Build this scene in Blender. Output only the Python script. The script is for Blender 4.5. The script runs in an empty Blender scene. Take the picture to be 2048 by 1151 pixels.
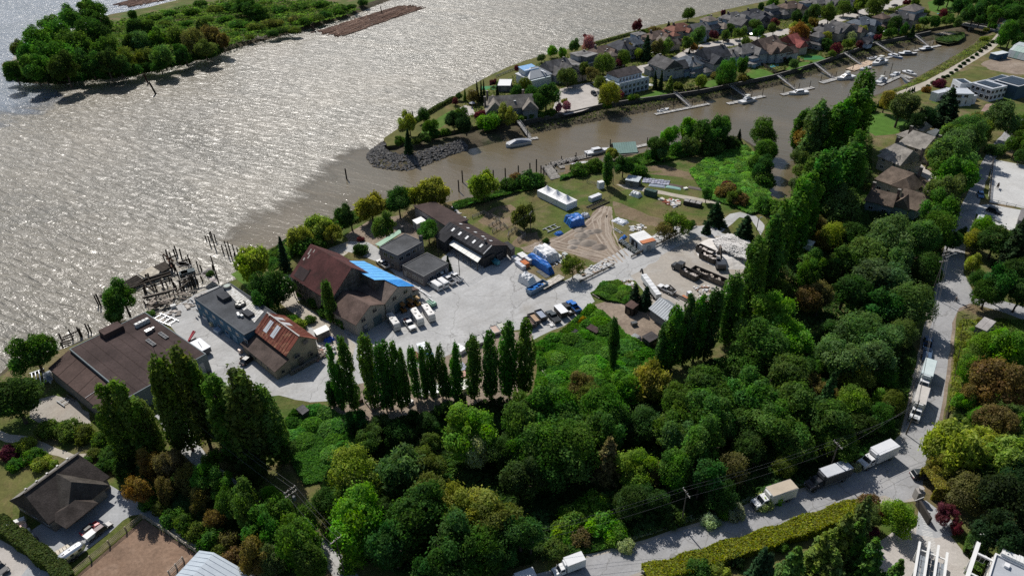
import bpy, math, random
import numpy as np
from mathutils import Vector, Matrix, noise as mnoise
from mathutils.geometry import tessellate_polygon
rad = math.radians
sc = bpy.context.scene
COL = sc.collection
random.seed(11); rng = np.random.default_rng(11)

# ------------------------------------------------ camera, sky, sun, exposure
H = 113.0; F = 1409.0; CX, CY = 1024.0, 575.5           # camera height (m), focal length in photo pixels
_d = np.array([61.0, -2125.0, -F]); _d /= np.linalg.norm(_d)
_up = -_d; _f = np.array([0, 0, -1.0]); _Y = _f - _up * _f.dot(_up); _Y /= np.linalg.norm(_Y); _X = np.cross(_Y, _up)
RW = np.array([_X, _Y, _up])                             # rows: world axes seen from the camera
cam = bpy.data.objects.new('camera', bpy.data.cameras.new('camera')); COL.objects.link(cam)
M4 = Matrix([[*RW[0], 0], [*RW[1], 0], [*RW[2], H], [0, 0, 0, 1]]); cam.matrix_world = M4
cam.data.sensor_fit = 'HORIZONTAL'; cam.data.sensor_width = 36.0; cam.data.lens = 36.0 * F / 2048.0
cam.data.clip_start = 1.0; cam.data.clip_end = 6000.0
sc.camera = cam

SUN_AZ, SUN_EL = -26.0, 47.5                             # degrees east of the view direction, and up
sdir = Vector((math.sin(rad(SUN_AZ)) * math.cos(rad(SUN_EL)), math.cos(rad(SUN_AZ)) * math.cos(rad(SUN_EL)), math.sin(rad(SUN_EL))))
w = bpy.data.worlds.new('World'); sc.world = w; w.use_nodes = True
nt = w.node_tree; nt.nodes.clear()
sky = nt.nodes.new('ShaderNodeTexSky'); sky.sky_type = 'NISHITA'; sky.sun_disc = False
sky.sun_elevation = rad(SUN_EL); sky.sun_rotation = rad(SUN_AZ); sky.air_density = 1.0; sky.dust_density = 1.0
bg = nt.nodes.new('ShaderNodeBackground'); bg.inputs[1].default_value = 0.065
wo = nt.nodes.new('ShaderNodeOutputWorld'); nt.links.new(sky.outputs[0], bg.inputs[0]); nt.links.new(bg.outputs[0], wo.inputs[0])
sl = bpy.data.lights.new('sun', 'SUN'); sl.energy = 4.0; sl.angle = rad(0.53); sl.color = (1.0, 0.955, 0.89)
sun = bpy.data.objects.new('sun', sl); COL.objects.link(sun); sun.rotation_euler = sdir.to_track_quat('Z', 'Y').to_euler()
vs = sc.view_settings; vs.view_transform = 'Standard'; vs.look = 'None'; vs.exposure = 0.2; vs.gamma = 1.0; vs.use_curve_mapping = False
cy = sc.cycles; cy.max_bounces = 5; cy.diffuse_bounces = 2; cy.glossy_bounces = 2; cy.transmission_bounces = 3; cy.transparent_max_bounces = 6
cy.caustics_reflective = False; cy.caustics_refractive = False; cy.use_denoising = False; cy.sample_clamp_indirect = 4.0

# ------------------------------------------------ helpers
def G(px, py, z=0.0):
    """the point at height z that the photo shows at pixel (px, py)"""
    v = RW @ np.array([px - CX, -(py - CY), -F]); t = (z - H) / v[2]
    return Vector((v[0] * t, v[1] * t, z))
def PJ(p):
    c = RW.T @ (np.array(p, float) - np.array([0, 0, H])); return CX + F * c[0] / -c[2], CY - F * c[1] / -c[2]
def SC(px, py, z=0.0):
    """photo pixels per metre there"""
    c = RW.T @ (np.array(G(px, py, z)) - np.array([0, 0, H])); return F / -c[2]
def ang(a, b): return math.atan2(b.y - a.y, b.x - a.x)
def zup(px, py, ytop):
    """height of a thing standing at (px,py) whose top shows at row ytop"""
    g = G(px, py); lo, hi = 0.0, 60.0
    for _ in range(30):
        m = (lo + hi) / 2
        if PJ((g.x, g.y, m))[1] > ytop: lo = m
        else: hi = m
    return lo

def shd(c, a, b):
    k = random.uniform(a, b); return tuple(x * k for x in c)
class MB:
    def __init__(s): s.v = []; s.f = []
    def pts(s, pts, faces):
        b = len(s.v); s.v += [tuple(p) for p in pts]; s.f += [tuple(b + i for i in f) for f in faces]; return s
    def box(s, x, y, z, sx, sy, sz, rz=0.0, taper=1.0, tx=None):
        """box on base centre (x,y,z); taper scales the top"""
        c, n = math.cos(rz), math.sin(rz); P = []; tx = taper if tx is None else tx
        for k, (ta, tb) in ((0, (1, 1)), (1, (tx, taper))):
            for a, b in ((-1, -1), (1, -1), (1, 1), (-1, 1)):
                X, Y = a * sx / 2 * ta, b * sy / 2 * tb
                P.append((x + X * c - Y * n, y + X * n + Y * c, z + k * sz))
        return s.pts(P, [(3, 2, 1, 0), (4, 5, 6, 7), (0, 1, 5, 4), (1, 2, 6, 5), (2, 3, 7, 6), (3, 0, 4, 7)])
    def cyl(s, a, b, r0, r1=None, n=8, cap=True):
        a, b = Vector(a), Vector(b); r1 = r0 if r1 is None else r1
        q = (b - a).to_track_quat('Z', 'Y').to_matrix(); P = []
        for c, r in ((a, r0), (b, r1)):
            for i in range(n):
                t = 2 * math.pi * i / n; P.append(c + q @ Vector((r * math.cos(t), r * math.sin(t), 0)))
        fs = [(i, (i + 1) % n, n + (i + 1) % n, n + i) for i in range(n)]
        if cap: fs += [tuple(range(n - 1, -1, -1)), tuple(range(n, 2 * n))]
        return s.pts(P, fs)
    def beam(s, a, b, wd, ht):
        a, b = Vector(a), Vector(b); d = (b - a).normalized()
        u = d.cross(Vector((0, 0, 1))); u = (u if u.length > 1e-3 else Vector((1, 0, 0))).normalized(); v = u.cross(d)
        P = [c + u * (wd / 2 * i) + v * (ht / 2 * j) for c in (a, b) for i, j in ((-1, -1), (1, -1), (1, 1), (-1, 1))]
        return s.pts(P, [(3, 2, 1, 0), (4, 5, 6, 7), (0, 1, 5, 4), (1, 2, 6, 5), (2, 3, 7, 6), (3, 0, 4, 7)])
    def prism(s, poly, z0, z1):
        n = len(poly); P = [(p[0], p[1], z0) for p in poly] + [(p[0], p[1], z1) for p in poly]
        return s.pts(P, [tuple(range(n - 1, -1, -1)), tuple(range(n, 2 * n))] + [(i, (i + 1) % n, n + (i + 1) % n, n + i) for i in range(n)])
    def slab(s, quad, t):
        """a sloping sheet given by its top corners, t thick"""
        n = len(quad); q = [Vector(p) for p in quad]; P = q + [p - Vector((0, 0, t)) for p in q]
        return s.pts(P, [tuple(range(n)), tuple(range(2 * n - 1, n - 1, -1))] + [(i, n + i, n + (i + 1) % n, (i + 1) % n) for i in range(n)])
    def extr(s, prof, y0, y1, tilt=0.0):
        """profile in x,z drawn from y0 to y1"""
        n = len(prof); P = [(x, y0, z) for x, z in prof] + [(x, y1, z) for x, z in prof]
        return s.pts(P, [tuple(range(n)), tuple(range(2 * n - 1, n - 1, -1))] + [(i, n + i, n + (i + 1) % n, (i + 1) % n) for i in range(n)])
    def mesh(s, name, mat, smooth=False, bevel=0.0, fix=True):
        me = bpy.data.meshes.new(name); me.from_pydata(s.v, [], s.f); me.materials.append(mat)
        if fix or bevel:
            import bmesh
            bm = bmesh.new(); bm.from_mesh(me); bmesh.ops.recalc_face_normals(bm, faces=bm.faces)
            if bevel: bmesh.ops.bevel(bm, geom=list(bm.edges), offset=bevel, segments=2, affect='EDGES', clamp_overlap=True)
            bm.to_mesh(me); bm.free()
        if smooth: me.polygons.foreach_set('use_smooth', [True] * len(me.polygons))
        me.update(); return me
    def build(s, name, mat, parent=None, col=None, **k):
        return put(name, s.mesh(name, mat, **k), parent, col)
def put(name, me, parent=None, col=None, loc=None, rz=None):
    o = bpy.data.objects.new(name, me); COL.objects.link(o)
    if parent: o.parent = parent
    if col: o.color = (*col, 1)
    if loc is not None: o.location = loc
    if rz is not None: o.rotation_euler = (0, 0, rz)
    return o
THINGS = []
def tag(o, label, cat, group=None):
    o['label'] = label; o['category'] = cat; THINGS.append(o)
    if group: o['group'] = group
    return o
def T(name, label, cat, loc, rz=0.0, group=None):
    o = bpy.data.objects.new(name, None); COL.objects.link(o); o.location = loc; o.rotation_euler = (0, 0, rz); o.empty_display_size = .1
    return tag(o, label, cat, group)
def stuff(o): o['kind'] = 'stuff'; return o
def struct(o): o['kind'] = 'structure'; return o
KIDS = {}
def copy_tree(o, parent=None):
    c = o.copy(); COL.objects.link(c)
    if parent: c.parent = parent
    for ch in list(o.children): copy_tree(ch, c)
    return c
def dup(root, label, loc, rz, group=None, cols=None, scale=None):
    """another thing like root; cols recolours its parts by name"""
    c = copy_tree(root); c.location = loc; c.rotation_euler = (0, 0, rz); tag(c, label, root['category'], group or root.get('group'))
    if scale: c.scale = scale if hasattr(scale, '__len__') else (scale,) * 3
    if cols: recol(c, cols)
    return c
def recol(o, cols):
    for ch in o.children:
        k = ch.name.split('.')[0]
        if k in cols: ch.color = (*cols[k], 1)
        recol(ch, cols)

# ------------------------------------------------ materials (colours come from each object's own colour)
def newmat(name):
    m = bpy.data.materials.new(name); m.use_nodes = True; n = m.node_tree; n.nodes.clear(); return m, n
def N(n, typ, **k):
    o = n.nodes.new('ShaderNode' + typ)
    for a, b in k.items(): setattr(o, a, b)
    return o
def noise_fac(n, vec, scale, detail=4, rough=.6, lo=.35, hi=.65, dist=0.0):
    t = N(n, 'TexNoise'); t.inputs['Scale'].default_value = scale; t.inputs['Detail'].default_value = detail; t.inputs['Roughness'].default_value = rough; t.inputs['Distortion'].default_value = dist
    n.links.new(vec, t.inputs['Vector'])
    r = N(n, 'MapRange'); r.inputs[1].default_value = lo; r.inputs[2].default_value = hi; n.links.new(t.outputs[0], r.inputs[0]); return r.outputs[0]
def mixc(n, fac, a, b, typ='MIX'):
    m = N(n, 'MixRGB', blend_type=typ)
    for i, v in ((0, fac), (1, a), (2, b)):
        if hasattr(v, 'is_output'): n.links.new(v, m.inputs[i])
        elif i == 0: m.inputs[0].default_value = v
        else: m.inputs[i].default_value = (*v, 1)
    return m.outputs[0]
def bumpn(n, h, strength, dist):
    b = N(n, 'Bump'); b.inputs['Strength'].default_value = strength; b.inputs['Distance'].default_value = dist; n.links.new(h, b.inputs['Height']); return b.outputs[0]
def finish(n, col, rough=.8, bump=None, spec=.3, metal=0.0):
    p = N(n, 'BsdfPrincipled'); o = N(n, 'OutputMaterial')
    if hasattr(col, 'is_output'): n.links.new(col, p.inputs['Base Color'])
    else: p.inputs['Base Color'].default_value = (*col, 1)
    if hasattr(rough, 'is_output'): n.links.new(rough, p.inputs['Roughness'])
    else: p.inputs['Roughness'].default_value = rough
    p.inputs['Specular IOR Level'].default_value = spec; p.inputs['Metallic'].default_value = metal
    if bump is not None: n.links.new(bump, p.inputs['Normal'])
    n.links.new(p.outputs[0], o.inputs[0]); return p
def surf(name, rough=.8, spec=.3, vary=.35, s1=.5, s2=5.0, bump=.2, bd=.05, stain=None, metal=0.0, stretch=None, streak=0.0):
    """weathered surface in the object's own colour"""
    m, n = newmat(name); oi = N(n, 'ObjectInfo'); g = N(n, 'NewGeometry'); vec = g.outputs['Position']
    if stretch:
        mp = N(n, 'Mapping'); mp.inputs['Scale'].default_value = stretch; n.links.new(vec, mp.inputs[0]); vec = mp.outputs[0]
    a = noise_fac(n, vec, s1, 5, .65, .3, .7); b = noise_fac(n, vec, s2, 4, .7, .25, .75)
    c = mixc(n, vary, oi.outputs['Color'], a, 'OVERLAY'); c = mixc(n, vary * .8, c, b, 'OVERLAY')
    if stain:
        f = noise_fac(n, vec, s1 * 1.7, 6, .7, .52, .66, .6); c = mixc(n, f, c, stain)
    finish(n, c, rough, bumpn(n, b, bump, bd), spec, metal); return m
M = {}
M['paint'] = surf('painted_metal', .38, .5, .12, .4, 3, .02, .01)
M['rough'] = surf('weathered_surface', .85, .2, .14, .35, 3, .15, .03)
M['wood'] = surf('grey_timber', .88, .15, .5, 1.2, 9, .4, .03)
M['roof'] = surf('shingle_roof', .9, .15, .45, .35, 3.5, .5, .06)
M['tar'] = surf('flat_roofing', .92, .15, .35, .15, 2.5, .2, .03)
M['rust'] = surf('rusted_sheet', .75, .25, .4, .25, 2.2, .25, .03, stain=(.33, .17, .10))
M['oldroof'] = surf('old_red_roof', .85, .2, .45, .18, 3.0, .4, .05, stain=(.045, .022, .02))
M['metal'] = surf('bare_metal', .32, .5, .25, .5, 4, .05, .01, metal=.75)
M['white'] = surf('white_sheet', .5, .35, .1, .4, 2.5, .04, .02)
M['tarp'] = surf('plastic_tarp', .42, .4, .18, .5, 1.3, .5, .12)
M['rubber'] = surf('black_rubber', .8, .2, .2, 1, 5, .1, .01)
M['rock'] = surf('broken_rock', .9, .2, .5, .8, 4, .5, .06)
def glassmat():
    m, n = newmat('dark_glass'); finish(n, (.015, .02, .026), .16, None, .5); return m
M['glass'] = glassmat()
def clearmat():
    m, n = newmat('pool_water'); finish(n, (.10, .42, .50), .08, None, .5); return m
M['pool'] = clearmat()
def leafmat(name, trans=.4, vary=.55):
    m, n = newmat(name); oi = N(n, 'ObjectInfo'); at = N(n, 'Attribute', attribute_name='tint')
    s = N(n, 'SeparateColor'); n.links.new(at.outputs['Color'], s.inputs[0])
    hsv = N(n, 'HueSaturation'); n.links.new(oi.outputs['Color'], hsv.inputs['Color'])
    def mr(src, a, b, dst):
        r = N(n, 'MapRange'); r.inputs[3].default_value = a; r.inputs[4].default_value = b; n.links.new(src, r.inputs[0]); n.links.new(r.outputs[0], dst)
    mr(s.outputs[0], .47, .53, hsv.inputs['Hue']); mr(s.outputs[1], .8, 3.2, hsv.inputs['Value']); mr(s.outputs[2], .86, 1.16, hsv.inputs['Saturation'])
    d = N(n, 'BsdfDiffuse'); t = N(n, 'BsdfTranslucent')
    n.links.new(hsv.outputs[0], d.inputs[0]); tc = mixc(n, .65, hsv.outputs[0], (.9, 1.0, .25), 'MULTIPLY'); br = N(n, 'HueSaturation'); br.inputs['Value'].default_value = 2.0; n.links.new(tc, br.inputs['Color']); n.links.new(br.outputs[0], t.inputs[0])
    mx = N(n, 'MixShader'); mx.inputs[0].default_value = trans; n.links.new(d.outputs[0], mx.inputs[1]); n.links.new(t.outputs[0], mx.inputs[2])
    o = N(n, 'OutputMaterial'); n.links.new(mx.outputs[0], o.inputs[0]); return m
M['leaf'] = leafmat('leaves'); M['needle'] = leafmat('needles', .1)

def groundmat(name, cols, scales, los, bump=.3, bd=.15, fine=2.0, rough=.95, crack=None):
    vf = .22 if cols[0][2] > .18 else .45
    """several natural tones laid over each other by noise of different sizes"""
    m, n = newmat(name); g = N(n, 'NewGeometry'); v = g.outputs['Position']; c = cols[0]
    for k, (cc, s, lo) in enumerate(zip(cols[1:], scales, los)):
        c = mixc(n, noise_fac(n, v, s, 7, .68, lo, lo + .16, .5), c, cc)
    f = noise_fac(n, v, fine, 5, .75, .2, .8); c = mixc(n, vf, c, f, 'OVERLAY'); f2 = noise_fac(n, v, fine * .12, 4, .6, .25, .75); c = mixc(n, vf * .6, c, f2, 'OVERLAY')
    if crack:
        vo = N(n, 'TexVoronoi', feature='DISTANCE_TO_EDGE'); vo.inputs['Scale'].default_value = crack; dn = N(n, 'TexNoise'); dn.inputs['Scale'].default_value = .5; n.links.new(v, dn.inputs[0]); vm = N(n, 'VectorMath', operation='MULTIPLY_ADD'); n.links.new(dn.outputs[1], vm.inputs[0]); vm.inputs[1].default_value = (3, 3, 0); n.links.new(v, vm.inputs[2]); n.links.new(vm.outputs[0], vo.inputs['Vector'])
        r = N(n, 'MapRange'); r.inputs[1].default_value = .003 / .08 * crack; r.inputs[2].default_value = .011 / .08 * crack; r.inputs[3].default_value = .45; r.inputs[4].default_value = 0; n.links.new(vo.outputs[0], r.inputs[0]); c = mixc(n, r.outputs[0], c, (.13, .125, .115))
        mp = N(n, 'Mapping', vector_type='TEXTURE'); mp.inputs['Rotation'].default_value = (0, 0, rad(38)); mp.inputs['Scale'].default_value = (9, 1, 1); n.links.new(v, mp.inputs[0]); c = mixc(n, mulv(n, noise_fac(n, mp.outputs[0], .5, 3, .6, .5, .75), .3), c, (.20, .19, .175)); c = mixc(n, mulv(n, noise_fac(n, v, .28, 5, .7, .62, .74), .5), c, (.17, .16, .15))
    finish(n, c, rough, bumpn(n, f, bump, bd), .15); return m
def mulv(n, a, k):
    m = N(n, 'Math', operation='MULTIPLY'); n.links.new(a, m.inputs[0]); m.inputs[1].default_value = k; return m.outputs[0]
M['grass'] = groundmat('meadow_grass', [(.095, .115, .028), (.058, .11, .018), (.15, .125, .055), (.20, .15, .09)], [.05, .06, .045], [.47, .47, .50], .6, .3, 1.6)
M['patchy'] = groundmat('patchy_bare_soil', [(.18, .135, .085), (.10, .115, .03), (.23, .18, .125)], [.16, .1], [.5, .53], .5, .2, 1.6)
M['track'] = groundmat('wheel_worn_dirt', [(.36, .305, .25), (.29, .24, .195)], [.3], [.5], .4, .06, 2)
M['lawn'] = groundmat('mown_lawn', [(.07, .15, .022), (.10, .155, .032)], [.08], [.5], .2, .05, 2.5)
M['drylawn'] = groundmat('dry_lawn', [(.115, .115, .036), (.08, .10, .025), (.19, .14, .07)], [.06, .08], [.5, .55], .3, .1, 2)
M['forest'] = groundmat('forest_floor', [(.03, .04, .014), (.05, .06, .02), (.07, .055, .035)], [.1, .07], [.5, .56], .6, .3, 1.5)
M['dirt'] = groundmat('bare_dirt', [(.25, .20, .155), (.19, .145, .115), (.31, .26, .215)], [.12, .07], [.5, .52], .5, .15, 1.2)
M['sandlot'] = groundmat('beige_gravel', [(.36, .33, .29), (.31, .27, .225), (.40, .38, .35)], [.06, .1], [.5, .52], .25, .05, 1.5)
M['yard'] = groundmat('worn_grey_paving', [(.42, .42, .415), (.375, .37, .36), (.47, .47, .465), (.31, .29, .26)], [.045, .09, .05], [.5, .54, .58], .15, .03, 1.3, crack=.07)
M['road'] = groundmat('worn_asphalt', [(.33, .33, .335), (.29, .29, .295), (.37, .365, .36)], [.08, .1], [.5, .55], .12, .02, 2, crack=.1)
M['gravel'] = groundmat('pale_gravel', [(.42, .38, .32), (.36, .32, .26)], [.15], [.5], .2, .04, 2)
M['drive'] = groundmat('grey_driveway', [(.36, .37, .38), (.32, .33, .335)], [.1], [.5], .12, .02, 2)
M['mud'] = groundmat('tidal_mud', [(.085, .07, .045), (.05, .06, .025), (.13, .11, .08)], [.12, .2], [.5, .56], .7, .25, .9)
M['paddock'] = groundmat('paddock_soil', [(.23, .155, .11), (.20, .13, .09), (.27, .19, .14)], [.1, .2], [.5, .54], .4, .08, 1.6)
M['paleslab'] = groundmat('pale_concrete', [(.45, .42, .39), (.40, .37, .34)], [.2], [.5], .1, .02, 2)
M['sand'] = groundmat('riding_sand', [(.50, .50, .49), (.46, .455, .44)], [.1], [.5], .2, .04, 1.5)
M['brick'] = groundmat('brick_paving', [(.30, .21, .18), (.26, .18, .15)], [.2], [.5], .1, .02, 2)
def watermat(name, base, deep, r0, r1, b1, b2, s1, s2, fade=False):
    m, n = newmat(name); g = N(n, 'NewGeometry'); v = g.outputs['Position']
    mp = N(n, 'Mapping', vector_type='TEXTURE'); mp.inputs['Rotation'].default_value = (0, 0, rad(-30)); mp.inputs['Scale'].default_value = (3.6, 1.0, 1); n.links.new(v, mp.inputs[0])
    c = mixc(n, noise_fac(n, v, .012, 5, .6, .42, .58, .8), base, deep); c = mixc(n, noise_fac(n, mp.outputs[0], .05, 4, .6, .5, .7, .5), c, tuple(x * 1.15 for x in base))
    h1 = noise_fac(n, mp.outputs[0], s1, 4, .55, .2, .8, .9); h2 = noise_fac(n, v, s2, 3, .6, .2, .8, .3); h3 = noise_fac(n, mp.outputs[0], .02, 5, .6, .35, .65, .9)
    bb = N(n, 'Bump'); bb.inputs['Strength'].default_value = 1; bb.inputs['Distance'].default_value = b1; n.links.new(h1, bb.inputs['Height'])
    cc = N(n, 'Bump'); cc.inputs['Strength'].default_value = 1; cc.inputs['Distance'].default_value = b2; n.links.new(h2, cc.inputs['Height']); n.links.new(bb.outputs[0], cc.inputs['Normal'])
    rr = N(n, 'MapRange'); rr.inputs[3].default_value = r0; rr.inputs[4].default_value = r1; n.links.new(h3, rr.inputs[0])
    p = finish(n, c, rr.outputs[0], cc.outputs[0], .5)
    if fade:                                                       # where two currents mingle
        at = N(n, 'Attribute', attribute_name='fade'); ad = N(n, 'MixRGB', blend_type='ADD'); ad.inputs[0].default_value = 1; n.links.new(at.outputs['Fac'], ad.inputs[1]); n.links.new(noise_fac(n, mp.outputs[0], .05, 6, .65, .3, .7, 1.0), ad.inputs[2])
        r = N(n, 'MapRange', interpolation_type='SMOOTHSTEP'); r.inputs[1].default_value = .55; r.inputs[2].default_value = 1.35; n.links.new(ad.outputs[0], r.inputs[0]); n.links.new(r.outputs[0], p.inputs['Alpha'])
    return m
M['river'] = watermat('silty_river', (.20, .178, .138), (.165, .15, .118), .28, .40, .85, .10, .40, .8)
M['clear'] = watermat('clear_river_water', (.15, .18, .225), (.13, .16, .20), .26, .34, .7, .16, .40, .8)
M['calm'] = watermat('calm_canal_water', (.135, .108, .066), (.12, .10, .062), .14, .24, .10, .05, .3, .9)
M['calm_edge'] = watermat('mingling_canal_water', (.135, .108, .066), (.12, .10, .062), .14, .24, .10, .05, .3, .9, True)
M['clear_edge'] = watermat('mingling_clear_water', (.15, .18, .225), (.13, .16, .20), .26, .34, .7, .16, .40, .8, True)
# ------------------------------------------------ water and land
ZW = -3.0
def dens(pts, step, jit=0.0, closed=True):
    out = []; n = len(pts)
    for i in range(n if closed else n - 1):
        a, b = pts[i], pts[(i + 1) % n]; L = (b - a).length; k = max(1, int(L / step))
        for j in range(k):
            p = a.lerp(b, j / k)
            if jit and L < 400:
                q = mnoise.noise_vector(p * .23) * jit + mnoise.noise_vector(p * .9) * jit * .4
                p = Vector((p.x + q.x, p.y + q.y, p.z))
            out.append(p)
    return out
def area2(p): return sum(p[i].x * p[(i + 1) % len(p)].y - p[(i + 1) % len(p)].x * p[i].y for i in range(len(p)))
def inset(p, d):
    n = len(p); s = 1 if area2(p) > 0 else -1; o = []
    for i in range(n):
        a = p[(i + 1) % n] - p[i]; b = p[i] - p[i - 1]
        na = Vector((-a.y, a.x, 0)).normalized(); nb = Vector((-b.y, b.x, 0)).normalized()
        nn = na + nb; nn = nn.normalized() if nn.length > .2 else na
        o.append(p[i] + nn * d * s)
    return o
def tess(poly): return tessellate_polygon([[Vector((p.x, p.y, 0)) for p in poly]])
PAVE = []
def sheet(name, px, mat, z, step=2.5, jit=.5, kind='structure', col=None):
    if name in ('cul_de_sac', 'peninsula_street', 'point_terrace', 'point_lawn', 'mansion_lawn', 'back_garden_lawn'): PAVE.append(px)
    p = dens([G(a, b, z) for a, b in px], step, jit); b = MB()
    b.pts([(q.x, q.y, z) for q in p], tess(p))
    me = b.mesh(name, M[mat], fix=True)
    if me.polygons and me.polygons[0].normal.z < 0: me.flip_normals()
    o = put(name, me, None, col); o['kind'] = kind; return o
def land(name, px, zw, ztop, bw, mat, bmat, jit=.7, step=3.0):
    """ground whose edge falls over a bank to the water"""
    W = dens([G(a, b, zw) for a, b in px], step, jit)
    Tp = inset(W, bw); Bo = inset(W, -1.5); n = len(W); b = MB()
    b.pts([(p.x, p.y, ztop) for p in Tp], tess(Tp))
    me = b.mesh(name, M[mat]); 
    if me.polygons[0].normal.z < 0: me.flip_normals()
    o = struct(put(name, me))
    k = MB(); rows = []
    Md = inset(W, bw * .5)
    for ring, z in ((Bo, zw - 1.2), (W, zw + .02), (Md, zw + (ztop - zw) * .55), (Tp, ztop)):
        rows.append([(p.x + rng.normal() * .15, p.y + rng.normal() * .15, z + (rng.normal() * .12 if ring is Md else 0)) if ring is not Tp else (p.x, p.y, z) for p in ring])
    fs = [(r * n + i, r * n + (i + 1) % n, (r + 1) * n + (i + 1) % n, (r + 1) * n + i) for r in range(3) for i in range(n)]
    k.pts([q for r in rows for q in r], fs); struct(put(name + '_bank', k.mesh(name + '_bank', M[bmat])))
    return o

b = MB(); b.pts([(-2500, -300, ZW), (2500, -300, ZW), (2500, 3500, ZW), (-2500, 3500, ZW)], [(0, 1, 2, 3)])
struct(b.build('river_water', M['river']))
CANAL = [(840, 290), (1000, 220), (1300, 180), (1700, 60), (1900, 10), (2080, -20), (2150, 60), (1990, 90), (1900, 160), (1800, 230), (1640, 300), (1610, 420), (1520, 420), (1480, 300), (1300, 330), (1000, 400), (800, 440), (640, 500)]

def strip(name, A, B_, mat, z):
    """water whose outer side mingles with the river"""
    n = 48; at = lambda P, t: (lambda k, f: G(P[k][0] + (P[k + 1][0] - P[k][0]) * f, P[k][1] + (P[k + 1][1] - P[k][1]) * f, z))(min(int(t * (len(P) - 1)), len(P) - 2), t * (len(P) - 1) - min(int(t * (len(P) - 1)), len(P) - 2))
    pts = [at(A, i / n) for i in range(n + 1)] + [at(B_, i / n) for i in range(n + 1)]; o = MB().pts(pts, [(i, i + 1, n + 2 + i, n + 1 + i) for i in range(n)]).build(name, M[mat]); f = o.data.attributes.new('fade', 'FLOAT', 'POINT'); f.data.foreach_set('value', [0.0] * (n + 1) + [1.0] * (n + 1)); struct(o)
CB = [(500, 500), (560, 445), (616, 408), (662, 370), (706, 336), (752, 314)]
strip('canal_water_edge', [(415, 475), (480, 425), (552, 380), (610, 340), (660, 305), (718, 276)], CB, 'calm_edge', ZW + .006)
KB = [(-80, 218), (0, 200), (52, 186), (100, 168)]
strip('clear_water_edge', [(-80, 275), (0, 258), (66, 240), (140, 205)], KB, 'clear_edge', ZW + .003)
sheet('canal_water', CB + CANAL, 'calm', ZW + .006, 600, 0)
sheet('clear_river_arm', KB + [(60, 150), (10, 140), (30, 110), (150, 55), (210, 32), (300, 14), (420, -20), (500, -90), (-500, -90), (-500, 230)], 'clear', ZW + .003, 600, 0)
MAIN = [(-330, 1000), (-60, 800), (10, 738), (60, 722), (125, 700), (190, 672), (250, 640), (300, 652), (330, 640), (372, 612), (412, 590), (440, 572), (468, 562), (492, 530), (520, 506), (560, 488), (600, 462), (650, 445), (700, 424), (750, 408), (800, 394), (850, 390), (890, 408), (935, 398), (985, 384), (1040, 366), (1095, 352), (1140, 344), (1190, 331), (1230, 322), (1275, 309), (1310, 300), (1360, 288), (1430, 280), (1478, 276), (1500, 285), (1530, 310), (1540, 350), (1538, 392), (1556, 402), (1580, 390), (1588, 340), (1592, 285), (1610, 262), (1650, 235), (1700, 213), (1748, 192), (1790, 176), (1816, 165), (1845, 148), (1875, 131), (1920, 104), (1948, 85), (1962, 73), (1985, 66), (2030, 52), (2090, 40), (2300, 10), (2700, 200), (3000, 1400), (1000, 1900), (-800, 1700)]
land('ground', MAIN, ZW, 0.0, 5.0, 'grass', 'mud')
PEN_W = [(733, 312), (742, 300), (764, 284), (795, 266), (835, 243), (868, 225), (905, 204), (940, 182), (975, 162), (1010, 146), (1050, 130), (1100, 115), (1150, 103), (1200, 89), (1252, 74), (1310, 61), (1385, 45), (1451, 28), (1513, 15), (1560, 4), (1620, -10), (1800, -50), (2150, -90), (2150, -10), (2060, 22), (1990, 46), (1950, 58), (1926, 66), (1930, 76), (1918, 86), (1890, 88), (1868, 80), (1850, 84), (1760, 107), (1697, 129), (1638, 145), (1558, 171), (1499, 183), (1419, 200), (1343, 211), (1291, 224), (1221, 238), (1145, 251), (1068, 266), (1000, 284), (950, 296), (919, 303), (880, 318), (846, 331), (808, 341), (770, 339), (745, 331)]
land('canal_bank', PEN_W, ZW, -1.7, 4.5, 'mud', 'mud')
PEN_T = [(768, 284), (800, 262), (842, 236), (875, 216), (908, 199), (942, 178), (978, 158), (1012, 142), (1054, 126), (1104, 112), (1154, 99), (1203, 85), (1254, 71), (1312, 57), (1387, 41), (1453, 24), (1515, 11), (1562, 0), (1622, -13), (1800, -54), (2150, -93), (2150, -30), (1995, 40), (1945, 50), (1905, 55), (1860, 63), (1830, 70), (1750, 86), (1684, 109), (1628, 128), (1545, 152), (1454, 171), (1350, 189), (1200, 210), (1145, 223), (1090, 236), (1030, 244), (970, 256), (930, 264), (890, 272), (850, 280), (815, 288), (790, 298), (775, 300)]
land('peninsula_ground', PEN_T, -1.75, 0.0, .1, 'drylawn', 'mud', .3)
ISLE = [(12, 140), (18, 153), (40, 163), (75, 168), (122, 168), (170, 162), (222, 157), (281, 149), (347, 134), (417, 115), (487, 93), (556, 74), (625, 57), (700, 34), (745, 14), (800, -6), (900, -40), (700, -60), (420, -14), (360, 2), (299, 17), (255, 26), (212, 34), (150, 60), (80, 95), (30, 120)]
land('island_ground', ISLE, ZW, -.9, 5.0, 'grass', 'mud', 1.5, 5)
sheet('marsh_flat', [(1868, 78), (1876, 67), (1900, 62), (1925, 64), (1930, 74), (1918, 84), (1895, 88), (1875, 84)], 'forest', -1.55, 2, .5)

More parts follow.
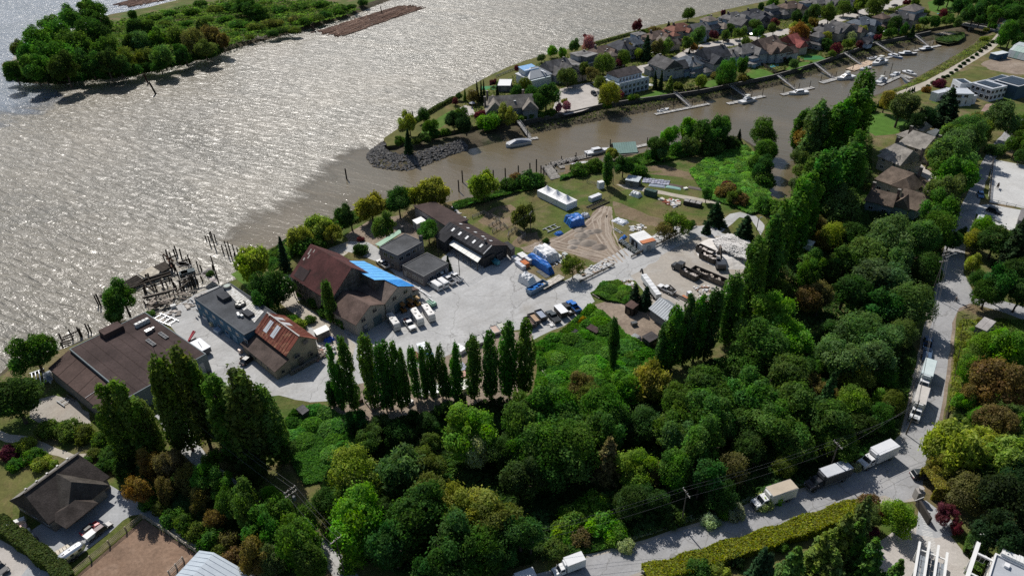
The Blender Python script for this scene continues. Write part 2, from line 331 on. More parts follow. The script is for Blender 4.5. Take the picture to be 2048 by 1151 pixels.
# ------------------------------------------------ yards, roads, paths (each a few mm above the one below)
sheet('storage_dirt', [(650, 850), (660, 790), (700, 745), (860, 712), (990, 668), (1062, 660), (1066, 760), (1040, 800), (960, 825), (840, 845), (740, 860)], 'dirt', .004)
sheet('yard_paving', [(318, 632), (352, 612), (388, 590), (440, 570), (520, 600), (560, 650), (640, 650), (690, 660), (722, 650), (780, 600), (800, 560), (770, 530), (720, 510), (688, 500), (700, 482), (735, 484), (770, 505), (860, 540), (925, 478), (960, 500), (1010, 500), (1060, 545), (1098, 566), (1130, 560), (1190, 528), (1240, 500), (1290, 478), (1340, 452), (1400, 452), (1460, 470), (1500, 478), (1490, 560), (1440, 640), (1330, 640), (1296, 596), (1270, 560), (1235, 560), (1180, 585), (1188, 602), (1130, 650), (1066, 678), (1056, 655), (1000, 664), (940, 690), (880, 718), (790, 752), (700, 772), (668, 800), (620, 805), (560, 790), (440, 800), (420, 740), (380, 690)], 'yard', .008, 2, .6)
sheet('wrecking_yard_gravel', [(1262, 552), (1300, 530), (1340, 500), (1392, 474), (1440, 470), (1500, 480), (1496, 560), (1440, 645), (1390, 655), (1330, 640), (1300, 600), (1280, 572)], 'sandlot', .014, 2, 1.0)
sheet('access_road', [(1380, 466), (1400, 452), (1436, 446), (1460, 428), (1480, 424), (1512, 432), (1530, 450), (1522, 470), (1504, 440), (1480, 434), (1460, 450), (1440, 468), (1420, 476)], 'yard', .018, 2, .4)
sheet('gravel_lane', [(556, 604), (580, 594), (600, 606), (640, 632), (680, 655), (712, 690), (700, 730), (672, 720), (660, 690), (630, 660), (590, 628)], 'gravel', .012, 2, .4)
sheet('yard_gravel', [(555, 560), (600, 540), (650, 500), (700, 480), (735, 470), (700, 500), (640, 560), (600, 600), (570, 610)], 'gravel', .003, 2, .6)
sheet('office_garden_soil', [(690, 470), (740, 440), (800, 430), (850, 470), (830, 480), (780, 470), (745, 500), (700, 488)], 'dirt', .006, 2, .6)
sheet('dirt_tracks', [(1080, 482), (1128, 470), (1150, 455), (1180, 434), (1204, 410), (1224, 414), (1222, 440), (1224, 470), (1240, 500), (1262, 518), (1240, 534), (1190, 522), (1140, 506), (1096, 498), (1050, 505), (1040, 496)], 'dirt', .004, 1.5, 1.0)
def track(px, wd=.5, gap=1.7):
    P = dens([G(*p) for p in px], 1.5, .25, False)
    for sg in (-1, 1):
        L = []
        for i, p in enumerate(P):
            d = (P[min(i + 1, len(P) - 1)] - P[max(i - 1, 0)]).normalized(); n = Vector((-d.y, d.x, 0)); w_ = wd * random.uniform(.7, 1.2); L.append((p + n * (sg * gap / 2 - w_ / 2), p + n * (sg * gap / 2 + w_ / 2)))
        struct(MB().pts([(q.x, q.y, .009 + .0004 * (len(bpy.data.meshes) % 9)) for a in L for q in a], [(2 * i, 2 * i + 1, 2 * i + 3, 2 * i + 2) for i in range(len(L) - 1)]).build('wheel_track', M['track'], None))
for q in ([(1215, 412), (1205, 440), (1208, 470), (1225, 500), (1250, 524)], [(1210, 412), (1190, 440), (1198, 470), (1222, 506), (1246, 530)], [(1060, 494), (1100, 492), (1150, 505), (1200, 516), (1244, 528)], [(1070, 488), (1110, 484), (1160, 496), (1210, 512), (1240, 524)], [(1208, 420), (1170, 450), (1120, 478), (1070, 496)], [(1218, 430), (1222, 465), (1236, 496), (1256, 518)]): track(q)
sheet('bare_field_soil', [(955, 440), (985, 415), (1020, 408), (1040, 425), (1030, 450), (1010, 460), (980, 455)], 'patchy', .004, 2, 1.2)
sheet('bare_field_soil', [(1060, 500), (1100, 495), (1130, 515), (1160, 530), (1200, 545), (1180, 560), (1140, 548), (1100, 530)], 'patchy', .003, 2, 1.2)
sheet('bare_field_soil', [(1224, 402), (1250, 410), (1300, 430), (1330, 440), (1320, 456), (1270, 444), (1230, 430)], 'patchy', .003, 2, 1.6)
sheet('bare_field_soil', [(1130, 330), (1180, 324), (1206, 332), (1190, 344), (1150, 345), (1128, 352)], 'patchy', .003, 2, .8)
sheet('bare_field_soil', [(1290, 330), (1330, 330), (1400, 350), (1410, 362), (1340, 352), (1280, 345)], 'patchy', .003, 2, 1.2)
sheet('bare_field_soil', [(1040, 470), (1072, 462), (1084, 482), (1050, 498), (1020, 488)], 'patchy', .003, 2, 1.0)
sheet('shed_dirt', [(1176, 612), (1205, 602), (1240, 606), (1290, 590), (1330, 640), (1336, 690), (1290, 695), (1260, 672), (1225, 640), (1195, 625)], 'dirt', .016, 2, .8)
sheet('farm_track', [(1232, 368), (1260, 370), (1320, 381), (1400, 396), (1440, 402), (1440, 408), (1400, 404), (1320, 388), (1250, 377)], 'gravel', .005, 2, .4)
sheet('main_road', [(940, 1190), (1060, 1151), (1170, 1118), (1240, 1098), (1350, 1064), (1440, 1036), (1510, 1008), (1600, 985), (1700, 938), (1770, 905), (1800, 878), (1812, 840), (1830, 770), (1850, 690), (1864, 640), (1868, 600), (1866, 575), (1886, 556), (1880, 530), (1893, 480), (1908, 440), (1922, 412), (1940, 378), (1957, 338), (1976, 300), (2008, 265), (2048, 236), (2100, 220), (2090, 245), (2030, 275), (1988, 320), (1970, 370), (1956, 415), (1944, 450), (1930, 500), (1928, 545), (1950, 588), (2009, 602), (2080, 622), (2080, 652), (2000, 622), (1940, 606), (1918, 616), (1905, 645), (1900, 700), (1890, 765), (1880, 830), (1864, 885), (1850, 925), (1842, 990), (1800, 1004), (1770, 990), (1700, 1008), (1600, 1044), (1500, 1074), (1400, 1106), (1300, 1136), (1180, 1172), (1000, 1230)], 'road', .008, 3, .35)
sheet('road_shoulder', [(1880, 640), (1930, 596), (1960, 600), (1915, 625), (1910, 660), (1908, 700), (1898, 765), (1888, 830), (1872, 885), (1858, 925), (1850, 900), (1870, 830), (1882, 760), (1894, 700)], 'dirt', .005, 2, .4)
sheet('verge_gravel', [(1170, 1112), (1350, 1058), (1510, 1002), (1600, 978), (1700, 932), (1770, 899), (1800, 870), (1815, 800), (1850, 640), (1862, 572), (1874, 580), (1872, 640), (1836, 790), (1815, 885), (1770, 915), (1600, 995), (1350, 1074), (1180, 1124)], 'sandlot', .004, 3, .5)
sheet('south_verge', [(1846, 975), (1770, 984), (1700, 1003), (1600, 1039), (1500, 1069), (1300, 1131), (1180, 1168), (1185, 1180), (1300, 1143), (1500, 1082), (1600, 1052), (1710, 1016), (1790, 1008), (1840, 1000)], 'sandlot', .004, 3, .4)
sheet('river_trail', [(1768, 200), (1800, 182), (1850, 163), (1895, 139), (1940, 113), (1976, 88), (1996, 66), (2008, 60), (2016, 68), (2000, 86), (1984, 100), (1944, 125), (1900, 151), (1855, 174), (1805, 194), (1775, 209)], 'gravel', .006, 3, .2)
sheet('garden_path', [(-20, 850), (20, 868), (60, 872), (100, 890), (150, 908), (200, 902), (240, 905), (300, 925), (300, 940), (240, 920), (200, 917), (150, 922), (95, 905), (55, 886), (10, 884), (-20, 870)], 'gravel', .006, 1.5, .3)
sheet('dyke_road', [(350, 815), (385, 850), (392, 880), (430, 930), (500, 975), (590, 1030), (650, 1080), (700, 1125), (740, 1180), (690, 1190), (650, 1130), (600, 1080), (540, 1030), (470, 985), (400, 940), (355, 900), (330, 865), (310, 830)], 'yard', .005, 2, .4)
sheet('house_driveway', [(195, 962), (215, 965), (262, 995), (330, 1035), (400, 1075), (470, 1120), (540, 1170), (480, 1170), (430, 1115), (393, 1095), (345, 1066), (285, 1028), (262, 1030), (246, 1040), (222, 1062), (180, 1095), (130, 1130), (96, 1108), (70, 1082), (60, 1062), (85, 1045)], 'drive', .006, 2, .15)
sheet('side_trail', [(285, 985), (320, 985), (400, 1030), (480, 1080), (560, 1150), (530, 1160), (450, 1100), (380, 1050)], 'dirt', .003, 2, .6)
sheet('paddock_ground', [(287, 1037), (397, 1110), (345, 1180), (130, 1180), (150, 1154)], 'paddock', .004, 2, .1)
sheet('neighbour_drive', [(-60, 1040), (0, 1078), (60, 1112), (108, 1148), (130, 1170), (-100, 1180)], 'paleslab', .004, 2, .1)
sheet('neighbour_flat_roof_ground', [(60, 1128), (112, 1150), (140, 1185), (20, 1180)], 'drive', .010, 2, .1)
sheet('front_lawn', [(-60, 920), (60, 925), (90, 945), (30, 985), (22, 1040), (-20, 1060), (-80, 1060)], 'drylawn', .005, 2, .6)
sheet('work_yard_soil', [(60, 800), (110, 790), (150, 800), (175, 825), (185, 850), (150, 862), (90, 850), (60, 835)], 'sandlot', .004, 2, .6)
sheet('riverside_lawn', [(462, 548), (492, 532), (505, 560), (530, 590), (505, 585), (478, 562)], 'lawn', .004, 2, .3)
sheet('estate_lawn', [(1720, 228), (1755, 224), (1800, 232), (1826, 250), (1790, 268), (1750, 272), (1726, 256)], 'lawn', .004, 2, .5)
sheet('shaded_lawn', [(1690, 400), (1760, 410), (1830, 430), (1850, 440), (1820, 452), (1760, 480), (1680, 470)], 'lawn', .004, 2, .5)
sheet('bridge_end_lawn', [(1855, 5), (1900, -10), (1920, 5), (1912, 22), (1885, 30), (1860, 22)], 'lawn', .004, 2, .5)
sheet('solar_house_lawn', [(1890, 165), (1940, 140), (1985, 140), (2000, 150), (1960, 162), (1900, 180), (1840, 210), (1830, 225), (1800, 222), (1830, 195)], 'drylawn', .004, 2, .5)
sheet('vegetable_garden', [(1960, 128), (1985, 116), (2010, 108), (2080, 120), (2080, 150), (2030, 148), (1980, 140)], 'dirt', .005, 2, .8)
sheet('riding_arena_sand', [(1985, 318), (2100, 340), (2100, 425), (1978, 404)], 'sand', .006, 2, .1)
sheet('stable_parking', [(1958, 410), (1978, 408), (2100, 430), (2100, 480), (2040, 470), (1975, 440), (1950, 425)], 'sand', .010, 2, .2)
sheet('estate_drive', [(1800, 300), (1822, 310), (1850, 335), (1880, 360), (1872, 368), (1840, 355), (1815, 335), (1795, 310)], 'paleslab', .006, 2, .2)
sheet('brown_house_court', [(1790, 384), (1810, 386), (1852, 392), (1860, 415), (1872, 432), (1850, 428), (1800, 410)], 'paleslab', .007, 2, .2)
sheet('solar_house_terrace', [(1972, 208), (1998, 206), (2005, 220), (1990, 228), (1962, 222)], 'brick', .006, 2, .1)
sheet('mansion_court', [(1755, 1085), (1790, 1060), (1836, 1050), (1860, 1060), (1900, 1070), (1940, 1120), (1950, 1190), (1730, 1190)], 'paleslab', .006, 2, .2)
sheet('mansion_drive', [(1838, 1000), (1852, 1000), (1905, 1040), (1905, 1070), (1870, 1075), (1832, 1068)], 'drive', .008, 2, .1)
sheet('cul_de_sac', [(1105, 222), (1112, 198), (1120, 178), (1150, 170), (1180, 165), (1196, 172), (1202, 195), (1195, 210), (1165, 222), (1130, 230)], 'paleslab', .005, 2, .3)
sheet('peninsula_street', [(1180, 166), (1230, 150), (1262, 136), (1300, 127), (1350, 113), (1372, 98), (1420, 84), (1470, 78), (1520, 70), (1570, 58), (1640, 42), (1700, 24), (1770, 8), (1800, -6), (1830, -4), (1800, 12), (1720, 34), (1640, 54), (1580, 68), (1540, 78), (1480, 90), (1440, 96), (1400, 106), (1370, 118), (1320, 136), (1280, 148), (1240, 162), (1190, 176)], 'paleslab', .005, 3, .8)
sheet('point_lawn', [(842, 262), (870, 240), (900, 222), (912, 220), (905, 240), (870, 262), (845, 276)], 'lawn', .004, 2, .3)
sheet('mansion_lawn', [(1262, 198), (1300, 185), (1322, 178), (1345, 186), (1320, 190), (1280, 200)], 'lawn', .004, 2, .3)
for q in ([(1402, 172), (1412, 164), (1430, 158), (1448, 168), (1420, 175)], [(1490, 150), (1508, 136), (1530, 140), (1552, 150), (1510, 160)], [(1608, 110), (1625, 106), (1655, 118), (1630, 128), (1612, 118)], [(1570, 140), (1590, 122), (1622, 125), (1600, 140)], [(1725, 86), (1745, 80), (1752, 84), (1730, 90)]):
    sheet('back_garden_lawn', q, 'lawn', .005, 2, .3)
sheet('point_terrace', [(915, 218), (930, 210), (945, 214), (950, 228), (935, 232)], 'paleslab', .006, 2, .1)
# ------------------------------------------------ buildings
def hipsolid(mb, cx, cy, z, L, W, h, over=.5, ridge=None):
    """hip roof with eaves; ridge = ridge length (L for a plain gable)"""
    a, c = L / 2 + over, W / 2 + over; r = max(0.0, (L - W) / 2 if ridge is None else ridge / 2); t = .18
    P = [(cx - a, cy - c, z), (cx + a, cy - c, z), (cx + a, cy + c, z), (cx - a, cy + c, z), (cx - r, cy, z + h), (cx + r, cy, z + h)]
    P += [(x, y, zz - t) for x, y, zz in P[:4]]
    return mb.pts(P, [(0, 1, 5, 4), (2, 3, 4, 5), (1, 2, 5), (3, 0, 4), (0, 6, 7, 1), (1, 7, 8, 2), (2, 8, 9, 3), (3, 9, 6, 0), (9, 8, 7, 6)])
FR, PN = {}, {}
def window(root, x, y, z, w_, h_, rz, frame=(.7, .7, .68), name='window'):
    """frame with its pane, set 3 cm proud of a wall whose outward direction is rz"""
    k = (round(w_, 2), round(h_, 2))
    if k not in FR:
        f = MB(); t = .09
        for (a, bz, s1, s2) in ((0, 0, w_, t), (0, h_ - t, w_, t), (-w_ / 2 + t / 2, t, t, h_ - 2 * t), (w_ / 2 - t / 2, t, t, h_ - 2 * t)): f.box(a, 0, bz, s1, .1, s2)
        if w_ > 1.3: f.box(0, 0, t, .06, .09, h_ - 2 * t)
        FR[k] = f.mesh('window', M['paint'], fix=False); PN[k] = MB().box(0, 0, t, w_ - 2 * t, .04, h_ - 2 * t).mesh('pane', M['glass'], fix=False)
    o = put(name, FR[k], root, frame, (x, y, z), rz + math.pi / 2); put('pane', PN[k], o); return o
def door(root, x, y, z, w_, h_, rz, col, name='door', ribs=0):
    b = MB().box(0, 0, 0, w_, .09, h_)
    o = b.build(name, M['paint'], root, col); o.location = (x, y, z); o.rotation_euler.z = rz + math.pi / 2
    h = MB().box(w_ * .36, -.07, h_ * .45, .12, .05, .06).build('handle', M['metal'], o, (.5, .5, .5))
    for i in range(ribs): MB().box(0, -.055, h_ * (i + .5) / ribs, w_ * .96, .025, .05).build('panel_rib', M['paint'], o, tuple(c * .8 for c in col))
    return o
class Bld:
    """local frame: x along the length, y to the left, z up; origin in the middle of the footprint"""
    def __init__(s, name, label, cat, loc, rz, L, W, group=None):
        s.r = T(name, label, cat, (loc[0], loc[1], 0), rz, group); s.L, s.W, s.rz = L, W, rz
    def part(s, b, name, mat, col, **k): return b.build(name, M[mat], s.r, col, **k)
    def loc(s, px, py, z):
        g = G(px, py, z) - Vector(s.r.location); c, n = math.cos(-s.rz), math.sin(-s.rz); return Vector((g.x * c - g.y * n, g.x * n + g.y * c, z))
    def side(s, sd):
        return {'f': (0, -s.W / 2, -math.pi / 2), 'b': (0, s.W / 2, math.pi / 2), 'e': (s.L / 2, 0, 0), 'w': (-s.L / 2, 0, math.pi)}[sd]
    def place(s, sd, u):
        x, y, a = s.side(sd); t = a + math.pi / 2; return x + u * math.cos(t), y + u * math.sin(t), a
    def win(s, sd, u, z, w_, h_, frame=(.7, .7, .68)):
        x, y, a = s.place(sd, u); return window(s.r, x + .035 * math.cos(a), y + .035 * math.sin(a), z, w_, h_, a, frame)
    def door(s, sd, u, w_, h_, col, name='door', ribs=0, z=.02):
        x, y, a = s.place(sd, u); return door(s.r, x + .035 * math.cos(a), y + .035 * math.sin(a), z, w_, h_, a, col, name, ribs)
def rect(a, b, c, z):
    A, B_, C_ = G(*a, z), G(*b, z), G(*c, z); u = (B_ - A); L = u.length; u.normalize(); v = Vector((-u.y, u.x, 0)); Wd = (C_ - B_).dot(v)
    m = A + u * L / 2 + v * Wd / 2; return m, math.atan2(u.y, u.x), L, abs(Wd)
def flat(name, label, cat, a, b, c, z, wall, roof, par=.35, mat='rough', rmat='tar', trim=None, z0=0.0, group=None):
    m, rz, L, W = rect(a, b, c, z); B = Bld(name, label, cat, m, rz, L, W, group)
    B.part(MB().box(0, 0, z0, L, W, z - z0 - .25), 'wall', mat, wall)
    B.part(MB().box(0, 0, z - .24, L - .5, W - .5, .12), 'roof', rmat, roof)
    t = trim or wall; k = .25
    for x, y, sx, sy in ((0, -W / 2 + k / 2, L, k), (0, W / 2 - k / 2, L, k), (-L / 2 + k / 2, 0, k, W - 2 * k), (L / 2 - k / 2, 0, k, W - 2 * k)):
        B.part(MB().box(x, y, z - .25, sx, sy, par), 'parapet', mat, t)
    return B
def gable(name, label, cat, r1, r2, zr, ze, hl, hr, wall, roof, wmat='rough', rmat='roof', over=.4, ribs=0.0, group=None, tkn=.16, walls=True, ze2=None):
    """ridge from pixel r1 to r2 at height zr; eaves at ze (left of the ridge) and ze2"""
    A, B_ = G(*r1, zr), G(*r2, zr); L = (B_ - A).length; m = (A + B_) / 2; ze2 = ze if ze2 is None else ze2
    B = Bld(name, label, cat, m, ang(A, B_), L, hl + hr, group)
    l = L / 2 - over
    if walls:
        prof = [(hl, 0), (hl, ze - .05), (0, zr - .12), (-hr, ze2 - .05), (-hr, 0)]
        P = [(x, y, z) for x in (-l, l) for y, z in prof]; n = 5
        B.part(MB().pts(P, [(0, 1, 2, 3, 4), (9, 8, 7, 6, 5)] + [(i, 5 + i, 5 + (i + 1) % 5, (i + 1) % 5) for i in range(5)]), 'wall', wmat, wall)
    for sg, h_, e in ((1, hl, ze), (-1, hr, ze2)):
        if h_ <= 0: continue
        k = (zr - e) / h_; yo = h_ + over; zo = zr - k * yo
        b = MB().slab([(-L / 2, 0, zr + .02), (L / 2, 0, zr + .02), (L / 2, sg * yo, zo + .02), (-L / 2, sg * yo, zo + .02)], tkn); ro = B.part(b, 'roof', rmat, roof)
        if ribs:
            for i in range(int(L / ribs)):
                x = -L / 2 + (i + .5) * ribs
                MB().slab([(x - .05, sg * .1, zr + .075), (x + .05, sg * .1, zr + .075), (x + .05, sg * yo, zo + .07), (x - .05, sg * yo, zo + .07)], .05).build('roof_rib', M[rmat], ro, roof)
    B.hl, B.hr, B.zr, B.ze, B.ze2 = hl, hr, zr, ze, ze2
    return B
def on_slope(B, sd, x, t, w_, h_, mat, col, name, up=.1):
    """panel lying on the roof slope: x along the ridge, t the distance from the ridge in plan"""
    h0, e = (B.hl, B.ze) if sd > 0 else (B.hr, B.ze2); k = (B.zr - e) / h0; z = lambda y: B.zr - k * y + up
    y0, y1 = t - h_ / 2, t + h_ / 2
    return B.part(MB().slab([(x - w_ / 2, sd * y0, z(y0)), (x + w_ / 2, sd * y0, z(y0)), (x + w_ / 2, sd * y1, z(y1)), (x - w_ / 2, sd * y1, z(y1))], .09), name, mat, col)
def shed_roof(B, quad, thick, name, mat, col): return B.part(MB().slab(quad, thick), name, mat, col)

# the brown warehouse with its lean-to
BR = (.060, .043, .040)
B = flat('warehouse', 'huge brown flat-roofed warehouse on the river bank with a long lean-to', 'warehouse', (138, 697), (290, 623), (403, 712), 5.2, (.17, .20, .21), BR, .2)
wh = B
A0 = B.loc(138, 697, 5.2)
q = [B.loc(96, 736, 4.2), B.loc(137, 700, 4.2), B.loc(262, 796, 4.2), B.loc(221, 838, 4.2)]
B.part(MB().slab(q, .25), 'lean_to_roof', 'tar', (.070, .048, .042))
cq = sum(q, Vector()) / 4; qi = [cq + (p - cq) * .96 for p in q]
B.part(MB().prism([(p.x, p.y) for p in qi], 0, 3.95), 'lean_to_wall', 'rough', (.15, .15, .15))
for i in range(1, 6):
    t = i / 6; a = q[0].lerp(q[3], t); b_ = q[1].lerp(q[2], t); B.part(MB().beam((a.x, a.y, 4.23), (b_.x, b_.y, 4.23), .12, .05), 'roof_seam', 'tar', (.05, .034, .03))
for i in range(1, 8):
    p1 = Vector((-B.L / 2 + B.L * i / 8, -B.W / 2 + .3, 5.1)); B.part(MB().beam(p1, (p1.x, B.W / 2 - .3, 5.1), .14, .05), 'roof_seam', 'tar', (.05, .035, .032))
c = B.loc(225, 664, 5.2); B.part(MB().box(c.x, c.y, 5.08, 5.0, 3.2, 1.5), 'roof_hatch', 'tar', (.075, .052, .047))
c = B.loc(285, 648, 5.2)
for i in range(4): B.part(MB().box(c.x - 1.4 + i * .95, c.y, 5.1, .85, 1.1, 1.0).box(c.x - 1.4 + i * .95, c.y, 6.1, .7, .9, .12), 'roof_vent', 'white', (.6, .6, .58))
c = B.loc(298, 664, 5.2); B.part(MB().box(c.x, c.y, 5.1, 1.6, 1.2, .9), 'air_unit', 'metal', (.35, .36, .37)); B.part(MB().cyl((c.x + 1.3, c.y, 5.1), (c.x + 1.3, c.y, 6.0), .35), 'roof_cowl', 'metal', (.4, .4, .4))
for px, py in ((327, 671), (302, 685)):
    c = B.loc(px, py, 5.2); sk = B.part(MB().box(c.x, c.y, 5.1, .9, 3.8, .35), 'skylight', 'paint', (.05, .06, .08))
    for k in range(3): MB().box(c.x, c.y - 1.25 + k * 1.25, 5.45, .7, 1.1, .03).build('pane', M['glass'], sk)
c = B.loc(188, 787, 4.2); B.part(MB().cyl((c.x - 2, c.y, 4.35), (c.x + 2, c.y + .8, 4.35), .06), 'roof_pipe', 'metal', (.7, .7, .7))
for u in (-12, -6, 0, 6): B.win('e', u * .5, 2.0, 1.8, 1.2) if abs(u * .5) < B.W / 2 - 1 else None
B.door('e', 2, 3.2, 3.4, (.35, .37, .38), 'roller_door', 6); B.door('f', B.L / 2 - 3, 3.2, 3.4, (.35, .37, .38), 'roller_door', 6)

# blue riverside building with the roof deck
B = flat('riverside_building', 'long blue flat-roofed building with a white roof deck beside the ruined wharf', 'building', (488, 669.5), (388, 596.5), (452, 560), 5.6, (.055, .13, .20), (.075, .08, .088), .3, trim=(.10, .11, .12))
bl = B
q = [B.loc(*p, 5.6) for p in ((446, 574), (460, 569), (528, 623), (509, 645))]
dk = q; n = 22
for i in range(n):
    a, b_ = q[0].lerp(q[3], i / n), q[0].lerp(q[3], (i + .9) / n); c, d = q[1].lerp(q[2], i / n), q[1].lerp(q[2], (i + .9) / n)
    B.part(MB().slab([(p.x, p.y, 5.62) for p in (a, c, d, b_)], .08), 'deck_board', 'wood', (.56, .55, .52))
c = B.loc(449, 596, 5.6); B.part(MB().box(c.x, c.y, 5.48, 3.6, 2.4, 1.1), 'roof_box', 'tar', (.06, .063, .07))
c = B.loc(455, 575, 5.6); B.part(MB().cyl((c.x, c.y, 5.6), (c.x, c.y, 6.3), 1.1, n=18), 'hot_tub', 'wood', (.2, .2, .19)); B.part(MB().cyl((c.x, c.y, 6.3), (c.x, c.y, 6.34), .85, n=18), 'tub_cover', 'paint', (.02, .09, .06))
c = B.loc(481, 610, 5.6)
B.part(MB().cyl((c.x, c.y, 5.5), (c.x, c.y, 6.1), 1.6, n=8), 'roof_pit', 'tar', (.03, .03, .03))
for k in range(5): B.part(MB().box(c.x + math.cos(k * 1.3) * .8, c.y + math.sin(k * 1.3) * .8, 6.1, .7, .7, .3, k), 'cushion', 'white', (.6, .58, .52))
c = B.loc(497, 629, 5.6); B.part(MB().box(c.x, c.y, 5.48, 3.4, 1.8, .9), 'roof_box', 'tar', (.06, .063, .07))
for dx, dy in ((.5, 1.6), (2.2, 1.7), (1.4, 2.0)): B.part(MB().box(c.x + dx, c.y + dy, 5.6, .8, .6, .6), 'deck_chair', 'white', (.7, .7, .68))
for u in (-15, -11, -7, -3, 1, 5, 9, 13):
    B.win('f', u, 3.3, 1.5, 1.2, (.5, .55, .6)); B.win('b', u, 3.3, 1.5, 1.2, (.5, .55, .6))
    B.win('f', u + 1.8, .8, 1.3, 1.3, (.45, .5, .55)); B.win('b', u + 1.8, .8, 1.3, 1.3, (.45, .5, .55))
for u in (-5, 7): B.door('b', u, 2.4, 2.6, (.08, .2, .32), 'garage_door', 4)
B.door('e', 1, 1, 2.1, (.5, .5, .48)); B.door('w', 1, 1, 2.1, (.5, .5, .48))

# rusty red-roofed shed with a brown lean-to
B = gable('rusty_roof_shed', 'tall shed with a rusty red metal roof beside the blue building', 'shed', (533.9, 624.5), (598.8, 672), 8.6, 5.4, 4.2, 4.2, (.30, .27, .20), (.155, .045, .030), rmat='rust', ribs=1.1)
sd = -1 if B.loc(510, 649, 5.4).y < 0 else 1; L2 = B.L / 2
rr = B
for px in ((553, 641), (566, 652)):
    c = B.loc(px[0], px[1], 7.5); on_slope(B, sd, c.x, 2.1, 1.7, 2.6, 'white', (.55, .58, .62), 'roof_skylight'); on_slope(B, -sd, c.x, 1.3, 1.7, 2.2, 'white', (.6, .62, .64), 'roof_skylight')
B.part(MB().beam((-L2, 0, 8.68), (L2, 0, 8.68), .35, .08), 'ridge_cap', 'rough', (.42, .40, .38))
c = B.loc(540, 637, 7.6); B.part(MB().cyl((c.x, c.y, 7), (c.x, c.y, 8.7), .16), 'stove_pipe', 'metal', (.1, .1, .1))
y0 = sd * 4.25; y1 = sd * 8.6
B.part(MB().slab([(-L2 - 1.0, y0, 4.3), (L2 + .6, y0, 4.3), (L2 + .6, y1, 2.9), (-L2 - 1.0, y1, 2.9)], .18), 'lean_to_roof', 'roof', (.085, .065, .057))
P = [(x, y, z) for x in (-L2 - .7, L2 + .3) for y, z in ((y0, 0), (y0, 4.1), (y1 - sd * .4, 2.85), (y1 - sd * .4, 0))]
B.part(MB().pts(P, [(0, 1, 2, 3), (7, 6, 5, 4), (0, 4, 5, 1), (1, 5, 6, 2), (2, 6, 7, 3), (3, 7, 4, 0)]), 'lean_to_wall', 'rough', (.25, .22, .165))
B.win('e', sd * -1.2, 5.6, 1.3, 1.0, (.1, .1, .1)); B.win('e', -sd * 2.0, 1.2, 1.2, 1.2, (.3, .28, .22)); B.door('e', sd * 1.0, 1.2, 2.2, (.12, .11, .10)); B.win('e', sd * 1.8, 2.9, 1.6, 1.0, (.2, .2, .2))
window(B.r, L2 + .36, sd * 6.4, 1.1, 1.1, 1.0, 0, (.3, .28, .22))
for u in (-5, -2, 1, 4): window(B.r, u, y1 - sd * .36, 1.1, 1.0, .9, sd * math.pi / 2, (.3, .28, .22))
for i in range(9):
    B.part(MB().box(L2 + 1.1, -4.6 + i * 1.15, 0, .9, 1.02, .75), 'dock_plank', 'wood', (.16, .14, .12))
for i in range(3): B.part(MB().beam((L2 + 1.55, -5 + i * 3.6, 1.2), (L2 + 1.55, -1.6 + i * 3.6, 1.2), .1, .1), 'dock_rail', 'wood', (.2, .18, .15))

# the old barn and its workshop wing
B = gable('old_barn', 'tall old timber barn with a dark red roof full of holes', 'barn', (621, 487.5), (703.5, 535), 13.0, 6.4, 8.0, 8.0, (.20, .175, .15), (.090, .034, .032), rmat='oldroof', wmat='wood')
ob = B; sd = -1 if B.loc(640, 556, 6).y < 0 else 1; L2 = B.L / 2
for i in range(26):
    u = -L2 + .6 + i * (2 * L2 - 1.2) / 25
    B.part(MB().box(u, sd * 8.05, 0, .5, .06, 5.6 + random.uniform(-.5, .2)), 'wall_plank', 'wood', shd((.19, .165, .145), .7, 1.25))
for i in range(16):
    y = -7.5 + i; B.part(MB().box(L2 - .36, y, 0, .06, .82, 6.3 + (8 - abs(y)) * .8), 'wall_plank', 'wood', shd((.16, .145, .13), .6, 1.15))
for x, t, w_, h_ in ((-L2 + 1.6, 1.6, .5, 1.4), (-L2 + 2.4, 2.6, .4, 1.0), (-L2 + 1.2, 3.6, .6, .6), (-L2 + 3.0, 1.0, .3, .8)): on_slope(B, sd, x, t, w_, h_, 'wood', (.42, .38, .34), 'bare_batten', .06)
on_slope(B, sd, -L2 + 6.0, 6.3, .8, 3.0, 'oldroof', (.02, .012, .012), 'roof_hole', .06); on_slope(B, sd, -L2 + 3.6, 6.6, 4.6, 2.6, 'tar', (.06, .045, .045), 'tar_paper_patch', .07)
for i in range(5): B.part(MB().beam((-L2 + .4 + i * 1.6, sd * 8.6, 0), (-L2 + .4 + i * 1.6, sd * 8.5, 6.0), .18, .18), 'prop_post', 'wood', (.16, .14, .12))
for z in (2.2, 4.4): B.part(MB().beam((-L2 + .2, sd * 8.62, z), (-L2 + 7, sd * 8.62, z), .14, .2), 'prop_rail', 'wood', (.2, .18, .15))
for i in range(3): B.win('f' if sd < 0 else 'b', 2 + i * 4, 2.2, 1.1, 1.0, (.2, .18, .15))

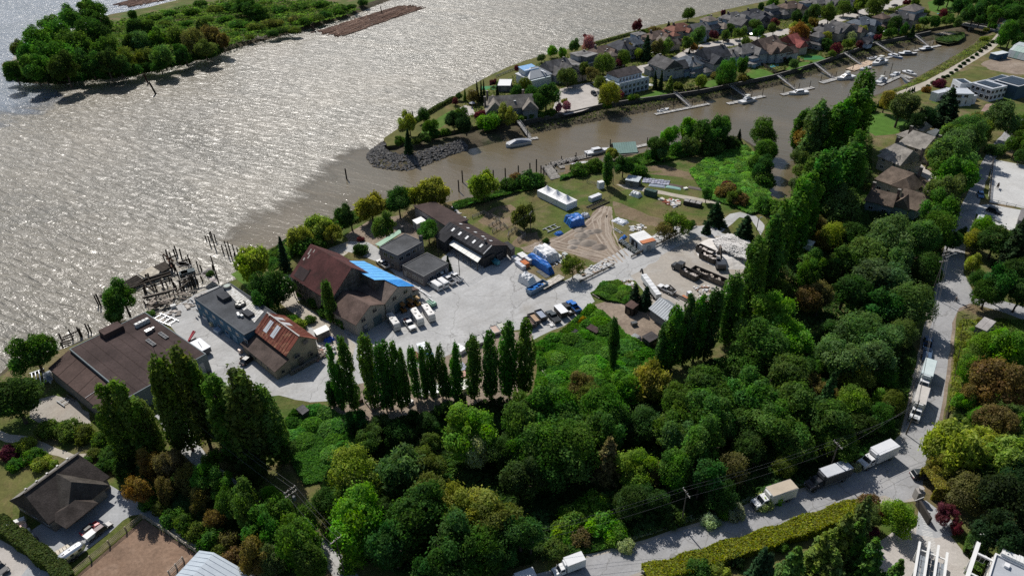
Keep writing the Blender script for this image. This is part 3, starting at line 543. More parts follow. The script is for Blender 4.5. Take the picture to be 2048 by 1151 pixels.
WALL = (.34, .315, .275)
B = gable('workshop', 'cream workshop with two gables and a blue tarpaulin over its roof', 'workshop', (708, 530), (796, 573), 8.2, 5.6, 5.2, 4.8, WALL, (.145, .115, .10))
ws = B; L2 = B.L / 2
s2 = 1 if B.loc(747, 589, 8).y > 0 else -1          # side of the second gable
tp = -s2; ht = B.hl if tp > 0 else B.hr; k = (8.2 - 5.6) / ht
for (xa, xb, ya, yb, cc) in ((-L2 - 3.5, L2 * .42, -3.4, ht + 1.0, (.15, .47, .88)), (L2 * .42, L2 + .15, -.1, ht + .7, (.05, .32, .80))):
    nx, ny = 12, 6; P = []
    for i in range(nx + 1):
        for j in range(ny + 1):
            x = xa + (xb - xa) * i / nx; y = ya + (yb - ya) * j / ny; P.append((x, tp * y, 8.2 - k * y + .16 + rng.uniform(-.03, .05)))
    B.part(MB().pts(P, [(i * (ny + 1) + j, (i + 1) * (ny + 1) + j, (i + 1) * (ny + 1) + j + 1, i * (ny + 1) + j + 1) for i in range(nx) for j in range(ny)]), 'tarpaulin', 'tarp', cc, smooth=False)
    for i in range(1, 7): B.part(MB().beam((xa + (xb - xa) * i / 7, tp * ya, 8.40 - k * ya), (xa + (xb - xa) * i / 7, tp * yb, 8.40 - k * yb), .10, .04), 'tarpaulin_seam', 'tarp', tuple(c * .75 for c in cc))
B.part(MB().pts([(x, tp * y, z) for x in (-L2 - 3.4, L2 * .42 - .1) for y, z in ((-3.3, 5), (-3.3, 8.2 + k * 3.3), (ht, 5.6), (ht, 5))], [(0, 1, 2, 3), (7, 6, 5, 4), (0, 4, 5, 1), (2, 6, 7, 3)]), 'upper_wall', 'wood', (.12, .11, .10))
# front gable to the side of it
yg = s2 * (5.2 + 4.9); g2 = L2 - .4; xr = -2.0; hw = 5.0; zr2 = 7.6
P = [(x, yg + s2 * y, z) for x in (xr, g2) for y, z, s_ in ((5.0, 0, 1), (5.0, 4.6, 1), (0, zr2 - .1, 1), (-5.0, 4.9, 1), (-5.0, 0, 1))]
B.part(MB().pts(P, [(0, 1, 2, 3, 4), (9, 8, 7, 6, 5)] + [(i, 5 + i, 5 + (i + 1) % 5, (i + 1) % 5) for i in range(5)]), 'wall', 'rough', WALL)
for sg in (-1, 1):
    e = 4.6 if sg * s2 > 0 else 5.3; yo = 5.5 if sg * s2 > 0 else 4.9
    B.part(MB().slab([(xr, yg, zr2 + .03), (L2 + .1, yg, zr2 + .03), (L2 + .1, yg + sg * yo, zr2 - (zr2 - e) * yo / 5 + .03), (xr, yg + sg * yo, zr2 - (zr2 - e) * yo / 5 + .03)], .16), 'roof', 'roof', (.125, .088, .075))
for y in (-2.6 * s2, 1.5 * s2, yg - 1.5 * s2, yg + 2.6 * s2): window(B.r, g2 + .04, y, 4.4 if abs(y) < 9 else 3.6, 1.5, 1.2, 0, (.30, .27, .23))
for y in (-3.4 * s2, .5 * s2, yg - 2.0 * s2): door(B.r, g2 + .04, y, .02, 2.8, 2.9, 0, (.10, .14, .15), 'workshop_door', 4)
door(B.r, g2 + .04, yg + 2.4 * s2, .02, 1.6, 2.4, 0, (.09, .10, .12)); window(B.r, g2 + .1, yg + 2.2 * s2, 1.5, .7, .7, 0, (.8, .8, .82), 'notice_window')
B.part(MB().slab([(L2 * .35, -s2 * 4.8, 4.3), (L2 - .3, -s2 * 4.8, 4.3), (L2 - .3, -s2 * 7.6, 3.2), (L2 * .35, -s2 * 7.6, 3.2)], .16), 'side_roof', 'roof', (.12, .085, .075))
B.part(MB().box((L2 * .35 + L2 - .3) / 2, -s2 * 6.1, 0, L2 * .65 - .9, 2.6, 3.1), 'side_wall', 'rough', WALL)
window(B.r, L2 - .7, -s2 * 6.1, 1.4, 1.4, 1.2, 0, (.28, .25, .2))
B.part(MB().beam((g2 + .06, yg - s2 * 4.95, 0), (g2 + .06, yg - s2 * 4.95, 4.9), .15, .12), 'down_pipe', 'metal', (.3, .28, .25))

# the two-level office
OW = (.17, .155, .155)
B = flat('office_block', 'grey two-storey office with a flat dark roof and a green lean-to edge', 'office', (795, 511), (758, 494), (804, 464), 5.8, OW, (.085, .088, .092), .3, trim=(.15, .15, .15))
for sd in 'fbew':
    for u in (-4.2, -1.4, 1.4, 4.2):
        if abs(u) < (B.L if sd in 'fb' else B.W) / 2 - 1: B.win(sd, u, 3.6, 1.8, 1.3, (.4, .4, .4)); B.win(sd, u, 1.0, 1.4, 1.2, (.4, .4, .4))
q = [G(*p, 5.0) for p in ((750, 488), (760, 492), (806, 463), (798, 459))]; q = [B.loc(*PJ(p), 5.0) for p in q]
B.part(MB().slab([(p.x, p.y, 5.0) for p in q], .15), 'green_roof', 'paint', (.20, .36, .24))
for p in ((805, 460), (842, 479)):
    c = B.loc(*p, 5.8); B.part(MB().box(c.x, c.y, 5.0, .8, .8, 2.2), 'chimney', 'rough', (.10, .09, .09)); 
B = flat('office_annex', 'low grey annex with a flat dark roof in front of the two-storey office', 'office', (847, 553), (804, 530.5), (849, 502), 3.6, OW, (.080, .083, .088), .3, trim=(.15, .15, .15))
for sd in 'fbew':
    for u in (-5, -2.2, .6, 3.4, 6):
        if abs(u) < (B.L if sd in 'fb' else B.W) / 2 - 1: B.win(sd, u, 1.1, 1.7, 1.3, (.45, .45, .45))
B.door('b', -3.6, 1.0, 2.1, (.3, .3, .32)); B.door('w', 3.9, 1.0, 2.1, (.3, .3, .32))
for p in ((808, 538), (884, 545)):
    c = B.loc(*p, 1.8); B.part(MB().cyl((c.x, c.y, 1.6), (c.x, c.y + .01, 2.0), .45, n=14), 'satellite_dish', 'white', (.75, .75, .74))

# the long black shed with skylights
B = gable('long_black_shed', 'long black metal shed with a row of small skylights and a white side canopy', 'shed', (899, 443), (983.5, 490.5), 6.6, 4.2, 6.2, 3.0, (.055, .055, .058), (.050, .050, .055), rmat='tar', ribs=1.6, ze2=5.2)
lb = B; L2 = B.L / 2; sd = -1 if B.loc(878, 471, 4).y < 0 else 1
for o in B.r.children:
    if o.name.startswith('roof'):
        if o.data.vertices[2].co.y * sd < 0:
            o.color = (.062, .046, .043, 1)
            for r_ in o.children: r_.color = (.062, .046, .043, 1)
for i in range(5): on_slope(B, sd, -L2 + 4 + i * (B.L - 7) / 4, 1.7, .8, 1.2, 'white', (.75, .76, .76), 'skylight', .16); on_slope(B, -sd, -L2 + 2.4 + i * (B.L - 6) / 4, 2.6, .8, 1.0, 'white', (.65, .66, .66), 'skylight', .16)
c = B.loc(978, 484, 6.8); B.part(MB().cyl((L2 - 3, 0, 6.4), (L2 - 3, 0, 7.7), .4, n=10), 'roof_cowl', 'metal', (.25, .25, .25))
B.part(MB().slab([(-L2, sd * 3.2, 5.16), (-L2 + 5.4, sd * 3.2, 5.16), (-L2 + 5.4, sd * 6.4, 3.7), (-L2, sd * 6.4, 3.7)], .16), 'low_roof', 'tar', (.050, .050, .055)); B.part(MB().box(-L2 + 2.8, sd * 4.5, 0, 4.8, 3.2, 3.8), 'low_wall', 'rough', (.055, .055, .058))
B.part(MB().beam((L2 + .05, 0, 6.62), (L2 + .05, sd * 3.4, 4.98), .12, .25), 'barge_board', 'paint', (.7, .7, .7))
q = [B.loc(*p, 3.2) for p in ((897.5, 487), (909, 478), (966, 513), (955.5, 523.5))]; n = 7
for i in range(n):
    e = .96
    P = [q[0].lerp(q[3], i / n), q[1].lerp(q[2], i / n), q[1].lerp(q[2], (i + e) / n), q[0].lerp(q[3], (i + e) / n)]
    B.part(MB().slab([(P[0].x, P[0].y, 3.0), (P[1].x, P[1].y, 3.5), (P[2].x, P[2].y, 3.5), (P[3].x, P[3].y, 3.0)], .08), 'canopy_panel', 'white', (.66, .66, .62))
for t in (0.02, .25, .5, .75, .98):
    p = q[0].lerp(q[3], t); B.part(MB().box(p.x, p.y, 0, .18, .18, 2.95), 'canopy_post', 'wood', (.1, .09, .08))
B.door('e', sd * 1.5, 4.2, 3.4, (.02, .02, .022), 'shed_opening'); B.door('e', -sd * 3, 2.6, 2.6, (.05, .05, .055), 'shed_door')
q = [B.loc(*p, 5.2) for p in ((826, 411), (869, 402.5), (938, 439), (894, 453))]
B.part(MB().slab(q, .2), 'long_roof', 'tar', (.070, .050, .046)); cq = sum(q, Vector()) / 4
B.part(MB().prism([((cq + (p - cq) * .95).x, (cq + (p - cq) * .95).y) for p in q], 0, 4.95), 'long_wall', 'rough', (.30, .27, .27))
q = [B.loc(*p, 3.4) for p in ((1008, 484), (1016, 482), (1030, 494), (1022, 500))]
B.part(MB().slab(q, .2), 'side_roof', 'tar', (.05, .05, .052)); cq = sum(q, Vector()) / 4; B.part(MB().prism([((cq + (p - cq) * .95).x, (cq + (p - cq) * .95).y) for p in q], 0, 3.2), 'side_wall', 'rough', (.10, .09, .09))

# small buildings round the yard
def small(name, label, cat, a, b, c, z, wall, roof, wmat='rough', rmat='tar', slope=.25, over=.15, doors=True, group=None):
    m, rz, L, W = rect(a, b, c, z); B = Bld(name, label, cat, m, rz, L, W, group)
    B.part(MB().box(0, 0, 0, L - 2 * over, W - 2 * over, z - .1), 'wall', wmat, wall)
    n = max(2, int(L / 1.0))
    for i in range(n):
        xa, xb = -L / 2 + L * i / n, -L / 2 + L * (i + .97) / n
        B.part(MB().slab([(xa, -W / 2, z), (xb, -W / 2, z), (xb, W / 2, z + slope), (xa, W / 2, z + slope)], .1), 'roof_panel', rmat, shd(roof, .92, 1.06))
    if doors: B.door('f', 0, min(1.0, L * .4), min(1.9, z - .3), tuple(v * .6 for v in wall)); B.door('e', 0, min(1.2, W * .5), min(1.9, z - .3), tuple(v * .6 for v in wall))
    return B
small('garden_shed', 'grey tin shed with a pale roof by the meadow track', 'shed', (1250, 359.5), (1277, 364), (1280, 354), 2.6, (.14, .15, .16), (.48, .53, .56), rmat='white')
B = small('site_cabin', 'white site cabin with an orange strip of roof beside the access road', 'cabin', (1258, 469), (1284, 490), (1306, 476), 2.9, (.58, .60, .62), (.72, .72, .71), rmat='white')
B.part(MB().box(B.L / 2 - 1.0, 0, 3.2, 1.9, B.W * .9, .12), 'orange_roof_strip', 'rough', (.50, .20, .10)); B.part(MB().box(-.5, -B.W / 2 - .03, .1, 3.2, .05, 2.2), 'open_side', 'rubber', (.03, .03, .03))
small('brown_shed', 'dark brown hut beside the pair of firs', 'shed', (1249, 610), (1266, 618), (1278, 608), 2.6, (.045, .035, .03), (.085, .055, .048))
small('black_roof_shed', 'dark grey hut with white clutter on its roof below the dirt pad', 'shed', (1283, 672), (1299, 684), (1314, 671), 2.6, (.05, .05, .05), (.075, .068, .07))
small('grey_roof_shed', 'small grey-roofed hut at the edge of the brambles', 'shed', (592, 817), (605, 829), (618, 820), 2.0, (.06, .06, .06), (.12, .115, .12))
small('sunken_shed', 'low dark brown roof half buried in the bramble field', 'shed', (1172, 655), (1193, 666), (1200, 658), .9, (.05, .04, .04), (.075, .052, .05), doors=False)
small('collapsed_shed', 'flat black roof sinking into the brambles', 'shed', (1131, 660), (1145, 669), (1153, 660), .6, (.04, .04, .04), (.055, .052, .055), doors=False)
small('white_canopy_shed', 'white-roofed lean-to by the gravel lane', 'shed', (626, 660), (634, 670), (657, 656), 2.6, (.2, .18, .16), (.70, .70, .66), rmat='white')
small('white_storage_shed', 'small white shed behind the long black shed', 'shed', (824, 440), (834, 448), (846, 437), 2.9, (.62, .62, .6), (.75, .75, .73), rmat='white')
small('rust_roof_shack', 'rust-red roofed shack under the poplars by the lane', 'shed', (402, 842), (410, 850), (421, 843), 2.4, (.1, .08, .07), (.20, .085, .06), rmat='rust')
small('rust_roof_store', 'low rusty store half hidden under trees beside the yard', 'shed', (426, 792), (446, 802), (468, 786), 2.6, (.1, .08, .07), (.22, .095, .065), rmat='rust')
B = gable('metal_shed', 'half-demolished grey metal shed in the wrecking yard', 'shed', (1320, 594), (1356, 619), 5.2, 3.2, 3.0, 3.4, (.18, .19, .20), (.36, .39, .42), rmat='white', ribs=.8)
small('bus_shelter', 'grey shelter with two concrete roof slabs beside the junction', 'shelter', (1950, 652), (1974, 662), (1977, 638), 2.6, (.22, .2, .19), (.34, .32, .31), doors=False)

# marquee
m, rz, L, W = rect((1074, 380.5), (1133, 409), (1153, 399), 2.5); B = Bld('marquee', 'long white marquee with three peaks standing in the meadow', 'tent', m, rz, L, W)
for i in range(3):
    xa, xb = -L / 2 + L * i / 3, -L / 2 + L * (i + 1) / 3; xm = (xa + xb) / 2; b = MB(); rings = []; K = 6
    for r_ in range(K + 1):
        t = r_ / K; z = 2.5 + 2.0 * (t ** 1.9); s_ = 1 - t * .97; ring = []
        for j in range(16):
            a = j / 16 * 4; e = int(a); f = a - e; cs = [(-1, -1), (1, -1), (1, 1), (-1, 1)]; p0, p1 = cs[e], cs[(e + 1) % 4]
            ring.append((xm + (p0[0] + (p1[0] - p0[0]) * f) * L / 6 * s_, (p0[1] + (p1[1] - p0[1]) * f) * W / 2 * s_, z))
        rings += ring
    b.pts(rings, [(r_ * 16 + j, r_ * 16 + (j + 1) % 16, (r_ + 1) * 16 + (j + 1) % 16, (r_ + 1) * 16 + j) for r_ in range(K) for j in range(16)]); B.part(b, 'canopy', 'white', (.82, .82, .82), smooth=True)
    B.part(MB().cyl((xm, 0, 0), (xm, 0, 4.75), .05), 'pole', 'metal', (.6, .6, .6))
    for sg in (-1, 1): B.part(MB().box(xm, sg * (W / 2 - .03), 0, L / 3 - .08, .04, 2.45), 'side_panel', 'white', (.74, .76, .79))
for sg in (-1, 1): B.part(MB().box(sg * (L / 2 - .03), 0, 0, .04, W - .1, 2.45), 'side_panel', 'white', (.74, .76, .79))
# ------------------------------------------------ houses with hip roofs, generic builder
def house(name, label, cat, m, rz, L, W, ze, h, wall, roof, wings=(), ridge=None, chim=(), sky=(), over=.5, group=None, wmat='rough', rmat='roof', wins=True, frame=(.7, .7, .7), dz=None):
    """main hip roof L x W plus wings (x, y, l, w, eaves, rise, along, ridge)"""
    B = Bld(name, label, cat, m, rz, L, W, group)
    B.part(MB().box(0, 0, 0, L, W, ze - .1), 'wall', wmat, wall)
    B.part(hipsolid(MB(), 0, 0, ze, L, W, h, over, ridge), 'roof', rmat, roof)
    for i, (x, y, l, w_, e, hh, al, rg) in enumerate(wings):
        b = MB(); hipsolid(b, 0, 0, 0, l, w_, hh, over * .8, rg)
        o = B.part(b, 'wing_roof', rmat, roof); o.location = (x, y, e + .03 * (i + 1)); o.rotation_euler.z = math.pi / 2 if al else 0
        B.part(MB().box(x, y, 0, (w_ if al else l) - .1, (l if al else w_) - .1, e - .1), 'wing_wall', wmat, wall)
    for x, y, z in chim:
        c = B.part(MB().box(x, y, ze - .3, .9, .8, z - ze + .3), 'chimney', 'rough', (.16, .13, .12)); MB().box(x, y, z, 1.05, .95, .14).build('cap', M['rough'], c, (.25, .24, .22))
    for x, y, z, a in sky: B.part(MB().box(x, y, z, 1.0, 1.1, .16), 'skylight', 'white', (.7, .72, .74))
    if wins:
        for sd in 'fbew':
            Lh = (L if sd in 'fb' else W) / 2; k = max(1, int(Lh * 2 / 3.4))
            for i in range(k):
                u = -Lh + Lh * 2 * (i + .5) / k
                B.win(sd, u, 1.0, 1.5, 1.2, frame)
                if ze > 4.4: B.win(sd, u, 3.6, 1.4, 1.15, frame)
    return B
# bottom-left house
A, B_, C_ = (26, 998), (140, 915), (203, 960); m, rz, L, W = rect(A, B_, C_, 3.2)
B = house('dark_roof_house', 'big dark brown hip-roofed house with a pale back slope beside the gravel drive', 'house', m, rz, L, W, 3.1, 4.4, (.23, .20, .17), (.062, .052, .047), ridge=L * .94, wins=True)
fy = -1 if B.loc(203, 960, 3.1).y < 0 else 1
b = MB(); hipsolid(b, 0, 0, 0, W * .95, W * .72, 4.1, .4, W * .5); o = B.part(b, 'wing_roof', 'roof', (.070, .062, .054)); o.location = (L * .04, fy * W * .20, 3.15); o.rotation_euler.z = math.pi / 2
B.part(MB().box(L * .04, fy * W * .36, 0, W * .64, W * .55, 3.0), 'wing_wall', 'rough', (.22, .2, .17))
b = MB(); hipsolid(b, 0, 0, 0, 6, 5, 1.8, .4, 2); o = B.part(b, 'porch_roof', 'roof', (.070, .058, .052)); o.location = (-L * .18, fy * W * .62, 2.9)
B.part(MB().slab([(-L / 2 - .3, -fy * W * .53, 3.2), (L / 2 + .3, -fy * W * .53, 3.2), (L / 2 + .3, -fy * .2, 7.55), (-L / 2 - .3, -fy * .2, 7.55)][::1], .1), 'lit_slope', 'roof', (.20, .19, .175))  # back slope's sunlight painted in as a paler roof colour
B.part(MB().beam((-L * .46, 0, 7.6), (L * .46, 0, 7.6), .4, .1), 'ridge_cap', 'roof', (.09, .08, .07))
for i in range(5): B.part(MB().box(-L * .36 + i * L * .18, -fy * W * .2, 5.95, .35, .35, .5), 'roof_vent', 'metal', (.25, .25, .25))
# barn at the lower edge
gable('metal_barn', 'pale blue-grey metal barn roof at the paddock fence', 'barn', (428, 1104), (372, 1165), 5.6, 4.2, 7.0, 3.6, (.3, .32, .34), (.42, .48, .54), rmat='white', ribs=.9)

# stone-grey mansions by the estate lawn
SG = (.27, .25, .225); SW = (.36, .33, .28)
def hp(name, label, a, b, c, ze, h, wall, roof, cat='house', **k):
    m, rz, L, W = rect(a, b, c, ze); return house(name, label, cat, m, rz, L, W, ze, h, wall, roof, **k)
hp('grey_slate_house', 'stone-grey house with big hip roof and chimneys beside the estate lawn, the larger', (1800, 285), (1846, 300), (1862, 276), 5.0, 3.6, SW, SG, chim=((6, 0, 9.6), (-6, 1, 9.4)), ridge=9, wings=((-8, 5, 7, 6, 4.2, 2.2, True, 1.5), (8, -3, 7, 6, 4.2, 2.2, True, 1.5)))
hp('grey_slate_house', 'small stone-grey lodge with a hip roof behind the larger grey house', (1822, 256), (1845, 262), (1850, 250), 3.6, 2.6, SW, SG, chim=((0, 1.5, 7.2),), ridge=3)
hp('grey_slate_house', 'stone-grey house with a dormer and steep roof beside the tall poplars', (1758, 312), (1800, 330), (1812, 304), 5.0, 4.2, SW, SG, chim=((-6, 4, 10), (5, 4, 9.6)), ridge=8, wings=((-5, 3, 9, 6, 4.8, 3.6, True, 4), (2, -2.5, 4.5, 3, 5.6, 1.6, True, 3)))
hp('dark_slate_annexe', 'dark slate annexe with a pointed roof next to the small grey lodge', (1855, 265), (1870, 272), (1876, 262), 3.4, 1.8, SW, (.10, .11, .115), ridge=2)
BRN = (.155, .12, .095)
hp('brown_roof_house', 'large house with a steep brown hip roof and white dormer gable', (1752, 358), (1812, 378), (1826, 350), 4.4, 3.6, (.40, .38, .34), BRN, ridge=8, chim=((5, 2, 9.8),), wings=((4, -3, 8, 7, 4.4, 3.4, True, 5),))
hp('brown_roof_house', 'low brown-roofed house with blue-grey wall nearest the shaded lawn', (1732, 400), (1784, 413), (1791, 394), 3.8, 3.0, (.26, .30, .33), BRN, ridge=8, chim=((-4, 2, 8), (4, 1.5, 7.8)))
hp('brown_roof_house', 'brown-roofed cottage with a tall glazed gable facing the lawn', (1800, 410), (1832, 420), (1841, 396), 4.0, 4.0, (.26, .30, .31), BRN, ridge=9, chim=((3, 1, 8.6),), wings=((-2, -3, 6, 5, 3.8, 3.2, True, 6),))
hp('brown_roof_house', 'small brown-roofed garage with a white wall east of the brown house', (1834, 378), (1856, 383), (1862, 370), 3.2, 2.6, (.5, .48, .45), BRN, ridge=2, chim=((1.5, 1, 6.6),))

# white modern house and the solar-roofed house
WH = (.60, .62, .65)
for i, (lab, a, b, c, z, pv) in enumerate([('white modern house block with solar panels on a long flat roof', (1942, 165), (1985, 178), (1997, 166), 6.0, (2.5, 6)), ('white modern house wing with a square grey solar roof', (1906, 158), (1922, 167), (1934, 160), 7.0, (3, 3)), ('white flat-roofed pavilion with three roof lights', (1906, 189), (1926, 196), (1954, 190), 4.0, None), ('white sloping-roofed wing of the modern house by the firs', (1892, 175), (1906, 187), (1932, 174), 5.6, None), ('white low wing of the modern house beside the dry lawn', (1863, 183), (1876, 187), (1890, 176), 4.0, None)]):
    B = flat('modern_house', lab, 'house', a, b, c, z, WH, (.50, .53, .57), .25, mat='white', rmat='white')
    if pv:
        nx, ny = pv[1], int(pv[0]); sx, sy = B.L * .78 / nx, B.W * .6 / ny
        for p in range(nx):
            for q in range(ny): B.part(MB().box(-B.L * .39 + (p + .5) * sx, -B.W * .3 + (q + .5) * sy, z, sx * .95, sy * .95, .12), 'solar_panel', 'glass', (.02, .02, .03))
    if i == 2:
        for k in range(3): B.part(MB().box(-1.5 + k * 1.6, (k % 2) * .9 - .4, z - .1, .9, .7, .2), 'roof_light', 'glass', (.05, .05, .05))
    for sd in 'fe':
        for u in (-4, -1.3, 1.4, 4.1):
            if abs(u) < (B.L if sd in 'fb' else B.W) / 2 - .9: B.win(sd, u, .9, 1.8, 1.7, (.6, .6, .6)); (B.win(sd, u, 3.6, 1.8, 1.5, (.6, .6, .6)) if z > 5 else None)
for lab, a, b, c, z, nx, ny in (('dark blue house under a flat roof covered in black solar panels', (1989, 160), (2037, 173), (2052, 158), 6.4, 8, 3), ('dark blue lower wing with solar panels on its roof', (1972, 159), (1988, 163), (2000, 148), 6.0, 3, 3)):
    B = flat('solar_roof_house', lab, 'house', a, b, c, z, (.05, .09, .13), (.52, .54, .56), .25, rmat='white', trim=(.55, .57, .6)); sx, sy = B.L * .86 / nx, B.W * .8 / ny
    for p in range(nx):
        for q in range(ny): B.part(MB().box(-B.L * .43 + (p + .5) * sx, -B.W * .4 + (q + .5) * sy, z, sx * .96, sy * .96, .12), 'solar_panel', 'glass', (.02, .02, .03))
    for u in (-5, 0, 5):
        if abs(u) < B.L / 2 - 1: B.win('f', u, 1, 1.8, 1.6, (.3, .33, .36))
# greenhouse: ribs and panes over an arch
m, rz, L, W = rect((2012, 112), (2062, 124), (2068, 108), .6); B = Bld('greenhouse', 'long arched greenhouse with pale glazing beside the vegetable beds', 'greenhouse', m, rz, L, W)
for i in range(7):
    xa, xb = -L / 2 + L * i / 7, -L / 2 + L * (i + .97) / 7
    for j in range(6):
        t0, t1 = math.pi * j / 6, math.pi * (j + .96) / 6; f = lambda t: (math.cos(t) * W / 2, .3 + math.sin(t) * W * .42)
        (ya, za), (yb, zb) = f(t0), f(t1); B.part(MB().pts([(xa, ya, za), (xb, ya, za), (xb, yb, zb), (xa, yb, zb)], [(0, 1, 2, 3)]), 'pane', 'white', random.choice([(.40, .46, .46), (.30, .42, .38), (.45, .48, .5)]))
for sg in (-1, 1): B.part(MB().pts([(sg * L / 2, math.cos(math.pi * j / 8) * W / 2, .3 + math.sin(math.pi * j / 8) * W * .42) for j in range(9)] + [(sg * L / 2, -W / 2, 0), (sg * L / 2, W / 2, 0)], [tuple(range(11))]), 'end_panel', 'white', (.4, .45, .45))
small('blue_shed', 'blue shed with a white roof beside the trail hedge', 'shed', (1980, 106), (1994, 110), (2000, 101), 3.0, (.04, .09, .16), (.62, .66, .68), rmat='white')
small('stable_shed', 'long grey stable roof beside the riding arena', 'shed', (2036, 440), (2090, 452), (2096, 430), 3.2, (.2, .2, .2), (.22, .21, .21))
small('white_roof_annex', 'white-roofed cabin deep in the trees east of the gate firs', 'cabin', (1581, 479), (1624, 492), (1630, 484), 3.0, (.42, .45, .42), (.66, .66, .64), rmat='white')
small('hill_house', 'grey flat roof glimpsed between the trees above the greenhouse', 'house', (2030, 86), (2060, 92), (2066, 80), 4, (.3, .3, .3), (.30, .29, .28))

# mansion at the lower right: terrace block and pergola with solar panes
B = flat('white_mansion', 'white mansion with a flat grey roof and tall white fin walls', 'house', (1966, 1185), (1990, 1106), (2062, 1130), 6.0, (.62, .58, .54), (.40, .42, .45), .5, mat='white', rmat='white', trim=(.72, .72, .71))
L2, W2 = B.L / 2, B.W / 2
for k in range(7):
    x = L2 + .5; y = -W2 + 1 + k * (B.W - 2) / 6; B.part(MB().box(x, y, 0, 1.2, .5, 6.9), 'fin_wall', 'white', (.72, .72, .7))
for k in range(4): B.part(MB().box(-L2 + 2 + k * 3, W2 - 2 - 1.5 * (k % 2), 5.9, .9, .7, .5), 'roof_light', 'white', (.74, .74, .74))
B.part(MB().beam((-L2, -W2 - 2.6 if B.loc(1962, 1130, 6).y < 0 else W2 + 2.6, 5.6), (L2 + 1, -W2 - 2.6 if B.loc(1962, 1130, 6).y < 0 else W2 + 2.6, 5.6), .6, .6), 'pergola_beam', 'white', (.74, .74, .72))
for k in range(3):
    yy = -1 if B.loc(1962, 1130, 6).y < 0 else 1; B.part(MB().beam((-L2 + 3 + k * 5, yy * W2, 5.7), (-L2 + 3 + k * 5, yy * (W2 + 2.6), 5.7), .35, .3), 'pergola_rafter', 'white', (.72, .72, .7))
    B.part(MB().box(-L2 + 3 + k * 5, yy * (W2 + 2.6), 0, .4, .4, 5.4), 'pergola_post', 'white', (.7, .7, .68))
for u in (-4, 0, 4): B.win('b' if yy > 0 else 'f', u, 2.5, 2.2, 2.2); B.win('e', u, 2.5, 1.4, 2.0)
A0, B0, C0 = (1823, 1185), (1838, 1093), (1893, 1116); m, rz, L, W = rect(A0, B0, C0, 3.4)
B = Bld('glazed_pergola', 'white pergola roofed with dark glass panes beside the mansion court', 'pergola', m, rz, L, W)
for i in range(4):
    y = -W / 2 + W * i / 3; B.part(MB().beam((-L / 2 - .2, y, 3.4), (L / 2 + 1.2 + (.9 if i in (1, 2) else 0), y, 3.4), .38, .42), 'beam', 'white', (.74, .74, .72))
    for x in (-L / 2 + 1, 0, L / 2 - .4): B.part(MB().box(x, y, 0, .32, .32, 3.2), 'post', 'white', (.7, .7, .68))
for x in (-L / 2 + 2, 0, L / 2 - 2.2, L / 2 - .2): B.part(MB().beam((x, -W / 2, 3.1), (x, W / 2, 3.1), .2, .2), 'cross_beam', 'white', (.72, .72, .7))
for i in range(7):
    for j in range(6):
        y = -W / 2 + W * (j + .5) / 6; B.part(MB().box(-L / 2 + .6 + i * (L - 1.4) / 7, y, 3.24, (L - 1.6) / 7 * .94, W / 6 * .84, .05), 'pane', 'glass' if j in (2, 3) else 'paint', (.2, .22, .24))
# striped drive
p0, p1 = G(1846, 1040), G(1868, 1092)
for lab, q0, q1, n in (('', (1838, 1018), (1850, 1060), 9), ('', (1850, 1062), (1862, 1108), 14)):
    for i in range(n):
        t = i / n; x, y = q0[0] + (q1[0] - q0[0]) * t, q0[1] + (q1[1] - q0[1]) * t; g = G(x + 4, y); wd = .7 if n == 9 else 1.8
        struct(MB().box(g.x, g.y, .010, wd, .16, .012, -.35).build('drive_marking', M['paint'], None, (.62, .62, .6)))

# ------------------------------------------------ houses on the peninsula
AX = ang(G(1145, 222), G(1830, 70))
def tpl_a(): return house('house', 'template', 'house', (0, 0), 0, 13, 9, 5.2, 3.0, (.3, .3, .3), (.1, .1, .1), wings=((3.6, -4.6, 7, 6, 4.6, 2.4, True, 3.5), (-4.2, 4.4, 6, 6, 3.2, 2.0, True, 1)), chim=((-3.6, .6, 8.7),), sky=((1.5, -2.1, 6.7, 0),), ridge=5)
def tpl_b(): return house('house', 'template', 'house', (0, 0), 0, 12, 10, 5.4, 3.6, (.3, .3, .3), (.1, .1, .1), wings=((-3, -5.2, 8, 6.4, 4.2, 3.0, True, 8), (4.4, 4.2, 5, 5, 3.2, 1.8, False, 1)), chim=((4.4, 0, 9.3),), ridge=12.6)
def tpl_c(): return house('house', 'template', 'house', (0, 0), 0, 14, 11, 3.2, 2.6, (.3, .3, .3), (.1, .1, .1), wings=((-1, .5, 7, 6.5, 6.6, 2.0, False, 1.4), (5, -5, 6.5, 6.5, 3.0, 2.2, True, .5)), chim=((2.4, 2.6, 8.2),), ridge=3, sky=((-5, -2.4, 4.4, 0),))
def tpl_d():
    B = house('house', 'template', 'house', (0, 0), 0, 14, 10, 3.4, .5, (.3, .3, .3), (.1, .1, .1), wings=((1, .5, 8, 6.5, 6.2, .5, False, 7), (-4, -4.4, 5, 4, 3.2, .4, True, 4)), chim=((3, 1, 7.2),), ridge=12); return B
TP = [tpl_a().r, tpl_b().r, tpl_c().r, tpl_d().r]
RC = dict(ch=('charcoal-roofed', (.058, .061, .07)), dg=('dark-grey-roofed', (.11, .107, .107)), bg=('blue-grey-roofed', (.12, .14, .165)), br=('brown-roofed', (.15, .11, .09)), rb=('red-brown-roofed', (.20, .095, .070)), tn=('tan-roofed', (.21, .175, .15)), rd=('red-roofed', (.27, .085, .075)), gr=('grey-roofed', (.17, .165, .16)))
WC = dict(w=(.55, .56, .58), c=(.42, .40, .36), g=(.36, .37, .38), b=(.28, .36, .46), t=(.40, .35, .29), d=(.20, .20, .22))
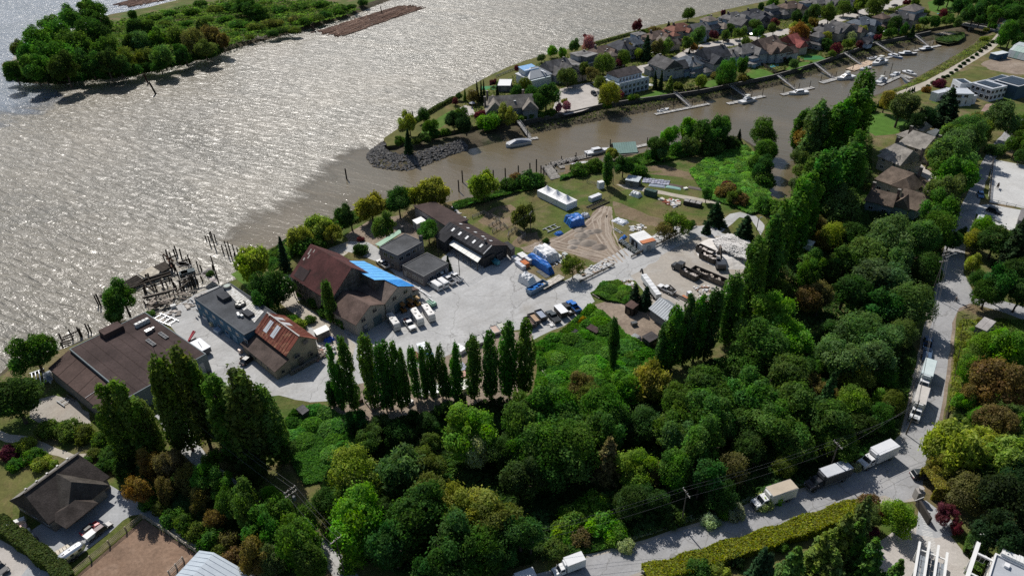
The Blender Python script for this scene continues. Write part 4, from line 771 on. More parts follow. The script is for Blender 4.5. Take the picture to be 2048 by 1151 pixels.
def peninsula(place, group, rows):
    for it in rows.split():
        px, py, t, q, rc, wc, s = it.split(','); px, py = float(px), float(py); s = float(s); root = TP[int(t)]
        g = G(px, py, 5.0); word, rcol = RC[rc]; v = random.uniform(.9, 1.1); rcol = tuple(c * v for c in rcol); wcol = WC[wc]
        dup(root, f'{word} house {place}', (g.x, g.y, 0), AX + int(q) * math.pi / 2 + random.uniform(-.08, .08), group, dict(roof=rcol, wing_roof=rcol, wall=wcol, wing_wall=wcol), s)
peninsula('on the river side of the peninsula', 'houses on the peninsula', '1112,136,1,0,dg,g,1.05 1133,141,1,1,dg,t,.95 1160,116,3,0,gr,g,1.15 1203,106,0,0,br,t,1.1 1222,112,2,1,tn,t,.9 1243,96,0,1,ch,d,1.1 1262,86,1,0,bg,g,.9 1275,70,3,0,gr,b,.9 1312,74,0,0,br,t,1.05 1330,82,1,1,tn,t,.8 1358,60,0,0,rb,c,1.1 1347,70,2,1,rb,c,.8 1394,60,1,0,gr,b,1.0 1421,48,2,0,tn,b,1.15 1465,37,0,0,gr,b,1.1 1480,46,1,1,dg,g,.9 1505,29,0,0,ch,d,1.05 1517,37,1,1,ch,d,.85 1546,20,2,0,dg,d,1.0 1580,15,0,0,br,t,1.1 1612,8,3,0,gr,b,1.0 1636,6,0,0,gr,t,1.05 1662,2,1,0,dg,g,1.0 1690,0,0,1,dg,g,1.0')
peninsula('on the canal side of the peninsula', 'houses on the peninsula', '1330,133,1,1,dg,g,1.1 1377,125,0,1,bg,b,1.0 1392,130,2,0,gr,b,.75 1424,115,1,0,ch,g,1.2 1458,108,0,1,gr,b,.95 1490,104,0,0,gr,g,1.15 1505,112,3,0,gr,b,.7 1530,96,1,0,br,g,1.2 1555,101,1,1,br,g,1.0 1587,83,1,0,rd,t,1.05 1632,76,2,1,dg,g,1.0 1652,62,0,0,dg,t,1.1 1680,60,1,1,dg,t,1.05 1700,58,0,0,br,t,.95 1722,47,0,0,bg,g,1.1 1765,42,2,0,br,t,1.1 1800,36,0,0,dg,t,1.1 1742,62,2,1,bg,b,.5 1732,74,1,0,ch,b,.55')
for r_ in TP:
    for o in list(r_.children_recursive): bpy.data.objects.remove(o)
    THINGS.remove(r_); bpy.data.objects.remove(r_)
house('two_tier_house', 'blue and white house with a two-tier hip roof near the bridge', 'house', G(1822, 22, 5), AX + .2, 14, 10, 6.4, 2.6, (.45, .52, .60), (.17, .15, .14), wings=((-2, -1, 18, 13, 3.4, 1.6, False, 6),), ridge=5)
house('tudor_house', 'long stone-roofed house with two gables and big chimneys at the peninsula tip', 'house', G(1022, 207, 5), AX * .2, 21, 10, 4.6, 4.4, (.17, .20, .22), (.22, .20, .175), ridge=20, chim=((-12, -2, 9.5), (-10.5, 3, 10.5), (6, 3, 10)), wings=((-8, -2.5, 12, 8, 4.4, 4.2, True, 11), (8, -2.5, 11, 6.5, 4.4, 3.4, True, 10)), sky=((1.5, -2.4, 7.0, 0),))
# three-storey white villa above the canal
A0, B0, C0 = (1240, 160), (1298, 146), (1288, 128); m, rz, L, W = rect(A0, B0, C0, 8.2)
B = Bld('white_villa', 'pale three-storey villa with terraces and a dark roof above the canal wall', 'house', m, rz, L, W); B.part(MB().box(0, 0, 0, L, W, 5.6), 'wall', 'white', (.46, .52, .58)); B.part(MB().box(0, 1.2, 5.6, L * .8, W * .7, 2.6), 'upper_wall', 'white', (.44, .50, .56))
B.part(hipsolid(MB(), 0, 1.4, 8.2, L * .8, W * .7, 2.4, .4, L * .74), 'roof', 'roof', (.075, .065, .065))
for sg in (-1, 1): B.part(MB().box(0, sg * (W / 2 - .12), 5.6, L, .24, .9), 'parapet', 'white', (.5, .55, .6))
for i in range(7):
    u = -L / 2 + L * (i + .5) / 7; B.win('f', u, .6, 1.5, 1.9, (.55, .6, .65)); B.win('f', u, 3.3, 1.4, 1.6, (.55, .6, .65)); window(B.r, u * .78, 1.2 - W * .35 - .04, 5.9, 1.4, 1.7, -math.pi / 2, (.5, .55, .6))
    B.part(MB().box(u + L / 14, -W / 2 - .25, 0, .4, .4, 5.6), 'pilaster', 'white', (.5, .55, .6))
# white-wrapped house under repair, with a blue sheet roof
B = house('wrapped_house', 'house wrapped in white scaffold sheeting with a pale blue roof sheet', 'house', G(1068, 146, 5), AX + .1, 14, 12, 4.6, 3.6, (.66, .68, .70), (.40, .42, .44), ridge=4, wmat='tarp', rmat='white', wins=False)
B.part(MB().box(-2.5, 1.5, 4.7, 8, 5.5, 3.0), 'wrapped_storey', 'tarp', (.66, .69, .73)); B.part(MB().slab([(-6.8, -1.6, 7.5), (1.8, -1.6, 7.5), (1.8, 4.6, 8.4), (-6.8, 4.6, 8.4)], .15), 'blue_sheet_roof', 'tarp', (.24, .45, .72))
for k in range(4): B.part(MB().box(2.2 + k * 1.2, -1.5, 6.6 - k * .8, .9, 8, .12), 'roof_strip', 'white', (.6, .62, .66))
B.part(MB().box(-2, -7.0, 0, 14, 1.6, 4.2), 'scaffold_screen', 'tarp', (.55, .62, .64)); B.win('f', -2, 2, 2, 1.4, (.2, .4, .6)); window(B.r, -2.5, -1.3, 5.4, 4, 1.3, -math.pi / 2, (.3, .4, .5))
B = flat('white_garage', 'flat white garage roof beside the wrapped house', 'garage', (995, 171), (1021, 171), (1030, 158), 3.2, (.12, .12, .13), (.72, .72, .71), .2, rmat='white', trim=(.7, .7, .7)); B.door('f', 0, 3, 2.4, (.2, .2, .2), 'garage_door', 3)
B = flat('modern_flat_house', 'tiered flat-roofed grey house with pale roof edges', 'house', (1132, 124), (1165, 132), (1178, 112), 4.2, (.15, .16, .17), (.20, .195, .19), .3, trim=(.5, .5, .5)); B.part(MB().box(1, 2, 4.2, B.L * .45, B.W * .5, 2.8), 'upper_storey', 'rough', (.14, .15, .16)); B.part(MB().box(1, 2, 7.0, B.L * .52, B.W * .58, .25), 'upper_roof', 'tar', (.24, .235, .23))
# boathouse on the canal
B = gable('boathouse', 'floating boathouse with a pale green metal roof beside the south bank', 'boathouse', (1226, 274), (1272, 271), 3.2, .6, 5.2, 4.2, (.12, .13, .11), (.33, .48, .42), rmat='white', ribs=1.0)
B.r.location.z = ZW + .4; B.part(MB().box(0, 0, -.5, B.L + 1.5, B.W + 1.6, .45), 'float', 'wood', (.18, .16, .14)); door(B.r, -B.L / 2 + .3, 0, .02, 4, .9, math.pi, (.03, .03, .03), 'boat_opening')
# footbridge at the end of the canal
a, b_ = G(1926, 47), G(2004, 62); L = (b_ - a).length; B = Bld('road_bridge', 'low concrete bridge over the end of the canal', 'bridge', (a + b_) / 2, ang(a, b_), L, 6.5)
B.part(MB().box(0, 0, -.55, L, 6.5, .6), 'deck', 'rough', (.30, .29, .28)); B.part(MB().box(0, 0, .06, L, 5.4, .03), 'roadway', 'rough', (.33, .31, .30))
for sg in (-1, 1):
    B.part(MB().box(0, sg * 3.1, 1.0, L, .12, .12), 'rail', 'wood', (.2, .2, .2)); B.part(MB().box(0, sg * 3.1, .5, L, .08, .1), 'rail', 'wood', (.2, .2, .2))
    for i in range(14): B.part(MB().box(-L / 2 + L * (i + .5) / 14, sg * 3.1, .05, .16, .16, .95), 'rail_post', 'wood', (.2, .2, .2))
for x in (-L / 4, L / 4): B.part(MB().box(x, 0, -3.8, .8, 5.6, 3.25), 'pier', 'rough', (.2, .2, .19))
# the canal wall
for nm, lab, pts in (('retaining_wall', 'long dark retaining wall along the canal side of the peninsula', [(1034, 243), (1090, 233), (1145, 222), (1200, 209), (1262, 199), (1350, 187.5), (1400, 180), (1454, 169.5), (1500, 160), (1545, 150.5), (1590, 138), (1628, 126.5), (1684, 107.5), (1750, 84.5), (1800, 75), (1830, 69), (1862, 62)]),):
    b = MB(); P = [G(*p, .35) for p in pts]; root = T(nm, lab, 'wall', (0, 0, 0))
    for i in range(len(P) - 1):
        n = max(1, int((P[i + 1] - P[i]).length / 6))
        for j in range(n):
            p, q = P[i].lerp(P[i + 1], j / n), P[i].lerp(P[i + 1], (j + .985) / n)
            MB().beam((p.x, p.y, -.75), (q.x, q.y, -.75), .35, 2.2).build('wall_panel', M['wood'], root, shd((.085, .08, .07), .85, 1.15)); MB().beam((p.x, p.y, .39), (q.x, q.y, .39), .55, .08).build('coping', M['rough'], root, (.22, .21, .19))
# ------------------------------------------------ vehicles (x forward, origin on the ground)
def wheels(root, xs, y, r=.36, wd=.26):
    for x in xs:
        for sg in (-1, 1):
            o = MB().cyl((0, -wd / 2, 0), (0, wd / 2, 0), r, n=14).build('wheel', M['rubber'], root, (.02, .02, .02), smooth=False); o.location = (x, sg * y, r)
            MB().cyl((0, -wd / 2 - .01, 0), (0, wd / 2 + .01, 0), r * .55, n=10).build('rim', M['metal'], o, (.4, .4, .42))
def lights(root, x, y, z, xr=None):
    for sg in (-1, 1):
        MB().box(x, sg * y, z, .06, .32, .16).build('headlight', M['paint'], root, (.75, .75, .72))
        if xr is not None: MB().box(xr, sg * y, z + .05, .05, .22, .2).build('tail_light', M['paint'], root, (.35, .02, .02))
def bodyshell(prof, hw, tin, z_t0, z_t1):
    """side profile drawn across the width, sides leaning in above z_t0"""
    n = len(prof); P = []
    for sg in (-1, 1):
        for x, z in prof:
            t = max(0, min(1, (z - z_t0) / max(.01, z_t1 - z_t0))); P.append((x, sg * (hw - tin * t), z))
    return MB().pts(P, [tuple(range(n - 1, -1, -1)), tuple(range(n, 2 * n))] + [(i, (i + 1) % n, n + (i + 1) % n, n + i) for i in range(n)])
def car(name, label, col, loc, rz, group=None, suv=False, roofcol=None):
    r = T(name, label, 'car', loc, rz, group); h = 1.75 if suv else 1.45
    bodyshell([(2.25, .35), (2.28, .62), (2.1, .8), (1.05, .95), (-2.0, 1.0), (-2.28, .85), (-2.3, .4)], .92, .1, .4, 1.0).build('body', M['paint'], r, col, bevel=.05)
    bodyshell([(1.1, .93), (.35, h - .04), (-1.3 - .5 * suv, h), (-2.0 - .15 * suv, .98)], .84, .2, .95, h).build('window_glass', M['glass'], r)
    bodyshell([(.32, h - .03), (.1, h + .03), (-1.2 - .5 * suv, h + .03), (-1.35 - .5 * suv, h - .03)], .66, .0, 0, 9).build('roof', M['paint'], r, roofcol or col)
    for sg in (-1, 1):
        for x in (.95, -.35, -1.75): MB().beam((x, sg * .85, .95), (x - (.55 if x > .5 else -.15 if x < -1 else 0), sg * .67, h), .06, .07).build('pillar', M['paint'], r, col)
        MB().box(.8, sg * 1.0, .95, .18, .2, .13).build('mirror', M['paint'], r, col)
    wheels(r, (1.4, -1.4), .84); lights(r, 2.24, .65, .6, -2.29); return r
def pickup(label, col, loc, rz, group='parked pickups', bed=(.03, .03, .03), cargo=(), hi=.0):
    r = T('pickup_truck', label, 'pickup', loc, rz, group)
    bodyshell([(2.8, .5), (2.82, .95), (2.55, 1.1), (1.3, 1.16), (-.75, 1.18), (-.75, .5)], .98, .08, .5, 1.2).build('body', M['paint'], r, col, bevel=.05)
    b = MB().box(-1.85, 0, .55, 2.15, 1.9, .12)
    for sg in (-1, 1): b.box(-1.85, sg * .92, .67, 2.15, .1, .55)
    b.box(-2.88, 0, .67, .1, 1.74, .55).build('cargo_bed', M['paint'], r, col); MB().box(-1.82, 0, .671, 1.95, 1.72, .03).build('bed_liner', M['rubber'], r, bed)
    bodyshell([(1.35, 1.13), (.65, 1.78), (-.55, 1.8), (-.72, 1.15)], .9, .2, 1.15, 1.8).build('window_glass', M['glass'], r)
    bodyshell([(.6, 1.76), (.4, 1.84), (-.5, 1.84), (-.6, 1.76)], .71, 0, 0, 9).build('cab_roof', M['paint'], r, col)
    for sg in (-1, 1):
        for x, d in ((1.2, -.55), (.1, 0), (-.66, .1)): MB().beam((x, sg * .92, 1.15), (x + d, sg * .72, 1.78), .07, .07).build('pillar', M['paint'], r, col)
        MB().box(1.0, sg * 1.08, 1.12, .18, .22, .2).build('mirror', M['paint'], r, (.05, .05, .05))
    MB().box(2.86, 0, .42, .12, 1.9, .2).build('bumper', M['metal'], r, (.3, .3, .3)); MB().box(2.83, 0, .68, .05, 1.1, .26).build('grille', M['rubber'], r, (.03, .03, .03))
    wheels(r, (1.85, -1.75), .9, .4); lights(r, 2.8, .78, .75, -2.93)
    for x, y, sx, sy, h, c in cargo: MB().box(x, y, .70, sx, sy, h).build('load', M['rough'], r, c)
    return r
def van(label, col, loc, rz, group=None):
    r = T('van', label, 'van', loc, rz, group)
    bodyshell([(2.7, .4), (2.72, .95), (2.45, 1.1), (1.75, 1.25), (1.15, 2.0), (.9, 2.1), (-2.6, 2.1), (-2.7, 1.9), (-2.7, .4)], .98, .14, .9, 2.1).build('body', M['paint'], r, col, bevel=.06)
    MB().slab([(1.86, -.8, 1.27), (1.86, .8, 1.27), (1.24, .72, 2.0), (1.24, -.72, 2.0)], .05).build('windshield', M['glass'], r)
    for sg in (-1, 1):
        MB().box(1.0, sg * .915, 1.25, .9, .04, .5).build('side_window', M['glass'], r); MB().box(1.65, sg * 1.08, 1.2, .18, .22, .22).build('mirror', M['paint'], r, (.05, .05, .05))
    MB().box(-.8, 0, 2.1, 2.8, 1.2, .05).build('roof_rib', M['paint'], r, tuple(c * .93 for c in col)); MB().box(-2.73, 0, 1.3, .04, 1.4, .5).build('rear_window', M['glass'], r)
    wheels(r, (1.7, -1.7), .9, .37); lights(r, 2.68, .75, .75, -2.72); return r
def box_truck(label, cab, box, loc, rz, L=6.2, roof=None, group='box trucks parked along the road', z=3.5):
    r = T('box_truck', label, 'truck', loc, rz, group); x0 = 1.2
    bodyshell([(4.3, .6), (4.32, 1.35), (4.05, 1.5), (3.15, 1.62), (2.6, 2.35), (1.45, 2.4), (1.4, .6)], 1.05, .12, 1.2, 2.4).build('cab', M['paint'], r, cab, bevel=.05)
    MB().slab([(3.22, -.86, 1.64), (3.22, .86, 1.64), (2.68, .8, 2.33), (2.68, -.8, 2.33)], .06).build('windshield', M['glass'], r)
    for sg in (-1, 1):
        MB().box(2.15, sg * .985, 1.6, .95, .05, .55).build('side_window', M['glass'], r); MB().box(2.85, sg * 1.22, 1.5, .14, .24, .4).build('mirror', M['paint'], r, (.08, .08, .08))
    MB().box(3.55, 0, 1.57, .9, 1.0, .06).build('hood_scoop', M['paint'], r, tuple(c * .9 for c in cab))
    bx = MB().box(x0 - L / 2, 0, .95, L, 2.5, z - .95).build('cargo_box', M['white'], r, box)
    MB().box(x0 - L / 2, 0, z, L - .1, 2.42, .05).build('roof_sheet', M['white'], bx, roof or box)
    for sg in (-1, 1):
        for zz in (.95, z - .1): MB().box(x0 - L / 2, sg * 1.265, zz, L, .04, .12).build('box_rail', M['metal'], bx, (.5, .5, .5))
    MB().box(x0 + .25, 0, z - .75, .5, 2.0, .72, taper=.8).build('wind_deflector', M['white'], r, box); MB().box(x0 - L - .03, 0, 1.05, .05, 2.3, z - 1.2).build('rear_door', M['paint'], r, tuple(c * .85 for c in box))
    MB().box(x0 - L / 2 + 1, 0, .55, L + 2, 1.0, .38).build('chassis', M['rubber'], r, (.03, .03, .03)); MB().box(4.38, 0, .45, .14, 2.1, .3).build('bumper', M['metal'], r, (.35, .35, .35)); MB().box(4.33, 0, .8, .05, 1.3, .5).build('grille', M['rubber'], r, (.05, .05, .05))
    wheels(r, (3.4, x0 - L + 1.6), 1.0, .45, .34); lights(r, 4.32, .85, 1.0, x0 - L - .05); return r
def rv(label, col, loc, rz, dark=(.05, .06, .08)):
    r = T('motorhome', label, 'motorhome', loc, rz, 'motorhomes by the workshop')
    bodyshell([(4.0, .5), (4.02, 1.5), (3.75, 2.75), (3.4, 2.95), (-3.8, 2.95), (-4.0, 2.7), (-4.0, .5)], 1.2, .08, 1.5, 2.95).build('body', M['paint'], r, col, bevel=.07)
    MB().slab([(4.03, -1.05, 1.45), (4.03, 1.05, 1.45), (3.78, 1.0, 2.55), (3.78, -1.0, 2.55)], .05).build('windshield', M['glass'], r)
    for sg in (-1, 1):
        for x in (2.7, .8, -1.2, -3.0): MB().box(x, sg * 1.2, 1.6, 1.0, .04, .6).build('side_window', M['glass'], r)
        MB().box(-.4, sg * 1.225, .95, 6.6, .02, .22).build('stripe', M['paint'], r, dark)
    for x, y in ((1.8, .3), (-.4, -.3), (-2.4, .3)): MB().box(x, y, 2.95, .8, .7, .22).build('roof_vent', M['white'], r, (.55, .53, .5))
    MB().box(-1.4, -.85, 2.95, 2.6, .3, .1).build('roof_rail', M['metal'], r, (.3, .3, .3)); wheels(r, (2.6, -2.2), 1.08, .42); lights(r, 4.02, .85, .9, -4.02); r.scale = (.78, .82, .85); return r
def util_trailer(label, col, load, loc, rz, L=4.0, Wd=2.1, h=1.1, tp=None):
    r = T('dump_trailer', label, 'trailer', loc, rz, 'trailers along the yard edge'); b = MB().box(0, 0, .55, L, Wd, .12)
    for sg in (-1, 1): b.box(0, sg * (Wd / 2 - .05), .67, L, .1, h - .1)
    b.box(L / 2 - .05, 0, .67, .1, Wd - .2, h - .1).box(-L / 2 + .05, 0, .67, .1, Wd - .2, h - .1).build('body', M['paint'], r, col)
    if load: MB().box(0, 0, .67, L - .24, Wd - .24, h * .55).build('load', M['rough'], r, load)
    if tp: MB().box(0, 0, .56 + h, L + .1, Wd + .1, .06).build('cover', M['white'], r, tp)
    MB().beam((L / 2, .5, .6), (L / 2 + 1.3, 0, .55), .1, .12).beam((L / 2, -.5, .6), (L / 2 + 1.3, 0, .55), .1, .12).build('drawbar', M['paint'], r, (.05, .05, .05))
    wheels(r, (-.45, .45), Wd / 2 + .02, .34); return r
def head(px, py, px2, py2): return ang(G(px, py), G(px2, py2))
# box trucks along the two roads
box_truck('white box truck with a tan weathered roof on the south road', (.68, .69, .70), (.62, .62, .60), G(1543, 1003), head(1586, 992, 1508, 1018), 5.8, (.47, .40, .31))
box_truck('dark-sided box truck with a pale roof in tree shade', (.03, .032, .04), (.07, .075, .085), G(1648, 966), head(1686, 953, 1606, 982), 6.6, (.55, .57, .60))
box_truck('white box truck with a rounded front nearest the road bend', (.70, .71, .72), (.66, .67, .69), G(1750, 922), head(1782, 908, 1715, 938), 5.8)
box_truck('white box truck at the lower edge of the road, dappled by shade', (.68, .69, .7), (.66, .67, .68), G(1140, 1138), head(1165, 1130, 1112, 1150), 4.6).scale = (.78,) * 3
box_truck('white box truck half hidden at the very bottom of the road', (.68, .69, .7), (.66, .67, .68), G(1042, 1170), head(1060, 1160, 1010, 1178), 4.6).scale = (.78,) * 3
box_truck('white-cabbed box truck with a beige roof nearest the road bend on the east road', (.70, .71, .72), (.64, .63, .60), G(1832, 822), head(1841, 790, 1822, 855), 6.6, (.52, .49, .45))
box_truck('white box truck parked behind the beige-roofed truck', (.70, .71, .72), (.60, .65, .66), G(1847, 766), head(1855, 735, 1838, 795), 6.8, (.52, .60, .60))
r = pickup('blue pickup towing a low trailer on the east road', (.05, .10, .20), G(1854, 690), head(1851, 715, 1857, 675), None)
util_trailer('blue flat trailer behind the blue pickup', (.06, .10, .17), None, G(1852, 716), head(1850, 730, 1854, 700), 5, 2.0, .5)
car('parked_car', 'dark car tucked in beside the clipped hedge at the road apron', (.04, .05, .06), G(1843, 953), head(1836, 953, 1852, 952), suv=True)
# motorhomes and trucks by the workshop
rv('white motorhome third from the workshop corner, with a plain roof', (.70, .69, .66), G(835, 641), head(825, 626, 846, 657))
rv('white motorhome with three rust-stained roof vents parked outermost', (.68, .66, .63), G(858, 633), head(848, 618, 868, 648))
rv('silver-blue motorhome with a dark windscreen nearest the workshop door', (.50, .50, .49), G(788, 651), head(775, 633, 799, 668), (.04, .06, .10))
pickup('white work pickup with red and blue crates in its bed between motorhomes', (.70, .70, .69), G(819, 652), head(806, 638, 830, 668), cargo=((-1.3, .3, .7, .6, .5, (.05, .12, .45)), (-2.2, -.3, .9, .8, .4, (.35, .12, .08))))
VG = None
van('white van at the near end of the row beside the office annex', (.72, .72, .72), G(871, 575), head(880, 581, 862, 569), 'vans by the office')
van('white van second in the row beside the office annex', (.72, .72, .72), G(884, 569.5), head(894, 576, 876, 563), 'vans by the office')
pickup('silver pickup with an open dark bed third beside the office annex', (.62, .62, .63), G(897, 563), head(905, 568, 889, 557), 'parked pickups')
pickup('white pickup with a ladder rack at the far end of the office row', (.70, .70, .70), G(911, 557.5), head(919, 563, 902, 551), 'parked pickups', cargo=((-1.8, .4, 1.9, .2, .8, (.5, .5, .5)), (-1.8, -.4, 1.9, .2, .8, (.5, .5, .5))))
pickup('white pickup parked alone beside the two-storey office', (.70, .70, .70), G(766, 531), head(775, 537, 757, 524))
# along the east edge
e0 = head(1168, 600, 1100, 645) + math.pi / 2
eh = head(1162, 612, 1140, 590)
pickup('bright blue pickup at the end of the parked row', (.025, .17, .55), G(1147, 616), eh)
pickup('black pickup next to the bright blue one', (.03, .032, .038), G(1134, 621.5), eh, cargo=((-1.8, 0, .8, .6, .3, (.5, .5, .48)),))
util_trailer('black trailer with a flat white lid in the parked row', (.02, .02, .022), None, G(1122, 629), eh, 4.2, 2.2, 1.5, (.72, .73, .74))
pickup('dark grey pickup with a covered bed between the trailers', (.045, .06, .07), G(1106, 637), eh, bed=(.04, .045, .05), cargo=((-1.85, 0, 2.0, 1.7, .52, (.04, .045, .05)),))
util_trailer('black dump trailer filled with blue-white scrap', (.02, .02, .022), (.32, .36, .44), G(1082, 636), eh, 4.0, 2.1)
util_trailer('black dump trailer carrying tan plywood', (.02, .02, .022), (.40, .28, .19), G(1068, 643.5), eh, 4.2, 2.1)
util_trailer('black dump trailer with dark brown soil nearest the poplars', (.02, .02, .022), (.13, .095, .08), G(1060, 650), eh, 4.2, 2.1)
for i, (px, py, c) in enumerate(((958, 684, (.45, .44, .42)), (975, 677, (.40, .39, .37)), (990, 664, (.5, .38, .32)), (1003, 658, (.5, .5, .44)))):
    util_trailer(('pale flat trailer at the poplar end of the curb', 'grey open trailer second from the poplars', 'white and rust striped trailer by the curb', 'cream trailer nearest the parked row')[i], (.5, .5, .48), c, G(px, py), eh, 3.4, 1.9, .6)
car('parked_car', 'black sedan parked by the lean-to of the rusty shed', (.02, .022, .026), G(497, 722), head(490, 728, 508, 714))
# bottom-left cars and trailer
car('parked_car', 'bright red car with a black roof on the gravel drive', (.42, .02, .03), G(181, 1059), head(166, 1068, 196, 1046), roofcol=(.02, .02, .022)).scale = (.78,) * 3
car('parked_car', 'grey-black car next to the red one, nose to the paddock', (.055, .055, .065), G(207, 1060), head(190, 1072, 222, 1048), suv=True, roofcol=(.10, .05, .055)).scale = (.8,) * 3
util_trailer('small white box trailer behind the grey car', (.6, .6, .6), None, G(184, 1076), head(176, 1082, 196, 1066), 1.9, 1.4, .8, (.75, .75, .74))
r = T('travel_trailer', 'polished silver travel trailer beside the paddock fence', 'trailer', G(147, 1114), head(128, 1124, 168, 1096)); r.scale = (.8,) * 3
b = MB(); K = 10; ns = 9; P = []
for i in range(ns):
    x = -3.2 + 6.4 * i / (ns - 1); e = (1 - abs(x / 3.25) ** 5) ** .5 if abs(x) < 3.25 else 0
    for j in range(14):
        t = 2 * math.pi * j / 14; s_ = .35 + .65 * e; c, s2 = math.cos(t), math.sin(t); P.append((x, math.copysign(abs(c) ** .6, c) * 1.2 * s_, 1.75 + math.copysign(abs(s2) ** .6, s2) * 1.15 * s_))
b.pts(P, [(i * 14 + j, (i + 1) * 14 + j, (i + 1) * 14 + (j + 1) % 14, i * 14 + (j + 1) % 14) for i in range(ns - 1) for j in range(14)] + [tuple(range(13, -1, -1)), tuple(range((ns - 1) * 14, ns * 14))]).build('body', M['metal'], r, (.72, .73, .74), smooth=True)
for sg in (-1, 1):
    for x in (-1.8, -.2, 1.6): MB().box(x, sg * 1.19, 1.7, .8, .05, .5).build('side_window', M['glass'], r)
for x in (-1.4, 0, 1.5): MB().box(x, 0, 2.85, .6, .5, .2).build('roof_vent', M['white'], r, (.7, .7, .7))
wheels(r, (-.5, .4), 1.1, .35); MB().beam((3.2, 0, .6), (4.3, 0, .55), .14, .14).build('hitch', M['metal'], r, (.1, .1, .1))
car('parked_car', 'dark car at the very edge of the neighbour drive', (.03, .03, .035), G(0, 1138), head(-15, 1128, 12, 1150))
# stable parking and cul-de-sac
car('parked_car', 'black car beside the white boat in the stable parking', (.02, .02, .023), G(1987, 425), head(1976, 422, 2000, 430), suv=True)
van('white van deep in shade on the upper road', (.6, .62, .66), G(1957, 446), head(1960, 436, 1953, 456))
car('parked_car', 'blue car under trees beside the riding arena', (.10, .22, .42), G(1960, 392), head(1958, 386, 1961, 398))
car('parked_car', 'black car on the cul-de-sac by the white villa', (.03, .035, .045), G(1188, 190), head(1182, 186, 1194, 195), suv=True)
car('parked_car', 'white car in the cul-de-sac mouth by the trees', (.7, .7, .7), G(1112, 189), head(1106, 184, 1116, 193))
for px, py, c, lab in ((1311, 107, (.7, .7, .7), 'white car in a driveway beside the tall fir'), (1472, 72, (.05, .05, .055), 'black car in a driveway under the round trees'), (1500, 69, (.7, .7, .72), 'white car parked by the pale forecourt'), (1506, 71, (.04, .04, .05), 'dark car parked beside the white one in the forecourt'), (1452, 83, (.03, .03, .03), 'dark car at the street side opposite the lawn'), (1522, 84, (.04, .05, .06), 'dark car next to the brown gabled house'), (1639, 35, (.6, .6, .62), 'pale car beside the amber tree'), (1789, 13, (.05, .05, .06), 'dark car by the far driveway')):
    car('parked_car', lab, c, G(px, py), AX + random.choice((0, 1.5)), 'cars on the peninsula')
r = T('boat_trailer', 'small white boat on a trailer in the stable parking', 'boat', G(1986, 438), head(1974, 432, 1998, 444)); hull = None
